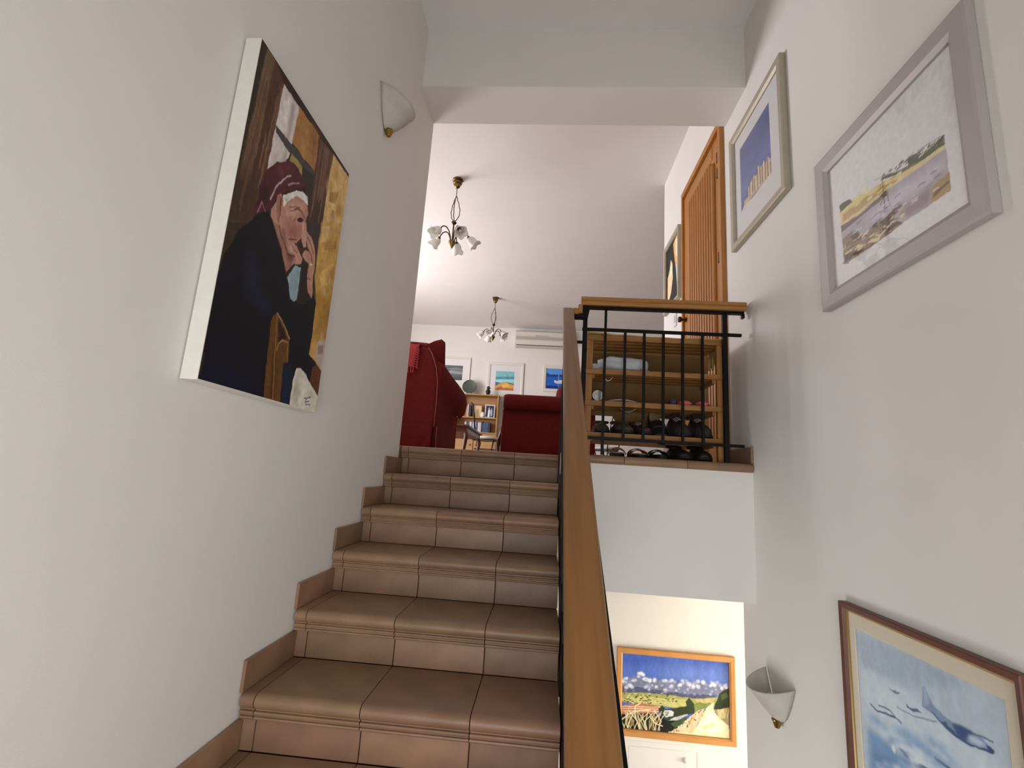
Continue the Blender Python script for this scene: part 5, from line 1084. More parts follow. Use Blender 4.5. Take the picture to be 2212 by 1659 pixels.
 ('s', (160, 166, 186), 0.004, [0.525, 0.578, 0.532, 0.597, 0.546, 0.595, 0.548, 0.578, 0.537, 0.568]),
 ('s', (236, 236, 240), 0.004, [0.261, 0.672, 0.267, 0.684, 0.275, 0.682, 0.278, 0.672, 0.269, 0.663]),
 ('s', (160, 166, 186), 0.004, [0.482, 0.665, 0.492, 0.693, 0.511, 0.691, 0.517, 0.665, 0.499, 0.65]),
 ('s', (96, 102, 128), 0.004, [0.845, 0.553, 0.854, 0.572, 0.867, 0.57, 0.872, 0.553, 0.859, 0.54]),
 ('s', (120, 126, 148), 0.004, [0.483, 0.513, 0.489, 0.525, 0.499, 0.525, 0.501, 0.513, 0.493, 0.506]),
 ('s', (224, 226, 234), 0.004, [0.652, 0.625, 0.664, 0.655, 0.685, 0.653, 0.691, 0.625, 0.671, 0.608]),
 ('s', (186, 192, 210), 0.004, [0.171, 0.725, 0.178, 0.746, 0.193, 0.744, 0.198, 0.725, 0.184, 0.714]),
 ('s', (150, 156, 176), 0.004, [0.38, 0.508, 0.385, 0.521, 0.394, 0.521, 0.396, 0.508, 0.388, 0.502]),
 ('s', (150, 156, 176), 0.004, [0.83, 0.587, 0.838, 0.608, 0.854, 0.606, 0.858, 0.587, 0.844, 0.574]),
 ('s', (224, 226, 234), 0.004, [0.182, 0.718, 0.193, 0.746, 0.214, 0.744, 0.22, 0.718, 0.202, 0.703]),
 ('s', (236, 236, 240), 0.004, [0.815, 0.659, 0.823, 0.678, 0.837, 0.676, 0.84, 0.659, 0.827, 0.648]),
 ('s', (96, 102, 128), 0.004, [0.304, 0.523, 0.311, 0.54, 0.322, 0.538, 0.326, 0.523, 0.315, 0.513]),
 ('s', (200, 204, 218), 0.004, [0.872, 0.621, 0.877, 0.631, 0.884, 0.629, 0.885, 0.621, 0.878, 0.614]),
 ('s', (186, 192, 210), 0.004, [0.699, 0.703, 0.709, 0.731, 0.729, 0.727, 0.733, 0.703, 0.715, 0.689]),
 ('s', (200, 204, 218), 0.004, [0.217, 0.657, 0.227, 0.68, 0.244, 0.678, 0.249, 0.657, 0.233, 0.644]),
 ('s', (132, 138, 160), 0.004, [0.186, 0.674, 0.191, 0.684, 0.198, 0.682, 0.2, 0.674, 0.193, 0.667]),
 ('s', (150, 156, 176), 0.004, [0.899, 0.555, 0.905, 0.568, 0.913, 0.568, 0.916, 0.555, 0.907, 0.549]),
 ('s', (120, 126, 148), 0.004, [0.12, 0.61, 0.13, 0.633, 0.148, 0.631, 0.152, 0.61, 0.137, 0.597]),
 ('s', (132, 138, 160), 0.004, [0.349, 0.659, 0.354, 0.672, 0.363, 0.669, 0.365, 0.659, 0.358, 0.653]),
 ('s', (160, 166, 186), 0.004, [0.01, 0.621, 0.015, 0.638, 0.029, 0.636, 0.032, 0.621, 0.021, 0.61]),
 ('s', (132, 138, 160), 0.004, [0.666, 0.693, 0.677, 0.72, 0.698, 0.718, 0.703, 0.693, 0.685, 0.676]),
 ('s', (160, 166, 186), 0.004, [0.756, 0.708, 0.76, 0.718, 0.769, 0.718, 0.771, 0.708, 0.764, 0.699]),
 ('s', (200, 204, 218), 0.004, [0.971, 0.706, 0.977, 0.718, 0.983, 0.716, 0.986, 0.706, 0.979, 0.699]),
 ('s', (120, 126, 148), 0.004, [0.42, 0.568, 0.428, 0.587, 0.442, 0.587, 0.446, 0.568, 0.434, 0.555]),
 ('s', (190, 194, 208), 0.004, [0.388, 0.544, 0.398, 0.57, 0.417, 0.568, 0.423, 0.544, 0.405, 0.53]),
 ('s', (200, 204, 218), 0.004, [0.449, 0.682, 0.461, 0.712, 0.482, 0.71, 0.488, 0.682, 0.468, 0.665]),
 ('s', (186, 192, 210), 0.004, [0.627, 0.669, 0.635, 0.689, 0.649, 0.686, 0.653, 0.669, 0.641, 0.657]),
 ('s', (186, 192, 210), 0.004, [0.378, 0.667, 0.39, 0.697, 0.412, 0.695, 0.417, 0.667, 0.398, 0.65]),
 ('s', (190, 194, 208), 0.004, [0.243, 0.534, 0.251, 0.553, 0.265, 0.551, 0.269, 0.532, 0.257, 0.521]),
 ('s', (160, 166, 186), 0.004, [0.213, 0.669, 0.22, 0.684, 0.229, 0.682, 0.233, 0.669, 0.224, 0.661]),
 ('p', (150, 150, 88), [-0.011, 0.466, 0.195, 0.487, 0.414, 0.492, 0.559, 0.485, 0.675, 0.477, 0.892, 0.517, 0.891, 0.413, 0.74, 0.373, 0.595, 0.341, 0.488, 0.326, -0.01, 0.341]),
 ('p', (178, 176, 110), [-0.01, 0.403, 0.269, 0.441, 0.452, 0.445, 0.597, 0.456, 0.633, 0.377, 0.472, 0.335, 0.211, 0.35, -0.01, 0.352]),
 ('p', (182, 170, 116), [0.675, 0.466, 0.877, 0.504, 0.848, 0.439, 0.74, 0.392]),
 ('p', (62, 60, 30), [0.072, 0.392, 0.091, 0.398, 0.097, 0.388, 0.076, 0.383]),
 ('p', (200, 190, 124), [0.079, 0.464, 0.098, 0.47, 0.104, 0.46, 0.083, 0.456]),
 ('p', (62, 60, 30), [0.256, 0.396, 0.275, 0.405, 0.28, 0.394, 0.261, 0.39]),
 ('p', (200, 190, 124), [0.054, 0.436, 0.073, 0.445, 0.079, 0.434, 0.058, 0.428]),
 ('p', (200, 190, 124), [0.094, 0.333, 0.112, 0.341, 0.119, 0.331, 0.098, 0.326]),
 ('p', (40, 44, 24), [0.228, 0.426, 0.246, 0.434, 0.253, 0.424, 0.232, 0.419]),
 ('p', (200, 190, 124), [0.12, 0.466, 0.14, 0.475, 0.145, 0.464, 0.124, 0.46]),
 ('p', (62, 60, 30), [0.012, 0.297, 0.032, 0.305, 0.037, 0.294, 0.017, 0.288]),
 ('p', (62, 60, 30), [0.122, 0.411, 0.141, 0.419, 0.146, 0.409, 0.126, 0.403]),
 ('p', (98, 94, 50), [0.083, 0.367, 0.102, 0.375, 0.108, 0.364, 0.087, 0.36]),
 ('p', (98, 94, 50), [0.464, 0.443, 0.483, 0.449, 0.489, 0.439, 0.47, 0.434]),
 ('p', (200, 190, 124), [0.14, 0.352, 0.159, 0.36, 0.164, 0.35, 0.144, 0.343]),
 ('p', (200, 190, 124), [0.402, 0.381, 0.421, 0.388, 0.427, 0.377, 0.406, 0.373]),
 ('p', (98, 94, 50), [0.126, 0.432, 0.145, 0.439, 0.151, 0.428, 0.13, 0.424]),
 ('p', (40, 44, 24), [0.32, 0.451, 0.338, 0.458, 0.345, 0.447, 0.325, 0.443]),
 ('p', (40, 44, 24), [0.026, 0.388, 0.046, 0.396, 0.052, 0.386, 0.032, 0.379]),
 ('p', (40, 44, 24), [0.301, 0.498, 0.32, 0.504, 0.326, 0.494, 0.305, 0.489]),
 ('p', (40, 44, 24), [0.347, 0.5, 0.365, 0.508, 0.372, 0.498, 0.351, 0.494]),
 ('p', (98, 94, 50), [0.244, 0.462, 0.264, 0.47, 0.269, 0.46, 0.249, 0.453]),
 ('p', (200, 190, 124), [0.102, 0.314, 0.12, 0.322, 0.127, 0.311, 0.106, 0.307]),
 ('p', (98, 94, 50), [0.173, 0.407, 0.191, 0.413, 0.198, 0.403, 0.177, 0.398]),
 ('p', (98, 94, 50), [0.479, 0.517, 0.497, 0.525, 0.503, 0.515, 0.483, 0.508]),
 ('p', (200, 190, 124), [0.383, 0.422, 0.402, 0.43, 0.407, 0.419, 0.387, 0.413]),
 ('p', (200, 190, 124), [0.043, 0.413, 0.062, 0.422, 0.068, 0.411, 0.047, 0.407]),
 ('p', (98, 94, 50), [0.057, 0.4, 0.076, 0.409, 0.081, 0.398, 0.061, 0.392]),
 ('p', (200, 190, 124), [0.273, 0.379, 0.291, 0.388, 0.298, 0.377, 0.278, 0.373]),
 ('p', (200, 190, 124), [0.088, 0.35, 0.106, 0.356, 0.113, 0.345, 0.093, 0.341]),
 ('p', (62, 60, 30), [0.425, 0.441, 0.445, 0.447, 0.45, 0.436, 0.43, 0.432]),
 ('p', (62, 60, 30), [0.184, 0.417, 0.203, 0.426, 0.209, 0.415, 0.188, 0.411]),
 ('p', (98, 94, 50), [0.227, 0.381, 0.244, 0.39, 0.251, 0.379, 0.231, 0.375]),
 ('p', (200, 190, 124), [0.135, 0.449, 0.155, 0.456, 0.16, 0.445, 0.14, 0.441]),
 ('p', (62, 60, 30), [0.483, 0.517, 0.503, 0.525, 0.508, 0.515, 0.488, 0.508]),
 ('p', (200, 190, 124), [0.362, 0.502, 0.381, 0.511, 0.387, 0.5, 0.366, 0.496]),
 ('p', (40, 44, 24), [0.046, 0.347, 0.065, 0.356, 0.07, 0.345, 0.05, 0.341]),
 ('p', (40, 44, 24), [0.162, 0.386, 0.181, 0.392, 0.188, 0.381, 0.167, 0.377]),
 ('p', (200, 190, 124), [0.448, 0.403, 0.467, 0.409, 0.472, 0.398, 0.452, 0.394]),
 ('p', (98, 94, 50), [0.238, 0.36, 0.257, 0.367, 0.262, 0.356, 0.242, 0.352]),
 ('p', (62, 60, 30), [0.508, 0.525, 0.526, 0.534, 0.532, 0.523, 0.512, 0.517]),
 ('p', (40, 44, 24), [0.203, 0.339, 0.222, 0.347, 0.228, 0.337, 0.207, 0.331]),
 ('p', (200, 190, 124), [0.171, 0.432, 0.191, 0.439, 0.196, 0.428, 0.175, 0.424]),
 ('p', (62, 60, 30), [0.04, 0.354, 0.059, 0.362, 0.065, 0.352, 0.044, 0.347]),
 ('p', (62, 60, 30), [0.351, 0.367, 0.37, 0.375, 0.376, 0.364, 0.355, 0.36]),
 ('p', (62, 60, 30), [0.297, 0.496, 0.316, 0.502, 0.322, 0.492, 0.302, 0.487]),
 ('p', (200, 190, 124), [0.145, 0.443, 0.164, 0.451, 0.17, 0.441, 0.149, 0.436]),
 ('p', (98, 94, 50), [0.257, 0.358, 0.276, 0.364, 0.282, 0.354, 0.261, 0.35]),
 ('p', (62, 60, 30), [0.402, 0.439, 0.42, 0.447, 0.427, 0.436, 0.406, 0.43]),
 ('p', (40, 44, 24), [0.238, 0.396, 0.257, 0.405, 0.262, 0.394, 0.242, 0.388]),
 ('p', (40, 44, 24), [0.42, 0.498, 0.439, 0.506, 0.445, 0.496, 0.424, 0.492]),
 ('p', (98, 94, 50), [0.438, 0.502, 0.456, 0.511, 0.463, 0.5, 0.442, 0.496]),
 ('p', (62, 60, 30), [0.041, 0.386, 0.061, 0.392, 0.066, 0.381, 0.047, 0.377]),
 ('p', (40, 44, 24), [0.42, 0.422, 0.439, 0.43, 0.445, 0.419, 0.425, 0.415]),
 ('p', (98, 94, 50), [0.327, 0.392, 0.345, 0.4, 0.352, 0.39, 0.331, 0.386]),
 ('p', (40, 44, 24), [0.204, 0.383, 0.224, 0.392, 0.229, 0.381, 0.209, 0.377]),
 ('p', (200, 190, 124), [0.148, 0.328, 0.167, 0.337, 0.173, 0.326, 0.153, 0.322]),
 ('p', (40, 44, 24), [0.414, 0.485, 0.434, 0.494, 0.439, 0.483, 0.419, 0.477]),
 ('p', (40, 44, 24), [0.236, 0.379, 0.256, 0.388, 0.261, 0.377, 0.24, 0.373]),
 ('p', (40, 44, 24), [0.173, 0.451, 0.192, 0.458, 0.198, 0.447, 0.177, 0.443]),
 ('p', (98, 94, 50), [0.471, 0.43, 0.489, 0.439, 0.494, 0.428, 0.475, 0.424]),
 ('p', (62, 60, 30), [0.215, 0.388, 0.233, 0.396, 0.24, 0.386, 0.22, 0.379]),
 ('p', (40, 44, 24), [0.127, 0.341, 0.145, 0.35, 0.152, 0.339, 0.131, 0.333]),
 ('p', (40, 44, 24), [0.17, 0.413, 0.189, 0.422, 0.195, 0.411, 0.174, 0.405]),
 ('p', (62, 60, 30), [0.127, 0.422, 0.145, 0.43, 0.152, 0.419, 0.131, 0.415]),
 ('p', (200, 190, 124), [0.37, 0.386, 0.39, 0.394, 0.395, 0.383, 0.374, 0.377]),
 ('p', (200, 190, 124), [0.474, 0.451, 0.493, 0.46, 0.499, 0.449, 0.479, 0.443]),
 ('p', (200, 190, 124), [0.186, 0.453, 0.206, 0.46, 0.211, 0.449, 0.191, 0.445]),
 ('p', (200, 190, 124), [0.246, 0.375, 0.265, 0.383, 0.271, 0.373, 0.251, 0.367]),
 ('p', (40, 44, 24), [0.239, 0.4, 0.258, 0.409, 0.264, 0.398, 0.243, 0.394]),
 ('p', (62, 60, 30), [0.148, 0.331, 0.167, 0.339, 0.173, 0.328, 0.153, 0.322]),
 ('p', (62, 60, 30), [0.454, 0.515, 0.474, 0.523, 0.479, 0.513, 0.459, 0.506]),
 ('p', (200, 190, 124), [0.149, 0.396, 0.169, 0.403, 0.174, 0.392, 0.153, 0.388]),
 ('p', (98, 94, 50), [0.019, 0.335, 0.039, 0.343, 0.044, 0.333, 0.023, 0.326]),
 ('p', (200, 190, 124), [0.25, 0.485, 0.268, 0.492, 0.275, 0.481, 0.254, 0.477]),
 ('p', (98, 94, 50), [0.378, 0.405, 0.396, 0.413, 0.403, 0.403, 0.383, 0.398]),
 ('p', (200, 190, 124), [0.072, 0.394, 0.09, 0.403, 0.097, 0.392, 0.076, 0.386]),
 ('p', (200, 190, 124), [0.225, 0.456, 0.244, 0.464, 0.25, 0.453, 0.229, 0.449]),
 ('p', (200, 190, 124), [0.388, 0.413, 0.407, 0.422, 0.413, 0.411, 0.392, 0.407]),
 ('p', (98, 94, 50), [0.499, 0.413, 0.518, 0.419, 0.523, 0.409, 0.503, 0.405]),
 ('p', (200, 190, 124), [0.481, 0.466, 0.499, 0.475, 0.504, 0.464, 0.485, 0.458]),
 ('p', (62, 60, 30), [0.242, 0.341, 0.261, 0.347, 0.267, 0.339, 0.246, 0.333]),
 ('p', (98, 94, 50), [0.182, 0.35, 0.202, 0.358, 0.207, 0.347, 0.188, 0.343]),
 ('p', (98, 94, 50), [0.012, 0.396, 0.032, 0.403, 0.037, 0.392, 0.017, 0.388]),
 ('p', (62, 60, 30), [0.412, 0.472, 0.43, 0.479, 0.435, 0.468, 0.416, 0.464]),
 ('p', (40, 44, 24), [0.474, 0.453, 0.493, 0.462, 0.499, 0.451, 0.478, 0.445]),
 ('p', (40, 44, 24), [0.065, 0.379, 0.084, 0.386, 0.09, 0.375, 0.07, 0.371]),
 ('p', (62, 60, 30), [0.081, 0.46, 0.101, 0.468, 0.108, 0.458, 0.087, 0.451]),
 ('p', (98, 94, 50), [0.501, 0.424, 0.519, 0.43, 0.525, 0.419, 0.506, 0.415]),
 ('p', (40, 44, 24), [0.499, 0.424, 0.518, 0.432, 0.523, 0.422, 0.503, 0.415]),
 ('p', (98, 94, 50), [0.249, 0.456, 0.268, 0.462, 0.273, 0.451, 0.253, 0.447]),
 ('p', (40, 44, 24), [0.22, 0.434, 0.239, 0.443, 0.244, 0.432, 0.224, 0.428]),
 ('p', (200, 190, 124), [0.308, 0.381, 0.326, 0.39, 0.331, 0.379, 0.312, 0.375]),
 ('p', (200, 190, 124), [0.157, 0.439, 0.177, 0.447, 0.182, 0.436, 0.162, 0.432]),
 ('p', (40, 44, 24), [0.213, 0.445, 0.231, 0.453, 0.238, 0.443, 0.217, 0.439]),
 ('p', (62, 60, 30), [0.012, 0.451, 0.03, 0.46, 0.037, 0.449, 0.017, 0.445]),
 ('p', (62, 60, 30), [0.464, 0.413, 0.483, 0.422, 0.489, 0.411, 0.47, 0.407]),
 ('p', (200, 190, 124), [0.486, 0.426, 0.504, 0.434, 0.51, 0.424, 0.49, 0.419]),
 ('p', (62, 60, 30), [0.26, 0.369, 0.278, 0.377, 0.285, 0.367, 0.264, 0.362]),
 ('p', (40, 44, 24), [0.141, 0.449, 0.16, 0.458, 0.166, 0.447, 0.145, 0.441]),
 ('p', (200, 190, 124), [0.246, 0.481, 0.265, 0.489, 0.272, 0.479, 0.251, 0.472]),
 ('p', (200, 190, 124), [0.238, 0.39, 0.257, 0.396, 0.262, 0.388, 0.242, 0.381]),
 ('p', (98, 94, 50), [0.188, 0.386, 0.207, 0.392, 0.213, 0.381, 0.193, 0.377]),
 ('p', (40, 44, 24), [0.093, 0.358, 0.11, 0.367, 0.117, 0.356, 0.097, 0.352]),
 ('p', (200, 190, 124), [0.207, 0.43, 0.227, 0.439, 0.232, 0.428, 0.211, 0.424]),
 ('p', (98, 94, 50), [0.141, 0.434, 0.159, 0.443, 0.166, 0.432, 0.145, 0.428]),
 ('p', (98, 94, 50), [0.489, 0.502, 0.507, 0.511, 0.514, 0.5, 0.493, 0.496]),
 ('p', (200, 190, 124), [0.069, 0.46, 0.088, 0.468, 0.094, 0.458, 0.073, 0.451]),
 ('p', (98, 94, 50), [0.434, 0.405, 0.452, 0.413, 0.459, 0.403, 0.438, 0.398]),
 ('p', (40, 44, 24), [0.014, 0.362, 0.033, 0.371, 0.039, 0.36, 0.018, 0.354]),
 ('p', (98, 94, 50), [0.247, 0.449, 0.267, 0.456, 0.272, 0.445, 0.253, 0.441]),
 ('p', (98, 94, 50), [0.051, 0.354, 0.07, 0.36, 0.076, 0.35, 0.055, 0.345]),
 ('p', (200, 190, 124), [0.015, 0.377, 0.035, 0.386, 0.04, 0.375, 0.019, 0.369]),
 ('p', (166, 110, 84), [-0.004, 0.29, 0.145, 0.341, 0.314, 0.343, 0.385, 0.314, 0.343, 0.235, 0.198, 0.206, -0.003, 0.176]),
 ('l', (212, 176, 140), 0.008, [0.014, 0.282, 0.196, 0.299, 0.378, 0.322]),
 ('l', (212, 176, 140), 0.008, [0.014, 0.256, 0.196, 0.273, 0.378, 0.297]),
 ('l', (212, 176, 140), 0.008, [0.014, 0.225, 0.198, 0.244, 0.378, 0.265]),
 ('p', (44, 54, 34), [0.343, 0.286, 0.378, 0.343, 0.414, 0.297, 0.51, 0.331, 0.624, 0.377, 0.631, 0.265, 0.559, 0.203, 0.43, 0.155, 0.372, 0.208]),
 ('p', (190, 194, 186), [0.39, 0.242, 0.407, 0.286, 0.465, 0.288, 0.49, 0.271, 0.481, 0.218, 0.416, 0.189]),
 ('p', (120, 128, 130), [0.407, 0.269, 0.443, 0.269, 0.436, 0.208, 0.407, 0.214]),
 ('p', (168, 172, 164), [0.427, 0.136, 0.488, 0.203, 0.617, 0.269, 0.62, 0.248, 0.53, 0.18, 0.459, 0.119]),
 ('p', (24, 26, 22), [-0.007, 0.176, 0.198, 0.214, 0.343, 0.225, 0.43, 0.155, 0.53, 0.169, 0.617, 0.233, 0.559, 0.104, 0.459, 0.008, -0.006, -0.017]),
 ('p', (60, 76, 44), [0.459, 0.119, 0.617, 0.237, 0.602, 0.159, 0.501, 0.064]),
 ('l', (170, 150, 104), 0.0055, [0.086, -0.006, 0.057, 0.093, 0.064, 0.227]),
 ('l', (170, 150, 104), 0.0055, [0.128, -0.004, 0.102, 0.1, 0.051, 0.193]),
 ('l', (226, 212, 170), 0.0055, [0.231, 0.004, 0.21, 0.114, 0.17, 0.206]),
 ('l', (206, 188, 140), 0.0055, [0.358, 0.013, 0.358, 0.136, 0.43, 0.271]),
 ('l', (206, 188, 140), 0.0055, [0.261, 0.006, 0.28, 0.125, 0.314, 0.25]),
 ('l', (206, 188, 140), 0.0055, [0.302, 0.008, 0.34, 0.133, 0.377, 0.263]),
 ('l', (170, 150, 104), 0.0055, [0.169, 0.0, 0.163, 0.108, 0.133, 0.22]),
 ('l', (170, 150, 104), 0.0055, [0.079, -0.008, 0.117, 0.102, 0.018, 0.225]),
 ('l', (170, 150, 104), 0.0055, [0.08, -0.006, 0.094, 0.097, 0.101, 0.191]),
 ('l', (226, 212, 170), 0.0055, [0.036, -0.011, 0.007, 0.087, -0.017, 0.216]),
 ('l', (206, 188, 140), 0.0055, [0.322, 0.011, 0.323, 0.131, 0.265, 0.216]),
 ('l', (170, 150, 104), 0.0055, [0.289, 0.008, 0.278, 0.125, 0.365, 0.235]),
 ('l', (206, 188, 140), 0.0055, [0.064, -0.008, 0.044, 0.091, 0.041, 0.231]),
 ('l', (206, 188, 140), 0.0055, [0.228, 0.004, 0.184, 0.11, 0.206, 0.203]),
 ('l', (206, 188, 140), 0.0055, [0.184, 0.0, 0.171, 0.108, 0.254, 0.233]),
 ('l', (170, 150, 104), 0.0055, [0.262, 0.006, 0.26, 0.121, 0.3, 0.242]),
 ('l', (170, 150, 104), 0.0055, [0.315, 0.011, 0.32, 0.129, 0.308, 0.244]),
 ('l', (226, 212, 170), 0.0055, [0.171, 0.0, 0.167, 0.108, 0.151, 0.235]),
 ('l', (226, 212, 170), 0.0055, [0.12, -0.004, 0.151, 0.106, 0.066, 0.235]),
 ('l', (206, 188, 140), 0.0055, [0.309, 0.008, 0.293, 0.127, 0.363, 0.225]),
 ('l', (206, 188, 140), 0.0055, [0.228, 0.004, 0.22, 0.117, 0.286, 0.214]),
 ('l', (206, 188, 140), 0.0055, [0.022, -0.011, 0.047, 0.091, 0.098, 0.222]),
 ('l', (170, 150, 104), 0.0055, [0.2, 0.002, 0.164, 0.108, 0.206, 0.222]),
 ('l', (226, 212, 170), 0.0055, [0.069, -0.008, 0.043, 0.091, 0.059, 0.21]),
 ('l', (226, 212, 170), 0.0055, [0.239, 0.004, 0.227, 0.117, 0.254, 0.263]),
 ('l', (226, 212, 170), 0.0055, [0.343, 0.011, 0.372, 0.138, 0.308, 0.269]),
 ('l', (222, 204, 156), 0.01, [0.17, 0.006, 0.124, 0.195, 0.131, 0.299, 0.181, 0.347]),
 ('l', (222, 204, 156), 0.009, [-0.003, 0.095, 0.066, 0.186, 0.117, 0.225, 0.269, 0.275]),
 ('l', (214, 196, 150), 0.009, [0.061, -0.002, 0.081, 0.127, 0.11, 0.193]),
 ('l', (214, 196, 150), 0.008, [0.271, 0.174, 0.315, 0.1, 0.387, 0.078]),
 ('p', (48, 62, 36), [0.599, 0.424, 0.633, 0.481, 0.657, 0.443, 0.686, 0.386, 0.675, 0.271, 0.624, 0.265, 0.61, 0.354]),
 ('p', (116, 130, 66), [0.675, 0.394, 0.727, 0.443, 0.776, 0.428, 0.834, 0.447, 0.805, 0.392, 0.703, 0.286, 0.682, 0.292]),
 ('p', (232, 216, 168), [0.863, 0.453, 0.841, 0.428, 0.783, 0.358, 0.754, 0.263, 0.703, 0.123, 0.667, 0.028, 0.993, 0.008, 0.994, 0.165, 0.919, 0.244, 0.869, 0.318, 0.855, 0.377]),
 ('p', (244, 232, 192), [0.79, 0.288, 0.847, 0.326, 0.903, 0.212, 0.974, 0.121, 0.845, 0.042, 0.717, 0.085]),
 ('p', (212, 194, 146), [0.746, 0.119, 0.847, 0.193, 0.874, 0.148, 0.773, 0.083]),
 ('p', (202, 180, 140), [0.776, 0.362, 0.754, 0.263, 0.696, 0.123, 0.659, 0.021, 0.459, 0.008, 0.559, 0.104, 0.631, 0.225, 0.718, 0.328]),
 ('p', (222, 204, 168), [0.547, 0.106, 0.558, 0.119, 0.564, 0.102, 0.552, 0.093]),
 ('p', (222, 204, 168), [0.681, 0.261, 0.692, 0.271, 0.698, 0.254, 0.685, 0.246]),
 ('p', (140, 106, 72), [0.62, 0.167, 0.631, 0.178, 0.637, 0.161, 0.624, 0.153]),
 ('p', (96, 80, 54), [0.771, 0.345, 0.78, 0.358, 0.786, 0.339, 0.775, 0.333]),
 ('p', (96, 80, 54), [0.507, 0.036, 0.517, 0.049, 0.522, 0.03, 0.511, 0.023]),
 ('p', (176, 140, 96), [0.682, 0.248, 0.692, 0.261, 0.698, 0.242, 0.686, 0.235]),
 ('p', (240, 228, 200), [0.529, 0.087, 0.539, 0.097, 0.544, 0.081, 0.533, 0.074]),
 ('p', (176, 140, 96), [0.673, 0.208, 0.684, 0.22, 0.689, 0.201, 0.677, 0.195]),
 ('p', (96, 80, 54), [0.684, 0.263, 0.695, 0.275, 0.7, 0.258, 0.688, 0.25]),
 ('p', (240, 228, 200), [0.595, 0.117, 0.606, 0.129, 0.612, 0.112, 0.599, 0.104]),
 ('p', (222, 204, 168), [0.635, 0.225, 0.645, 0.237, 0.651, 0.22, 0.64, 0.212]),
 ('p', (140, 106, 72), [0.483, 0.017, 0.493, 0.028, 0.499, 0.011, 0.488, 0.002]),
 ('p', (96, 80, 54), [0.572, 0.153, 0.581, 0.165, 0.587, 0.148, 0.576, 0.14]),
 ('p', (222, 204, 168), [0.686, 0.261, 0.698, 0.273, 0.703, 0.256, 0.691, 0.248]),
 ('p', (176, 140, 96), [0.747, 0.269, 0.757, 0.28, 0.762, 0.263, 0.751, 0.254]),
 ('p', (176, 140, 96), [0.597, 0.133, 0.606, 0.144, 0.612, 0.127, 0.601, 0.119]),
 ('p', (96, 80, 54), [0.536, 0.104, 0.547, 0.117, 0.552, 0.097, 0.54, 0.091]),
 ('p', (240, 228, 200), [0.57, 0.081, 0.581, 0.093, 0.587, 0.076, 0.575, 0.068]),
 ('p', (176, 140, 96), [0.635, 0.172, 0.645, 0.184, 0.651, 0.165, 0.64, 0.159]),
 ('p', (176, 140, 96), [0.706, 0.303, 0.715, 0.314, 0.721, 0.297, 0.71, 0.288]),
 ('p', (222, 204, 168), [0.562, 0.085, 0.573, 0.097, 0.579, 0.078, 0.566, 0.072]),
 ('p', (240, 228, 200), [0.591, 0.131, 0.601, 0.142, 0.608, 0.125, 0.595, 0.117]),
 ('p', (222, 204, 168), [0.54, 0.032, 0.55, 0.044, 0.555, 0.028, 0.544, 0.019]),
 ('p', (176, 140, 96), [0.485, 0.042, 0.494, 0.053, 0.5, 0.036, 0.489, 0.028]),
 ('p', (176, 140, 96), [0.645, 0.214, 0.655, 0.225, 0.66, 0.208, 0.649, 0.199]),
 ('p', (176, 140, 96), [0.722, 0.316, 0.732, 0.328, 0.738, 0.309, 0.727, 0.303]),
 ('p', (96, 80, 54), [0.732, 0.326, 0.742, 0.339, 0.747, 0.322, 0.736, 0.314]),
 ('p', (140, 106, 72), [0.646, 0.218, 0.656, 0.229, 0.662, 0.212, 0.651, 0.203]),
 ('p', (176, 140, 96), [0.743, 0.265, 0.754, 0.278, 0.76, 0.258, 0.749, 0.252]),
 ('p', (96, 80, 54), [0.608, 0.11, 0.617, 0.121, 0.623, 0.104, 0.612, 0.095]),
 ('p', (96, 80, 54), [0.565, 0.106, 0.575, 0.119, 0.58, 0.102, 0.569, 0.093]),
 ('p', (222, 204, 168), [0.536, 0.059, 0.547, 0.07, 0.552, 0.053, 0.541, 0.047]),
 ('p', (96, 80, 54), [0.608, 0.123, 0.617, 0.133, 0.623, 0.117, 0.612, 0.11]),
 ('p', (222, 204, 168), [0.525, 0.089, 0.536, 0.1, 0.541, 0.083, 0.529, 0.076]),
 ('p', (140, 106, 72), [0.67, 0.206, 0.68, 0.216, 0.685, 0.199, 0.674, 0.191]),
 ('p', (96, 80, 54), [0.751, 0.316, 0.762, 0.328, 0.768, 0.309, 0.756, 0.303]),
 ('p', (240, 228, 200), [0.588, 0.167, 0.598, 0.18, 0.604, 0.161, 0.593, 0.155]),
 ('p', (240, 228, 200), [0.572, 0.104, 0.581, 0.114, 0.587, 0.097, 0.576, 0.089]),
 ('p', (222, 204, 168), [0.554, 0.114, 0.565, 0.127, 0.57, 0.11, 0.558, 0.102]),
 ('p', (222, 204, 168), [0.551, 0.091, 0.561, 0.102, 0.568, 0.085, 0.555, 0.076]),
 ('p', (140, 106, 72), [0.68, 0.269, 0.689, 0.28, 0.696, 0.263, 0.684, 0.254]),
 ('p', (140, 106, 72), [0.637, 0.191, 0.646, 0.203, 0.652, 0.184, 0.641, 0.178]),
 ('p', (96, 80, 54), [0.711, 0.301, 0.721, 0.311, 0.728, 0.294, 0.715, 0.286]),
 ('p', (222, 204, 168), [0.609, 0.144, 0.619, 0.157, 0.624, 0.14, 0.613, 0.131]),
 ('p', (176, 140, 96), [0.59, 0.144, 0.601, 0.157, 0.606, 0.138, 0.595, 0.131]),
 ('p', (176, 140, 96), [0.637, 0.197, 0.648, 0.208, 0.653, 0.191, 0.642, 0.182]),
 ('p', (176, 140, 96), [0.667, 0.222, 0.678, 0.233, 0.684, 0.216, 0.673, 0.21]),
 ('p', (140, 106, 72), [0.624, 0.14, 0.635, 0.153, 0.641, 0.133, 0.628, 0.127]),
 ('p', (140, 106, 72), [0.525, 0.038, 0.535, 0.049, 0.54, 0.032, 0.529, 0.023]),
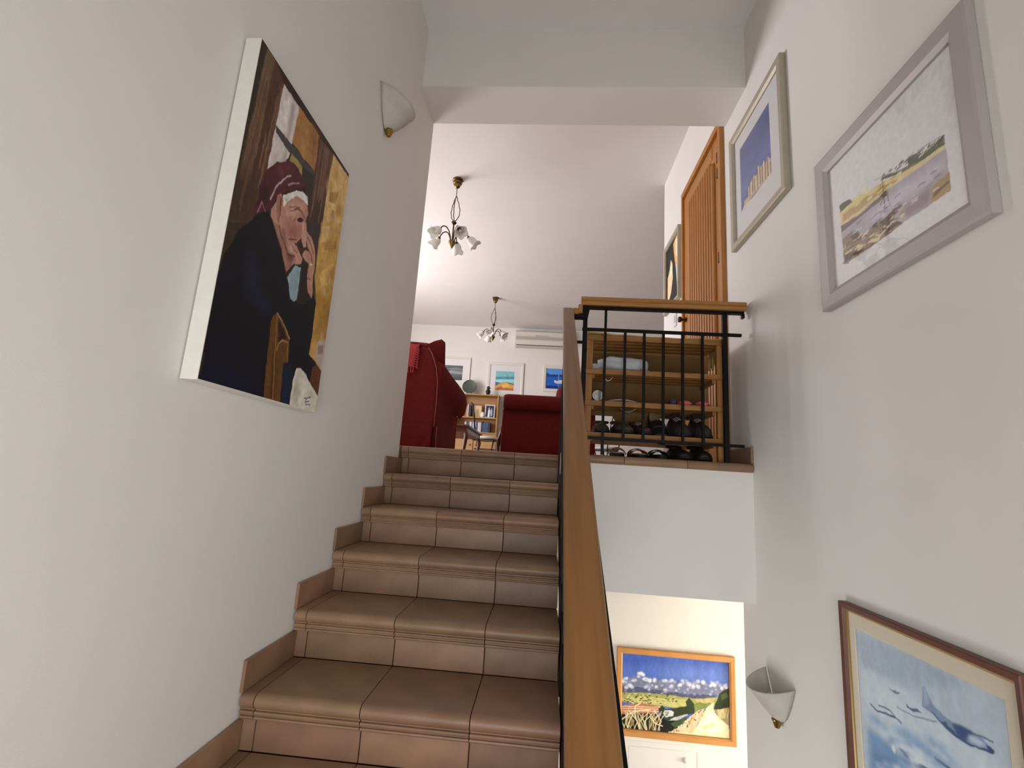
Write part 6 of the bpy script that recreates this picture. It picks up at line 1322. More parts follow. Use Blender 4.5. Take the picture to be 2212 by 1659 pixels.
 ('p', (222, 204, 168), [0.633, 0.206, 0.642, 0.218, 0.648, 0.199, 0.637, 0.193]),
 ('p', (176, 140, 96), [0.631, 0.155, 0.641, 0.167, 0.646, 0.15, 0.635, 0.142]),
 ('p', (140, 106, 72), [0.57, 0.148, 0.581, 0.161, 0.587, 0.144, 0.576, 0.136]),
 ('p', (96, 80, 54), [0.682, 0.197, 0.692, 0.208, 0.698, 0.191, 0.686, 0.184]),
 ('p', (96, 80, 54), [0.606, 0.102, 0.616, 0.112, 0.622, 0.095, 0.61, 0.087]),
 ('p', (222, 204, 168), [0.58, 0.102, 0.591, 0.112, 0.597, 0.095, 0.586, 0.087]),
 ('p', (222, 204, 168), [0.746, 0.318, 0.757, 0.328, 0.762, 0.311, 0.75, 0.303]),
 ('p', (222, 204, 168), [0.605, 0.178, 0.616, 0.189, 0.622, 0.172, 0.609, 0.163]),
 ('p', (240, 228, 200), [0.693, 0.256, 0.703, 0.267, 0.709, 0.25, 0.698, 0.242]),
 ('p', (176, 140, 96), [0.565, 0.1, 0.575, 0.11, 0.58, 0.093, 0.569, 0.087]),
 ('p', (176, 140, 96), [0.539, 0.097, 0.548, 0.108, 0.554, 0.091, 0.543, 0.083]),
 ('p', (44, 54, 34), [1.001, 0.655, 0.95, 0.617, 0.907, 0.57, 0.892, 0.485, 0.87, 0.43, 0.862, 0.347, 0.92, 0.367, 0.999, 0.417]),
 ('p', (76, 92, 52), [0.921, 0.551, 0.972, 0.6, 0.993, 0.54, 0.942, 0.492]),
 ('p', (40, 46, 28), [0.877, 0.432, 0.935, 0.47, 0.992, 0.447, 0.99, 0.377, 0.876, 0.36]),
 ('p', (150, 136, 92), [0.862, 0.347, 0.999, 0.409, 0.994, 0.165, 0.919, 0.254]),
 ('l', (196, 182, 132), 0.006, [0.942, 0.258, 0.942, 0.369]),
 ('l', (196, 182, 132), 0.006, [0.96, 0.261, 0.968, 0.373]),
 ('l', (196, 182, 132), 0.006, [0.957, 0.261, 0.95, 0.371]),
 ('l', (196, 182, 132), 0.006, [0.953, 0.258, 0.945, 0.371]),
 ('l', (196, 182, 132), 0.006, [0.942, 0.258, 0.932, 0.369]),
 ('l', (196, 182, 132), 0.006, [0.924, 0.254, 0.931, 0.369]),
 ('l', (196, 182, 132), 0.006, [0.916, 0.254, 0.913, 0.364]),
 ('l', (196, 182, 132), 0.006, [0.934, 0.256, 0.945, 0.371]),
 ('l', (196, 182, 132), 0.006, [0.907, 0.252, 0.903, 0.364]),
 ('l', (196, 182, 132), 0.006, [0.905, 0.252, 0.896, 0.362]),
 ('l', (196, 182, 132), 0.006, [0.923, 0.254, 0.914, 0.367]),
 ('l', (196, 182, 132), 0.006, [0.921, 0.254, 0.934, 0.369]),
 ('l', (196, 182, 132), 0.006, [0.91, 0.254, 0.925, 0.367]),
 ('l', (196, 182, 132), 0.006, [0.983, 0.263, 0.994, 0.377]),
]
ART_SHORE = [
 ('p', (120, 178, 186), [-0.139, 1.066, 1.091, 1.124, 1.122, -0.076, -0.051, -0.134]),
 ('p', (70, 140, 156), [-0.015, 0.676, 1.02, 0.749, 1.03, 0.602, -0.008, 0.551]),
 ('p', (150, 206, 208), [-0.008, 0.551, 1.03, 0.602, 1.041, 0.449, 0.005, 0.4]),
 ('p', (64, 92, 116), [-0.008, 0.444, 0.291, 0.366, 0.567, 0.449, 1.023, 0.356, 1.03, 0.241, 0.008, 0.237]),
 ('p', (212, 150, 64), [-0.003, 0.215, 0.246, 0.341, 0.57, 0.441, 0.765, 0.344, 1.015, 0.31, 1.023, -0.034, 0.02, -0.085]),
 ('p', (168, 92, 36), [0.073, 0.102, 0.392, 0.256, 0.772, 0.229, 0.542, 0.149, 1.015, 0.102, 1.023, -0.034, 0.018, -0.061]),
 ('p', (230, 176, 84), [0.299, 0.251, 0.62, 0.383, 0.772, 0.229, 0.448, 0.122]),
]
ART_BOAT = [
 ('p', (34, 92, 176), [-0.055, 1.04, 1.111, 1.124, 1.138, 0.023, -0.019, -0.021]),
 ('p', (84, 140, 206), [-0.009, 1.0, 0.995, 1.073, 1.003, 0.763, 0.131, 0.707, -0.003, 0.777]),
 ('p', (20, 58, 132), [-0.003, 0.777, 0.131, 0.707, 1.003, 0.754, 1.006, 0.629, 0.003, 0.599]),
 ('p', (16, 50, 124), [-0.011, 0.155, 0.527, 0.153, 1.017, 0.19, 1.022, 0.014, -0.005, -0.021]),
 ('p', (214, 220, 220), [0.256, 0.441, 0.345, 0.404, 0.517, 0.46, 0.722, 0.453, 0.696, 0.298, 0.348, 0.279, 0.259, 0.331]),
 ('l', (200, 214, 224), 0.008, [0.397, 0.43, 0.394, 0.716]),
 ('l', (150, 186, 214), 0.008, [0.402, 0.254, 0.402, 0.077]),
 ('l', (60, 70, 80), 0.01, [0.304, 0.347, 0.695, 0.376]),
]
ART_STORM = [
 ('p', (70, 76, 82), [-0.74, 1.034, 1.06, 1.15, 1.089, -0.138, -0.658, -0.284]),
 ('p', (44, 50, 56), [-0.732, 0.912, 1.066, 1.059, 1.042, 0.816, 0.368, 0.641, -0.717, 0.672]),
 ('p', (128, 134, 138), [0.023, 0.372, 0.511, 0.653, 1.036, 0.575, 1.026, 0.394, 0.523, 0.444, 0.034, 0.191]),
 ('p', (96, 100, 104), [0.362, 0.759, 0.717, 0.85, 1.025, 0.784, 1.032, 0.666, 0.545, 0.684]),
 ('p', (52, 54, 54), [0.038, 0.131, 1.051, 0.275, 1.072, -0.141, 0.057, -0.225]),
]
ART_FIGURES = [
 ('p', (30, 27, 28), [-0.377, 1.136, 1.156, 1.051, 1.205, -0.053, -0.197, -0.002]),
 ('p', (226, 178, 140), [0.343, 0.758, 0.475, 0.662, 0.504, 0.396, 0.377, 0.206, 0.218, 0.123, 0.083, 0.004, 0.101, 0.519, 0.278, 0.622]),
 ('p', (204, 150, 96), [0.54, 0.95, 0.795, 1.013, 0.917, 0.89, 0.917, 0.517, 0.855, 0.143, 0.756, 0.47, 0.631, 0.712]),
 ('p', (240, 206, 170), [0.706, 0.967, 0.881, 0.954, 0.855, 0.637, 0.732, 0.705]),
 ('p', (180, 176, 176), [0.732, 0.552, 1.036, 0.477, 1.034, 0.09, 0.855, 0.07]),
 ('p', (240, 200, 160), [0.291, 0.67, 0.449, 0.644, 0.452, 0.49, 0.294, 0.461]),
]

# ------------------------------------------------------------------ pictures
FL = Frame2D((0, 0, 0), (0, 1, 0), (1, 0, 0))          # left wall: u = y
FR = Frame2D((XR, 0, 0), (0, -1, 0), (-1, 0, 0))       # right wall: u = -y
FF = Frame2D((0, 6.8, 0), (1, 0, 0), (0, -1, 0))       # far wall: u = x
FLOW = Frame2D((0, .75, 0), (1, 0, 0), (0, -1, 0))     # lower far wall
def at(F, u, v): return Frame2D(F(u, v, 0), F.u, F.n)
def rel(r, u, v): return (r[0]-u, r[1]-u, r[2]-v, r[3]-v)
def hang(F, outer, *rects):
    u, v = (outer[0]+outer[1])/2, outer[2]
    return (at(F, u, v), rel(outer, u, v))+tuple(rel(q, u, v) for q in rects)
CANVAS = mat('raw_canvas_white', (228, 224, 214), .85, .03, 30, bump=.1, bscale=300)
F, o_, = hang(FL, (-1.885, -1.268, .04, 1.018))
pp = thing('canvas_painting', 'unframed canvas portrait of elderly woman in maroon headscarf resting chin on hand', 'painting', F(0, 0, 0))
bm = BM(); loft(bm, [[F(o_[0], o_[2], h), F(o_[1], o_[2], h), F(o_[1], o_[3], h), F(o_[0], o_[3], h)] for h in (.004, .049)])
obj('stretched_canvas', bm, CANVAS, pp)
canvas('painted_front', F, (o_[0]+.0015, o_[1]-.001, o_[2]+.002, o_[3]-.001), .0497, paint(ART_PORTRAIT, 250, 396, (44, 36, 28), 1.25, .85, .008, .12), pp, .13)

F, o_, mr_, ar_ = hang(FR, (.155, .825, 1.287, 2.05), (.2, .76, 1.35, 2.0), (.271, .662, 1.485, 1.911))
picture('framed_ruins_picture', 'silver framed picture of temple ruins under deep blue sky', F, o_, .050, .032, CHAMP, ART_RUINS, ar_, 110, 120, (64, 84, 138), 1.5, None, MATW)
F, o_, ar_ = hang(FR, (1.062, 1.803, .582, 1.230), (1.140, 1.700, .690, 1.150))
picture('framed_coast_picture', 'large silver framed watercolour of rocky coast with wide white mat', F, o_, .070, .030, SILVER, ART_COAST, rel((1.105, 1.733, .653, 1.183), (1.062+1.803)/2, .582), 240, 200, (206, 206, 206), 1.5)
DWOOD = mat('dark_mahogany_frame', (96, 52, 36), .45, .2, 10)
GILT = mat('gilt_edge', (176, 146, 92), .4, metal=.6)
F, o_, ar_ = hang(FR, (1.050, 1.726, -1.115, -.508), (1.105, 1.660, -1.06, -.58))
picture('framed_aircraft_print', 'dark wood framed print of jet aircraft over blue clouds', F, o_, .022, .030, DWOOD, ART_JET, ar_, 220, 190, (176, 190, 202), 1.3, None, MATC, True, GILT)
FW = mat('light_oak_frame', (206, 146, 78), .5, .1, 8)
F, o_, ar_ = hang(FLOW, (1.478, 2.280, -1.829, -1.276), (1.516, 2.240, -1.788, -1.316))
picture('framed_landscape_painting', 'oak framed landscape with white dirt track under piled clouds on lower wall', F, o_, .039, .028, FW, ART_LANDSCAPE, ar_, 260, 170, (78, 104, 176), 1.35, None, None, False, None, None, .006, .12)
WF = mat('white_frame', (222, 218, 206), .5)
F, o_, ar_ = hang(FF, (-.360, .392, 1.44, 2.165), (-.19, .205, 1.575, 1.985))
picture('framed_shore_painting', 'white framed square picture of turquoise sea and ochre shore', F, o_, .058, .030, WF, ART_SHORE, ar_, 60, 62, (120, 178, 186), 1.25, None, MATW)
F, o_, ar_ = hang(FF, (.800, 1.568, 1.60, 2.150), (.868, 1.5, 1.66, 2.086))
picture('framed_boat_painting', 'white framed painting of small boat on deep blue sea', F, o_, .064, .030, WF, ART_BOAT, ar_, 80, 56, (34, 92, 176), 1.25, None, None, False)
F, o_, ar_ = hang(FF, (-1.58, -.735, 1.57, 2.235), (-1.42, -.89, 1.74, 2.06))
picture('framed_storm_picture', 'white framed grey stormy sky picture half hidden by red armchair', F, o_, .040, .030, WF, ART_STORM, ar_, 80, 50, (70, 76, 82), 1.25, None, MATW)
F, o_, ar_ = hang(FR, (-1.545, -1.02, 1.46, 2.14), (-1.505, -1.12, 1.535, 2.08))
ar_ = (o_[0]+.04, o_[1]-.04, o_[2]+.04, o_[3]-.04)
picture('framed_figures_painting', 'grey framed dark painting with orange figures near the wall corner', F, o_, .040, .035, CHAMP, ART_FIGURES, ar_, 60, 80, (30, 27, 28), 1.5, None, None, False)

# ------------------------------------------------------------------ wall sconces
ALAB = frosted('alabaster_glass', (212, 207, 198), .25, .10)
def sconce(label, loc, rz):
    r = thing('wall_sconce', label, 'wall lamp', loc, rz, 'alabaster wall sconces')
    bm = BM(); n = 22; rings = []
    for i in range(11):          # half shell that opens towards the wall, rim drooping to the sides
        t = i/10; ring_ = []
        rr = .018+.118*(t**.75)
        for j in range(n+1):
            a = math.pi*j/n; s = math.sin(a)
            ring_.append((rr*s*1.02+.004, rr*math.cos(a), .145*t+.030*t*t*(1-s)-.02*t*t*s))
        rings.append(ring_)
    loft(bm, rings, cap=False, closed=False); solidify(bm, .0035)
    sh = obj('shade', bm, ALAB, r, False, True)
    obj('finial', lathe(BM(), [(.001, -.030), (.010, -.028), (.016, -.016), (.019, -.004), (.022, .0), (.022, .006), (.001, .009)], (.022, 0, 0), 16), BRASS, r, False, .8)
    obj('wall_plate', B(0, .008, -.022, .022, .0, .09, .003), BRASS, r, False)
    obj('lamp_holder', tube(BM(), [(.008, 0, .035), (.045, 0, .035), (.05, 0, .05)], .006, 8), BRASS, r, False)
    obj('bulb', lathe(BM(), [(.001, 0), (.013, .003), (.013, .02), (.018, .04), (.012, .06), (.001, .068)], (.05, 0, .045), 12), frosted('bulb_glass', (230, 228, 220), .2), r, False, True)
    return r
sconce('alabaster glass wall sconce with brass finial beside the portrait canvas', (0.001, -.855, 1.545), 0)
sconce('alabaster glass wall sconce low on the wall beside the aircraft print', (XR-.001, -.525, -1.135), math.pi)

# ------------------------------------------------------------------ chandeliers
OLDB = mat('aged_brass', (120, 98, 62), .35, .15, 30, metal=1)
TULIP = frosted('tulip_glass', (240, 238, 232), .25, .05)
def chandelier():
    r = thing('chandelier', 'x', 'chandelier', (0, 0, 0), 0, 'brass tulip chandeliers in the living room')
    obj('ceiling_cup', lathe(BM(), [(.056, 0), (.058, -.016), (.044, -.022), (.047, -.034), (.047, -.050), (.034, -.056), (.034, -.072), (.026, -.090), (.010, -.100), (.001, -.101)], (0, 0, 0), 18), OLDB, r, False, .7)
    obj('hanging_rod', tube(BM(), [(0, 0, -.09), (0, 0, -.20)], .004, 6), DBRASS, r, False)
    for i in range(3):
        a = i*2*math.pi/3+.5; pts = []
        for j in range(13):
            t = j/12; rad = .055*math.sin(math.pi*t)**.8*(.55+.75*t)
            w_ = .004*math.sin(j*2.4); pts.append((rad*math.cos(a)+w_, rad*math.sin(a)-w_, -.19-.30*t))
        obj('twisted_cord', tube(BM(), pts, .0045, 6), DBRASS, r, False, True)
    obj('upper_boss', lathe(BM(), [(.001, -.485), (.020, -.488), (.030, -.50), (.022, -.515), (.008, -.525), (.001, -.526)], (0, 0, 0), 14), DBRASS, r, False, .7)
    obj('stem', tube(BM(), [(0, 0, -.51), (0, 0, -.72)], .008, 8), DBRASS, r, False)
    obj('lower_finial', lathe(BM(), [(.001, -.705), (.034, -.71), (.040, -.725), (.026, -.75), (.010, -.785), (.001, -.80)], (0, 0, 0), 14), OLDB, r, False, .7)
    for i in range(5):
        a = i*2*math.pi/5+.25; c, s = math.cos(a), math.sin(a)
        pr = [(.018, -.72), (.03, -.67), (.055, -.615), (.090, -.588), (.125, -.592), (.150, -.615), (.166, -.645)]
        arm = obj('arm', tube(BM(), [(q*c, q*s, z) for q, z in pr], .0065, 7), DBRASS, r, False, True)
        d = Vector((.72*c, .72*s, -.70)).normalized(); Mx = d.to_track_quat('Z', 'Y').to_matrix()
        p0 = Vector((.164*c, .164*s, -.642))
        obj('lamp_cup', lathe(BM(), [(.001, -.008), (.016, -.004), (.020, .012), (.014, .020)], p0, 12, Mx), DBRASS, arm, False, .7)
        bm = lathe(BM(), [(.016, .010), (.034, .024), (.043, .048), (.043, .075), (.050, .098, .03), (.066, .118, .10, .008)], p0, 25, Mx, wn=5)
        bmesh.ops.delete(bm, geom=[f for f in bm.faces if len(f.verts) > 4], context='FACES_ONLY'); solidify(bm, .003)
        obj('tulip_shade', bm, TULIP, arm, False, True)
        obj('bulb', lathe(BM(), [(.001, .02), (.010, .022), (.010, .04), (.016, .06), (.010, .08), (.001, .085)], p0, 10, Mx), frosted('bulb_glass', (230, 228, 220), .2), arm, False, True)
    return r
ch = chandelier(); ch.location = (-.17, 1.61, 2.929); ch['label'] = 'brass chandelier with tulip shades hanging nearer the stairs'
c2 = copy_tree(ch); c2.location = (-.095, 5.05, 2.929); c2.rotation_euler = (0, 0, .55); c2['label'] = 'brass chandelier with tulip shades hanging before the far wall'

# ------------------------------------------------------------------ air conditioner on the far wall
ACW = mat('ac_plastic', (214, 210, 196), .45); ACG = mat('ac_grey_band', (176, 172, 158), .5)
ac = thing('air_conditioner', 'cream wall-mounted air conditioner high on the far wall', 'air conditioner', (.73, 6.8, 2.5))
pr = [(6.798, 2.50), (6.66, 2.50), (6.595, 2.535), (6.585, 2.60), (6.585, 2.72), (6.60, 2.80), (6.66, 2.845), (6.798, 2.845)]
obj('body', prism(BM(), pr, 'x', .185, 1.285), ACW, ac)
obj('grille_band', B(.20, 1.27, 6.580, 6.587, 2.630, 2.700, .002), ACG, ac)
obj('air_louver', B(.215, 1.255, 6.590, 6.615, 2.525, 2.556, .004), ACW, ac)
obj('outlet_slot', B(.215, 1.255, 6.605, 6.62, 2.512, 2.526), mat('ac_slot', (96, 94, 88), .7), ac)
obj('front_panel', B(.195, 1.275, 6.578, 6.588, 2.720, 2.80, .004), ACW, ac)
obj('handle_slot', B(.60, .87, 6.575, 6.580, 2.716, 2.722), mat('ac_slot', (96, 94, 88), .7), ac)

# ------------------------------------------------------------------ red armchair seen from behind
arm_c = thing('armchair', 'high-backed red armchair with loose covers seen from behind', 'armchair', (-.45, 1.35, 0))
def rr_profile(x0, x1, y0, y1, r, n=5):
    pts = []
    for cx, cy, a0 in ((x1-r, y0+r, -90), (x1-r, y1-r, 0), (x0+r, y1-r, 90), (x0+r, y0+r, 180)):
        for i in range(n+1):
            a = math.radians(a0+90*i/n); pts.append((cx+r*math.cos(a), cy+r*math.sin(a)))
    return pts
rings = []
for z, xr, y0 in ((.20, -.012, .900), (.40, -.012, .895), (.58, -.018, .893), (.70, -.040, .895), (.78, -.070, .900), (.84, -.098, .91), (.88, -.128, .93), (.895, -.17, .96)):
    rings.append([(x, y, z) for x, y in rr_profile(-.88-xr*.9, xr, y0, y0+.20, .035 if z < .87 else .05)])
obj('back', loft(BM(), rings), RED, arm_c, smooth=.9)
# the loose cover's skirt, slightly crumpled, hanging below the back
bm = BM(); n = 40; cols = []
for i in range(n+1):
    t = i/n; x = -.86+t*.835; row = []
    for j in range(9):
        s = j/8; z = .225-.217*s
        row.append((x+.012*s*math.sin(9*t), .893-.006-.014*s*(.5+.5*math.sin(37*t+4*s))-.006*math.sin(60*t+9*s), z))
    cols.append(row)
loft(bm, cols, cap=False, closed=False); solidify(bm, .004); obj('skirt', bm, RED, arm_c, smooth=True)
obj('piping', tube(BM(), [(-.012, .898, .21), (-.010, .895, .40), (-.016, .892, .58), (-.038, .894, .70), (-.068, .898, .78), (-.10, .908, .845), (-.13, .925, .885)], .0045, 6), PIPING, arm_c, smooth=True)
obj('piping', tube(BM(), [(-.86, .893, .226), (-.5, .893, .222), (-.02, .893, .22)], .003, 6), RED, arm_c)
obj('piping', tube(BM(), [(.004, .93, .215), (.006, .93, .1), (.012, .93, .01)], .004, 6), PIPING, arm_c)
for side in (0, 1):
    rings = []
    for y, top, bul, half in ((.93, .770, .0, .04), (.99, .770, .020, .055), (1.12, .745, .050, .075), (1.35, .705, .085, .09), (1.58, .670, .105, .095), (1.74, .640, .105, .09), (1.80, .615, .085, .075)):
        pr = [(-.20, .02), (.0, .02), (.004, .22), (.002, .42), (bul*.35, top-.235), (bul*.85, top-.19), (bul, top-.12), (bul*.9, top-.055), (bul*.5-.01, top-.012), (bul*.2-.05, top), (-.13, top-.01), (-.18, top-.05), (-.20, top-.12)]
        rings.append([((-.88-px if side else px), y, z) for px, z in pr])
    a = obj('arm', loft(BM(), rings), RED, arm_c, smooth=.9)
    pts = [((-.88-px if side else px), 1.803, z) for px, z in [(.002, .05), (.002, .40), (.03, .40), (.075, .44), (.087, .50), (.075, .565), (.035, .605)]]
    obj('piping', tube(BM(), pts, .004, 6), RED, a)
obj('seat', B(-.70, -.18, 1.05, 1.82, .05, .44, .05, 3), RED, arm_c, smooth=.8)
# back cushion bulging over the top of the chair
rings = []
for y, sc, dz in ((1.08, .55, .0), (1.10, .85, .0), (1.15, 1.0, 0), (1.22, .97, 0), (1.27, .8, 0), (1.29, .5, 0)):
    ring_ = []
    for i in range(26):
        a = 2*math.pi*i/26; ca, sa = math.cos(a), math.sin(a)
        ex = abs(ca)**.55*math.copysign(1, ca); ez = abs(sa)**.6*math.copysign(1, sa)
        px = -.44+.415*sc*ex; pz = .80+.19*sc*ez
        if ex > .75 and ez > .55: px += .012; pz += .075*sc     # corner standing up
        ring_.append((px, y, pz))
    rings.append(ring_)
obj('back_cushion', loft(BM(), rings), RED, arm_c, smooth=True)
# fringed throw over the chair back
THROW = mat('rose_throw_fabric', (178, 62, 66), .95, .12, 40, bump=.3, bscale=150)
th = thing('throw_blanket', 'rose red fringed throw draped over the armchair back', 'blanket', (-.45, .9, .7))
bm = BM(); cols = []
for i in range(25):
    t = i/24; x = -.80+t*.60; row = []
    for j in range(15):
        s = j/14
        if s < .3: y = 1.17-.29*(s/.3); z = .905+.03*math.sin(math.pi*s/.3)+.012*math.sin(12*t)
        elif s < .36: y = .880; z = .905-.04*(s-.3)/.06
        else: y = .876-.006*math.sin(20*t+5*s); z = .865-.16*(s-.36)/.64-.02*(t-.5)
        row.append((x+.05*max(0, s-.36)*(0-t), y, z))
    cols.append(row)
loft(bm, cols, cap=False, closed=False); solidify(bm, .005); obj('cloth', bm, THROW, th, smooth=True)
for i in range(26):
    t = i/25; x = -.80+t*.575; z0 = .70-.02*(t-.5)
    obj('tassel', tube(BM(), [(x, .872, z0+.01), (x+.004*math.sin(i*3), .870, z0-.02), (x+.006*math.sin(i*5), .868, z0-.045)], [.004, .005, .006], 5), THROW, th)
for i in range(9):
    z = .865-.02*i; obj('tassel', tube(BM(), [(-.215-.003*i, .874, z), (-.200, .872, z-.008), (-.192, .870, z-.022)], [.004, .005, .005], 5), THROW, th)

# ------------------------------------------------------------------ red sofa seen from its arm end
sf = thing('sofa', 'low red sofa with rolled arm turned towards the stairs', 'sofa', (.92, 2.3, 0))
def roll(y0, side):
    rings = []
    for x, k in ((.488, .80), (.500, .95), (.53, 1.0), (.9, 1.0), (1.34, 1.0), (1.36, .9)):
        pr = []
        for i in range(15):
            a = math.radians(-100+280*i/14); pr.append((y0+side*(-(.0)-.075*math.cos(math.radians(-100+280*i/14))*k)+side*.06, .545+.078*math.sin(a)*k))
        pr += [(y0+side*.20, .545), (y0+side*.20, .05), (y0+side*.02, .02), (y0+side*.01, .30)]
        rings.append([(x, a_, b_) for a_, b_ in pr])
    return loft(BM(), rings)
obj('arm', roll(1.50, 1), RED, sf, smooth=.9)
obj('arm', roll(3.30, -1), RED, sf, smooth=.9)
obj('seat', B(.50, 1.20, 1.66, 3.14, .04, .42, .05, 3), RED, sf, smooth=.8)
obj('back', B(.985, 1.34, 1.60, 3.20, .04, .76, .09, 4), RED, sf, smooth=.8)
obj('seat_cushion', B(.47, 1.00, 1.68, 2.39, .40, .54, .05, 3), RED, sf, smooth=.8)
obj('seat_cushion', B(.47, 1.00, 2.41, 3.12, .40, .54, .05, 3), RED, sf, smooth=.8)
obj('piping', tube(BM(), [(.492, 1.512, .45), (.490, 1.508, .2), (.490, 1.512, .02)], .004, 6), PIPING, sf)
SHEET = mat('linen_cover', (196, 186, 168), .9, .06, 12)
cv = BM(); cols = []
for i in range(13):
    t = i/12; z = .33-.32*t
    cols.append([(.455-.03*t+.01*math.sin(9*t+j), 1.75+.05*j+.0, z) for j in range(7)])
loft(cv, cols, cap=False, closed=False); solidify(cv, .006)
tag(obj('linen_cloth', cv, SHEET, None, smooth=True), 'pale linen cloth hanging at the front of the low sofa', 'cloth')

# ------------------------------------------------------------------ coffee table
MAHO = mat('mahogany', (92, 50, 32), .35, .2, 6, stretch=(1, 6, 6))
ct = thing('coffee_table', 'dark mahogany coffee table with curved legs beyond the armchair', 'table', (-.40, 3.88, 0))
def around(x, y, rz): return Matrix.Translation((x, y, 0)) @ Matrix.Rotation(rz, 4, 'Z')
bm = B(-.72, -.09, 3.18, 4.58, .44, .47, .006); obj('table_top', bm, MAHO, ct)
obj('apron', B(-.69, -.12, 3.21, 4.55, .375, .441), MAHO, ct)
for lx, ly, sx, sy in ((-.15, 3.25, 1, -1), (-.15, 4.51, 1, 1), (-.66, 3.25, -1, -1), (-.66, 4.51, -1, 1)):
    pts = [(lx, ly, .42), (lx+.025*sx, ly+.02*sy, .32), (lx+.005*sx, ly+.004*sy, .16), (lx-.015*sx, ly-.01*sy, .08), (lx+.015*sx, ly+.01*sy, .012)]
    obj('leg', tube(BM(), pts, [.032, .030, .022, .017, .022], 8), MAHO, ct, smooth=True)

# ------------------------------------------------------------------ wrought-iron chairs
IRON = mat('wrought_iron', (34, 30, 28), .5, spec=.4); CUSH = mat('cream_cushion', (214, 208, 198), .9, .04, 20, bump=.1)
def iron_chair():
    r = thing('iron_chair', 'x', 'chair', (0, 0, 0), 0, 'wrought-iron chairs with pale seats')
    S = .22
    obj('seat_cushion', lathe(BM(), [(.001, .425), (S-.01, .425), (S+.005, .445), (S-.01, .468), (.10, .478), (.001, .48)], (0, 0, 0), 24), CUSH, r, False, .9)
    obj('seat_ring', tube(BM(), [(S*math.cos(a), S*math.sin(a), .415) for a in [i*math.pi/10 for i in range(20)]], .009, 6, closed=True), IRON, r, False, True)
    obj('lower_ring', tube(BM(), [(.18*math.cos(a), .18*math.sin(a), .26) for a in [i*math.pi/10 for i in range(20)]], .007, 6, closed=True), IRON, r, False, True)
    for a in (.78, 2.36, 3.93, 5.5):
        c, s = math.cos(a), math.sin(a)
        obj('leg', tube(BM(), [(.20*c, .20*s, .415), (.17*c, .17*s, .28), (.19*c, .19*s, .12), (.24*c, .24*s, .008)], .010, 6), IRON, r, False, True)
    for s in (-1, 1):
        obj('back_post', tube(BM(), [(-.15, .17*s, .41), (-.19, .18*s, .6), (-.22, .17*s, .85), (-.25, .15*s, 1.0), (-.27, .12*s, 1.03), (-.265, .10*s, 1.0)], .010, 6), IRON, r, False, True)
    for z, w_ in ((.62, .18), (.80, .17), (.93, .16)):
        obj('back_rail', tube(BM(), [(-.17-(z-.5)*.15, -w_, z), (-.19-(z-.5)*.15, 0, z+.012), (-.17-(z-.5)*.15, w_, z)], .008, 6), IRON, r, False, True)
    for y in (-.06, 0, .06):
        obj('back_spindle', tube(BM(), [(-.19, y, .62), (-.218, y*1.1, .80)], .006, 6), IRON, r, False)
    obj('scroll', tube(BM(), [(-.24+.0*i, .055*math.cos(i*.42)*(1-i*.035), .98+.045*math.sin(i*.42)*(1-i*.035)) for i in range(16)], .007, 6), IRON, r, False, True)
    return r
ic = iron_chair(); ic.location = (-.11, 5.15, 0); ic.rotation_euler = (0, 0, .1); ic['label'] = 'wrought-iron chair with pale round seat before the bookcase'
i2 = copy_tree(ic); i2.location = (2.02, 6.0, 0); i2.rotation_euler = (0, 0, 2.4); i2['label'] = 'wrought-iron chair glimpsed through the shoe rack'

# ------------------------------------------------------------------ bookcase with its contents
BEECH = mat('beech_veneer', (178, 136, 86), .5, .08, 5, stretch=(1, 6, 6))
bc = thing('bookcase', 'light beech bookcase against the far wall behind the armchair', 'bookcase', (-.50, 6.62, 0))
obj('side_panel', B(-.085, -.065, 6.48, 6.79, 0, 1.40), BEECH, bc); obj('side_panel', B(-.955, -.935, 6.48, 6.79, 0, 1.40), BEECH, bc)
obj('top_board', B(-.965, -.055, 6.47, 6.79, 1.40, 1.42), BEECH, bc); obj('back_panel', B(-.935, -.085, 6.775, 6.788, 0, 1.40), BEECH, bc)
for z in (.94, .64, .05): obj('shelf', B(-.935, -.085, 6.50, 6.775, z, z+.02), BEECH, bc)
for x0, x1 in ((-.93, -.515), (-.505, -.09)):
    dd = obj('cabinet_door', B(x0, x1, 6.482, 6.499, .08, .63, .003), BEECH, bc)
    obj('knob', lathe(BM(), [(.001, 0), (.008, .002), (.008, .012), (.014, .02), (.001, .026)], ((x0+.36 if x0 < -.6 else x0+.06), 6.482, .40), 10, Matrix.Rotation(math.pi/2, 3, 'X')), IRON, dd, smooth=.8)
BC = [(150, 60, 50), (60, 80, 120), (200, 196, 186), (52, 50, 54), (170, 140, 90), (84, 110, 96), (210, 206, 210), (120, 130, 160)]
BN = ['red', 'navy', 'cream', 'black', 'tan', 'green', 'white', 'slate']
bx = -.92; used = {}
def book(x, w_, d_, h_, z, ci, label):
    b = thing('book', label, 'book', (x+w_/2, 6.60, z), 0, 'books in the beech bookcase')
    mm = mat('book_cover_%s' % BN[ci], BC[ci], .6)
    obj('cover', prism(BM(), [(x, 6.56), (x, 6.56+d_), (x+.002, 6.56+d_), (x+.002, 6.562), (x+w_-.002, 6.562), (x+w_-.002, 6.56+d_), (x+w_, 6.56+d_), (x+w_, 6.56)], 'z', z, z+h_), mm, b)
    obj('pages', B(x+.002, x+w_-.002, 6.563, 6.557+d_, z+.003, z+h_-.004), mat('book_pages', (226, 218, 200), .9), b)
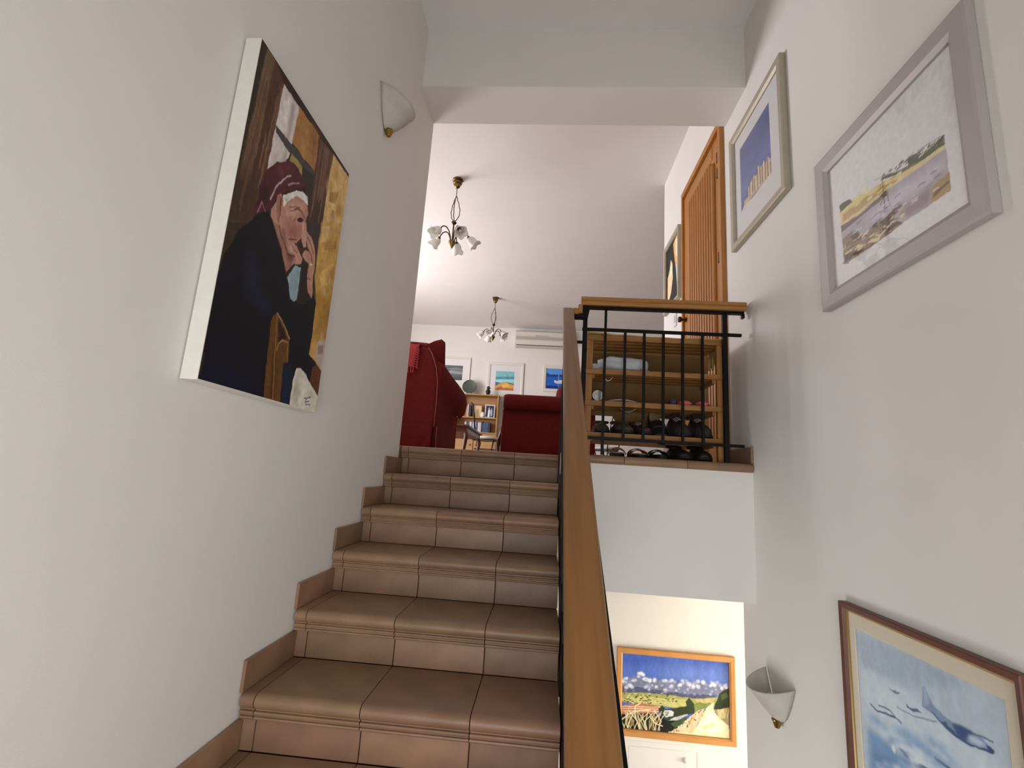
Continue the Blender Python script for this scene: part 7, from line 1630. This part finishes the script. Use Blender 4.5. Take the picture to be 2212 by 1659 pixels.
seqs = {'upper': (.961, [(0, .03, .24), (3, .035, .27), (2, .025, .22), (0, .04, .25), (4, .03, .23), (6, .02, .26), (3, .045, .24)]),
        'lower': (.661, [(6, .03, .20), (1, .028, .21), (5, .03, .19), (6, .036, .20), (7, .026, .21), (6, .03, .2), (2, .03, .2), (1, .034, .21), (6, .03, .2), (2, .03, .2), (3, .03, .22), (1, .05, .19), (1, .05, .2), (3, .04, .21)])}
for shelf, (z, seq) in seqs.items():
    x0 = -.90 if shelf == 'upper' else -.72
    if shelf == 'upper': x0 = -.86
    for n_, (ci, w_, h_) in enumerate(seq):
        if shelf == 'upper' and n_ == 6: pass
        order = ['leftmost', 'second', 'third', 'fourth', 'fifth', 'sixth', 'seventh', 'eighth', 'ninth', 'tenth', 'eleventh', 'twelfth', 'thirteenth', 'last'][n_]
        book(x0, w_, .17, h_, z, ci, '%s spine book, %s from the left on the bookcase %s shelf' % (BN[ci], order, shelf) if order not in ('leftmost', 'last') else '%s spine book, %s on the bookcase %s shelf' % (BN[ci], order, shelf))
        x0 += w_+.003
PF = mat('photo_frame_white', (220, 216, 210), .5); PFW = mat('photo_frame_wood', (128, 88, 58), .5)
def photo(label, x, y, z, w_, h_, fm, art):
    F = Frame2D((x, y, z), (1, 0, 0), (0, -1, 0)); r = thing('photo_frame', label, 'photo frame', (x, y, z), 0, 'standing photo frames in the bookcase')
    obj('frame', ring(BM(), F, (-w_/2, w_/2, 0, h_), [(0, 0), (0, .014), (.018, .016), (.018, 0)]), fm, r)
    canvas('photograph', F, (-w_/2+.017, w_/2-.017, .017, h_-.017), .006, paint(art, 24, 30, (70, 76, 96), 1.2), r)
    obj('strut', prism(BM(), [(y, z+.12), (y+.06, z+.0), (y+.055, z+.0), (y, z+.10)], 'x', x-.015, x+.015), fm, r)
photo('white photo frame with two figures standing at right of the bookcase', -.235, 6.60, .961, .20, .27, PF, [('p', (42, 48, 72), [0, 0, 1, 0, 1, 1, 0, 1]), ('p', (216, 220, 228), [.25, 0, .3, .6, .42, .75, .5, .5, .48, 0]), ('p', (168, 172, 184), [.6, .1, .55, .6, .7, .8, .8, .5, .78, .1]), ('p', (224, 200, 184), [.32, .7, .36, .85, .44, .84, .44, .72])])
photo('brown wooden photo frame standing beside the books on the shelf', -.50, 6.66, .961, .21, .27, PFW, [('p', (200, 180, 140), [0, 0, 1, 0, 1, 1, 0, 1]), ('p', (160, 136, 96), [.2, 0, .35, .6, .6, .7, .8, 0])])
tag(obj('egg_ornament', lathe(BM(), [(.001, 0), (.03, .003), (.042, .03), (.044, .06), (.034, .095), (.016, .115), (.001, .12)], (-.375, 6.58, .961), 16), mat('white_ceramic', (232, 230, 226), .25), smooth=.9), 'small white egg shaped ornament on the bookcase shelf', 'ornament')
VERD = mat('green_glaze', (74, 84, 74), .35, .25, 14)
pl = thing('decorative_plate', 'dark green decorative plate on a stand atop the bookcase', 'plate', (-.69, 6.62, 1.42))
obj('plate', lathe(BM(), [(.001, .0), (.09, .002), (.12, .012), (.148, .024), (.152, .028), (.148, .032), (.12, .02), (.001, .012)], (-.69, 6.64, 1.585), 28, Matrix.Rotation(math.radians(78), 3, 'X')), VERD, pl, smooth=.9)
obj('stand', tube(BM(), [(-.75, 6.56, 1.425), (-.75, 6.64, 1.43), (-.71, 6.69, 1.50), (-.67, 6.69, 1.50), (-.63, 6.64, 1.43), (-.63, 6.56, 1.425)], .006, 6), IRON, pl)
fg = thing('bird_figurine', 'small dark bird figurine on top of the bookcase', 'figurine', (-.30, 6.60, 1.42))
obj('base', lathe(BM(), [(.001, 0), (.05, 0), (.055, .01), (.04, .02), (.001, .02)], (-.30, 6.60, 1.42), 14), IRON, fg)
obj('bird_body', lathe(BM(), [(.001, 0), (.03, .01), (.05, .05), (.045, .085), (.026, .11), (.034, .135), (.028, .165), (.001, .178)], (-.30, 6.60, 1.438), 14), IRON, fg, smooth=.9)
obj('beak', tube(BM(), [(-.275, 6.60, 1.575), (-.24, 6.60, 1.565)], [.012, .002], 6), IRON, fg)
obj('wing', lathe(BM(), [(.001, -.05), (.014, -.02), (.016, .01), (.001, .045)], (-.30, 6.552, 1.49), 8), IRON, fg)
tag(obj('small_dish', lathe(BM(), [(.04, 0), (.05, .004), (.085, .022), (.088, .026), (.08, .026), (.045, .01), (.001, .008)], (-.165, 6.60, 1.42), 18), mat('white_ceramic', (232, 230, 226), .25), smooth=.9), 'small white dish beside the bird figurine', 'dish')

# ------------------------------------------------------------------ shoe rack on the landing
RX0, RX1, RY0, RY1 = 1.120, 1.892, -.225, .060
rk = thing('shoe_rack', 'open pine shoe rack standing behind the landing railing', 'shoe rack', (1.506, -.08, 0))
for px in (RX0, RX1-.034):
    for py in (RY0+.004, RY1-.034): obj('post', B(px+.001, px+.033, py, py+.030, .001, .678, .002), PINEV, rk)
for z in (.700, .497, .312, .130):
    top = z > .6
    obj('front_rail', B(RX0-.006, RX1+.006, RY0-.012, RY0+.004, z-.030, z, .002), PINE, rk)
    obj('back_rail', B(RX0, RX1, RY1-.004, RY1+.010, z-.045, z-.004, .002), PINE, rk)
    for i in range(4):
        y = RY0+.008+i*.069
        obj('slat', B(RX0+(.0 if top else .036), RX1-(.0 if top else .036), y, y+.058, z-.020, z-.004, .002), PINE, rk)
    if not top:
        for px in (RX0+.034, RX1-.050): obj('cleat', B(px, px+.016, RY0+.036, RY1-.036, z-.046, z-.021), PINE, rk)
KRAFT = mat('kraft_paper', (122, 90, 48), .85, .16, 7, bump=.25, bscale=12)
bm = BM(); cols = []
for i in range(41):
    t = i/40; x = RX0+.03+t*(RX1-RX0-.06); row = []
    for j in range(17):
        s = j/16; zb = .262-.085*max(0, min(1, (x-1.31)/.05))*max(0, min(1, (1.585-x)/.03)); z = zb+(.667-zb)*s
        n_ = mnoise.noise(Vector((x*6, z*6, 1.3)))*.012+abs(mnoise.noise(Vector((x*3+z*4, z*2, 4))))*.014
        row.append((x, RY1-.012-n_*.8, z))
    cols.append(row)
loft(bm, cols, cap=False, closed=False); solidify(bm, .0015)
tag(obj('kraft_paper_sheet', bm, KRAFT, smooth=.6), 'creased brown paper sheet lining the back of the shoe rack', 'paper')
# cloth on top with a fringe hanging at the right end
CREAM = mat('cream_woven_cloth', (206, 176, 118), .95, .1, 40, bump=.3, bscale=200)
cl = thing('fringed_cloth', 'cream cloth with knotted fringe hanging off the shoe rack top', 'cloth', (1.5, -.08, .70))
bm = BM(); cols = []
for i in range(33):
    t = i/32; x = RX0-.012+t*(RX1-RX0+.03); lift = .020*(1-t)**6+.004*abs(math.sin(14*t))
    cols.append([(x, RY0-.004+(RY1-RY0+.01)*j/8, .704+lift+.003*math.sin(j+8*t)) for j in range(9)])
loft(bm, cols, cap=False, closed=False); solidify(bm, .004); obj('cloth', bm, CREAM, cl, smooth=True)
obj('hanging_edge', B(RX1+.012, RX1+.018, RY0+.0, RY1, .655, .708, .002), CREAM, cl)
for i in range(14):
    y = RY0+.006+i*.0205; dx = .004*math.sin(i*2.3)
    obj('tassel', tube(BM(), [(RX1+.015, y, .660), (RX1+.019+dx, y, .635), (RX1+.022+dx*2, y+.003, .585+.012*math.sin(i*1.7))], [.006, .0085, .007], 6), CREAM, cl, smooth=True)
# plastic bag on the second shelf
BAGM = frosted('grey_plastic_film', (206, 210, 212), .12, .08); BAGM.node_tree.nodes['Principled BSDF'].inputs['Roughness'].default_value = .35
def lump(cx, cy, cz, rx, ry, rz_, amp, seed, sub=4, sq=.75):
    bm = BM(); bmesh.ops.create_icosphere(bm, subdivisions=sub, radius=1)
    for v in bm.verts:
        p = v.co.copy(); f = 1+amp*mnoise.noise(p*2.1+Vector((seed, 0, 0)))+amp*.6*abs(mnoise.noise(p*5+Vector((0, seed, 0))))
        q = Vector([math.copysign(abs(c)**sq, c) for c in p])*f
        v.co = Vector((cx+q.x*rx, cy+q.y*ry, max(cz, cz+rz_+q.z*rz_)))
    return bm
bg = thing('plastic_bag', 'bulging grey white plastic bag on the rack shelf below the cloth', 'bag', (1.33, -.08, .50))
obj('bag_body', lump(1.335, -.085, .4955, .155, .095, .052, .22, 3), BAGM, bg, smooth=True)
obj('bag_tail', lump(1.185, -.10, .4955, .045, .05, .030, .5, 8, 3), BAGM, bg, smooth=True)
# torch lying with its reflector to the front
tz = .312; tx, ty = 1.192, -.185
tr = thing('torch', 'black torch with silver reflector facing out on the rack shelf', 'torch', (tx, ty, tz))
My = Matrix.Rotation(math.pi/2, 3, 'X')
bm = lathe(BM(), [(.0335, .012), (.0335, .0), (.037, .0), (.037, .02), (.030, .035), (.019, .06), (.019, .17), (.001, .172)][::-1], (0, 0, 0), 24)
bm.free()
def along_y(prof, c, n=24):
    return lathe(BM(), prof, c, n, Matrix(((1, 0, 0), (0, 0, 1), (0, 1, 0))))
obj('barrel', along_y([(.0325, .004), (.0365, .0), (.0370, .02), (.030, .035), (.019, .06), (.019, .15), (.001, .152)], (tx, ty, tz+.038)), BLACK, tr, smooth=.6)
obj('reflector', along_y([(.0325, .001), (.026, .008), (.016, .016), (.008, .019), (.0075, .010), (.001, .009)], (tx, ty, tz+.038)), mat('mirror_reflector', (225, 225, 225), .18, .25, 60, metal=.9), tr, smooth=.6)
obj('lens_ring', tube(BM(), [(tx+.0345*math.cos(a), ty-.001, tz+.038+.0345*math.sin(a)) for a in [i*math.pi/12 for i in range(24)]], .003, 6, closed=True), BLACK, tr)
# papers and leaflets
PAPER = mat('newsprint', (206, 202, 194), .9, .1, 30); GREENP = mat('green_print', (120, 164, 130), .8, .2, 30)
def sheet(name, label, cx, cy, z, w_, d_, m_, sag, rz=0, group=None, tilt=0):
    bm = BM(); cols = []
    for i in range(13):
        t = i/12-.5
        cols.append([Vector((t*w_, s*d_/2, sag*(1-4*t*t)+tilt*t)) for s in (-1, -.4, .2, 1)])
    R3 = Matrix.Rotation(rz, 3, 'Z')
    loft(bm, [[(R3 @ p)+Vector((cx, cy, z)) for p in c] for c in cols], cap=False, closed=False); solidify(bm, .003)
    return tag(obj(name, bm, m_, smooth=True), label, 'paper', group)
sheet('folded_newspaper', 'folded newspaper lying open beside the torch', 1.328, -.12, .3125, .20, .17, PAPER, .018, .05)
sheet('magazine', 'dark green magazine lying flat beside the folded newspaper', 1.520, -.09, .3095, .15, .2, mat('magazine_cover', (36, 48, 40), .5, .2, 25), .003, .0)
sheet('green_leaflet', 'green and white leaflet drooping below the middle rack shelf', 1.365, -.17, .282, .09, .05, GREENP, -.024, 0)
sheet('paper_scrap', 'white paper scrap poking below the upper rack shelf', 1.248, -.19, .457, .050, .03, PAPER, -.022, 0)
# ---- footwear
def shoe(name, label, loc, rz, up, sole, lace=None, L=.27, W=.098, H=.075, ankle=.105, tongue=True, group=None, sc=1):
    r = thing(name, label, 'shoe', loc, rz, group)
    ys = [(-.5, .30, .30), (-.47, .62, .52), (-.40, .86, .66), (-.28, 1.0, .80), (-.12, .96, 1.0), (.02, .94, 1.16), (.18, .94, ankle/H), (.34, .88, ankle/H*1.02), (.45, .72, ankle/H*1.05), (.5, .40, ankle/H*.98)]
    rings, srings = [], []
    for t, w_, h_ in ys:
        hw, hh, y = W/2*w_, H*h_, t*L
        rings.append([(hw*math.cos(a)*(1 if math.sin(a) < .6 else .92), y, .024+hh*max(0, math.sin(a))**.72*.98) for a in [math.pi*i/12 for i in range(13)]])
        srings.append([(-hw*1.06, y*1.02, .026), (-hw*1.08, y*1.02, .002 if abs(t) < .46 else .012), (hw*1.08, y*1.02, .002 if abs(t) < .46 else .012), (hw*1.06, y*1.02, .026)])
    obj('upper', loft(BM(), rings), up, r, False, .9)
    obj('sole', loft(BM(), srings), sole, r, False)
    zt = .024+ankle; pts = []
    for i in range(16):
        a = 2*math.pi*i/16; pts.append((W*.40*math.cos(a), L*(.30+.17*math.sin(a)), zt+.004+.008*math.sin(a)))
    obj('collar', tube(BM(), pts, .009, 6, closed=True), up, r, False, True)
    if tongue:
        obj('tongue', loft(BM(), [[(-.026, L*.0, H*1.1), (.026, L*.0, H*1.1), (.026, L*.10, H*1.05), (-.026, L*.10, H*1.05)], [(-.026, L*.11, zt+.022), (.026, L*.11, zt+.022), (.024, L*.17, zt+.018), (-.024, L*.17, zt+.018)]]), up, r, False)
    if lace:
        for i in range(4):
            t = -.16+i*.085; hz = .024+H*(.98+i*.10)
            obj('lace', tube(BM(), [(-.026, t*L-.004, hz-.006), (-.008, t*L, hz+.006), (.012, t*L+.006, hz+.006), (.027, t*L+.012, hz-.008)], .0028, 5), lace, r, False, True)
    return r
LEA = mat('dark_hiking_leather', (44, 36, 32), .7, .3, 25, bump=.3, bscale=50)
LACE = mat('grey_lace', (150, 140, 128), .8); OLIVE = mat('olive_suede', (72, 58, 38), .85, .3, 20, bump=.2); BRN = mat('brown_suede', (66, 46, 34), .85, .25, 20, bump=.2)
ZR = .1265
a = shoe('hiking_shoe', 'dark hiking shoe with grey laces, nearer the plastic-lidded middle of the rack', (1.674, -.085, ZR), .02, LEA, BLACK, LACE, W=.104, H=.085, ankle=.115, group='pair of dark hiking shoes'); a['label'] = 'dark laced hiking shoe, left one of the pair on the low rack shelf'
b = copy_tree(a); b.location = (1.794, -.085, ZR); b.rotation_euler = (0, 0, -.02); b['label'] = 'dark laced hiking shoe beside the right post of the rack'
a = shoe('low_shoe', 'brown low shoe at the left of the low rack shelf', (1.226, -.08, ZR), -.12, BRN, BLACK, None, H=.05, ankle=.06, tongue=False, group='worn brown low shoes')
b = shoe('low_shoe', 'olive low shoe next to the brown one on the low rack shelf', (1.345, -.09, ZR), .12, OLIVE, BLACK, None, H=.05, ankle=.058, tongue=False, group='worn brown low shoes')
a = shoe('laced_shoe', 'dark maroon laced shoe lying low in front of the sandal on the rack', (1.453, -.09, ZR), .10, mat('maroon_leather', (62, 36, 34), .6, .3, 25), BLACK, LACE, W=.085, H=.048, ankle=.06, tongue=False)
def sandal(name, label, loc, rot, sole_m, bed_m, strap_m, group=None, L=.26, W=.095):
    r = thing(name, label, 'sandal', loc, 0, group); r.rotation_euler = rot
    ol = []
    for i in range(24):
        a = 2*math.pi*i/24; y = L/2*math.sin(a); wv = W/2*(1.0 if y < 0 else .86)*(1-.18*math.exp(-((y-.01)/.04)**2))
        ol.append((wv*math.copysign(abs(math.cos(a))**.7, math.cos(a)), y))
    obj('sole', prism(BM(), ol, 'z', 0, .020), sole_m, r, False)
    obj('footbed', prism(BM(), [(x*.94, y*.96) for x, y in ol], 'z', .0201, .027), bed_m, r, False)
    for y0, h_, wd in ((-.055, .030, .026), (-.002, .040, .022)):
        rings = []
        for i in range(13):
            a = math.pi*i/12; cx, cz = W*.50*math.cos(a), .016+h_*math.sin(a)
            rings.append([(cx, y0-wd, cz), (cx, y0+wd, cz), (cx*1.07, y0+wd, cz+.004), (cx*1.07, y0-wd, cz+.004)])
        obj('strap', loft(BM(), rings), strap_m, r, False, .9)
    return r
BED = mat('sandal_footbed', (150, 134, 96), .8, .15, 20); ORG = mat('tan_leather_strap', (150, 82, 48), .6, .2, 20)
sandal('slide_sandal', 'black slide sandal propped up showing its pale footbed on the rack', (1.558, -.055, ZR+.055), (math.radians(48), 0, .15), BLACK, BED, BLACK)
sandal('flat_sandal', 'tan strapped sandal on the floor under the rack, left one', (1.325, -.08, .001), (0, 0, -.15), BLACK, BED, ORG, 'tan strapped sandals under the rack')
sandal('flat_sandal', 'tan strapped sandal on the floor under the rack, with its toe outwards', (1.437, -.08, .001), (0, 0, .08), BLACK, BED, ORG, 'tan strapped sandals under the rack')
sandal('flip_sandal', 'flat black sandal on the floor in the middle under the rack', (1.552, -.08, .001), (0, 0, .1), BLACK, BLACK, BLACK)
shoe('black_shoe', 'black low shoe on the floor beneath the hiking shoes', (1.680, -.08, .001), .06, mat('black_leather', (22, 20, 20), .5), BLACK, None, H=.048, ankle=.058, tongue=False)
shoe('black_shoe', 'black low shoe on the floor beside the rack right post', (1.797, -.08, .001), -.04, mat('black_leather', (22, 20, 20), .5), BLACK, None, H=.052, ankle=.06, tongue=False)
PINK = mat('pink_foam', (214, 110, 116), .7, .06, 20)
def slipper(label, loc, rz):
    r = thing('pink_slipper', label, 'slipper', loc, rz, 'pair of pink slippers'); rings = []
    for t, w_, h_ in ((-.5, .35, .4), (-.44, .75, .8), (-.3, 1, 1), (-.1, .98, .95), (0, .9, .7)):
        rings.append([(.042*w_*math.cos(a), t*.2, .012+.026*h_*max(0, math.sin(a))) for a in [math.pi*i/10 for i in range(11)]])
    obj('upper', loft(BM(), rings), PINK, r, False, .9)
    obj('sole', prism(BM(), [(.042*math.cos(a)*(1 if math.sin(a) < 0 else .85), .105*math.sin(a)) for a in [i*math.pi/10 for i in range(20)]], 'z', 0, .013), PINK, r, False)
slipper('pink slipper on the rack shelf, the left one of the pair', (1.690, -.10, .3125), .1); slipper('pink slipper on the rack shelf nearest the right post', (1.797, -.11, .3125), -.08)
sc_ = thing('purple_sock', 'small crumpled purple sock on the shelf beside the pink slippers', 'sock', (1.630, -.12, .3125))
obj('sock_body', lump(1.632, -.125, .3125, .016, .04, .020, .4, 5, 3), mat('purple_knit', (92, 78, 104), .95, .2, 40), sc_, smooth=True)
obj('cuff', tube(BM(), [(1.632+.014*math.cos(a), -.150+.010*math.sin(a), .352) for a in [i*math.pi/6 for i in range(12)]], .004, 6, closed=True), mat('purple_knit', (92, 78, 104), .95, .2, 40), sc_)
# cable beside the bookcase
tag(obj('power_cable', tube(BM(), [(-.03, 6.79, 1.36), (.0, 6.79, 1.2), (.02, 6.79, .9), (.03, 6.79, .5), (.035, 6.79, .1)], .005, 6), mat('grey_cable', (150, 148, 146), .6), smooth=True), 'thin grey cable running down the far wall beside the bookcase', 'cable')
# flush white cupboard below the landscape painting on the lower wall
CUPM = mat('white_cupboard_paint', (238, 236, 230), .45)
cp = thing('door_2', 'flush white cupboard door with round knob on the lower wall', 'cupboard door', (1.75, .75, -2.6)); cp['kind'] = 'structure'
obj('cupboard_frame', ring(BM(), FLOW, (1.535, 2.06, -2.7, -1.86), [(0, .0005), (0, .002), (.033, .002), (.033, .0005)]), CUPM, cp)
dl = obj('cupboard_leaf', quad(BM(), FLOW, (1.572, 1.985, -2.66, -1.895), .0005, .002), CUPM, cp)
obj('knob', lathe(BM(), [(.001, .014), (.015, .012), (.018, .008), (.014, .004), (.014, 0)][::-1], (1.945, .75-.003, -1.945), 16, Matrix.Rotation(math.pi/2, 3, 'X')), mat('pale_knob', (214, 206, 192), .4), dl, smooth=.8)
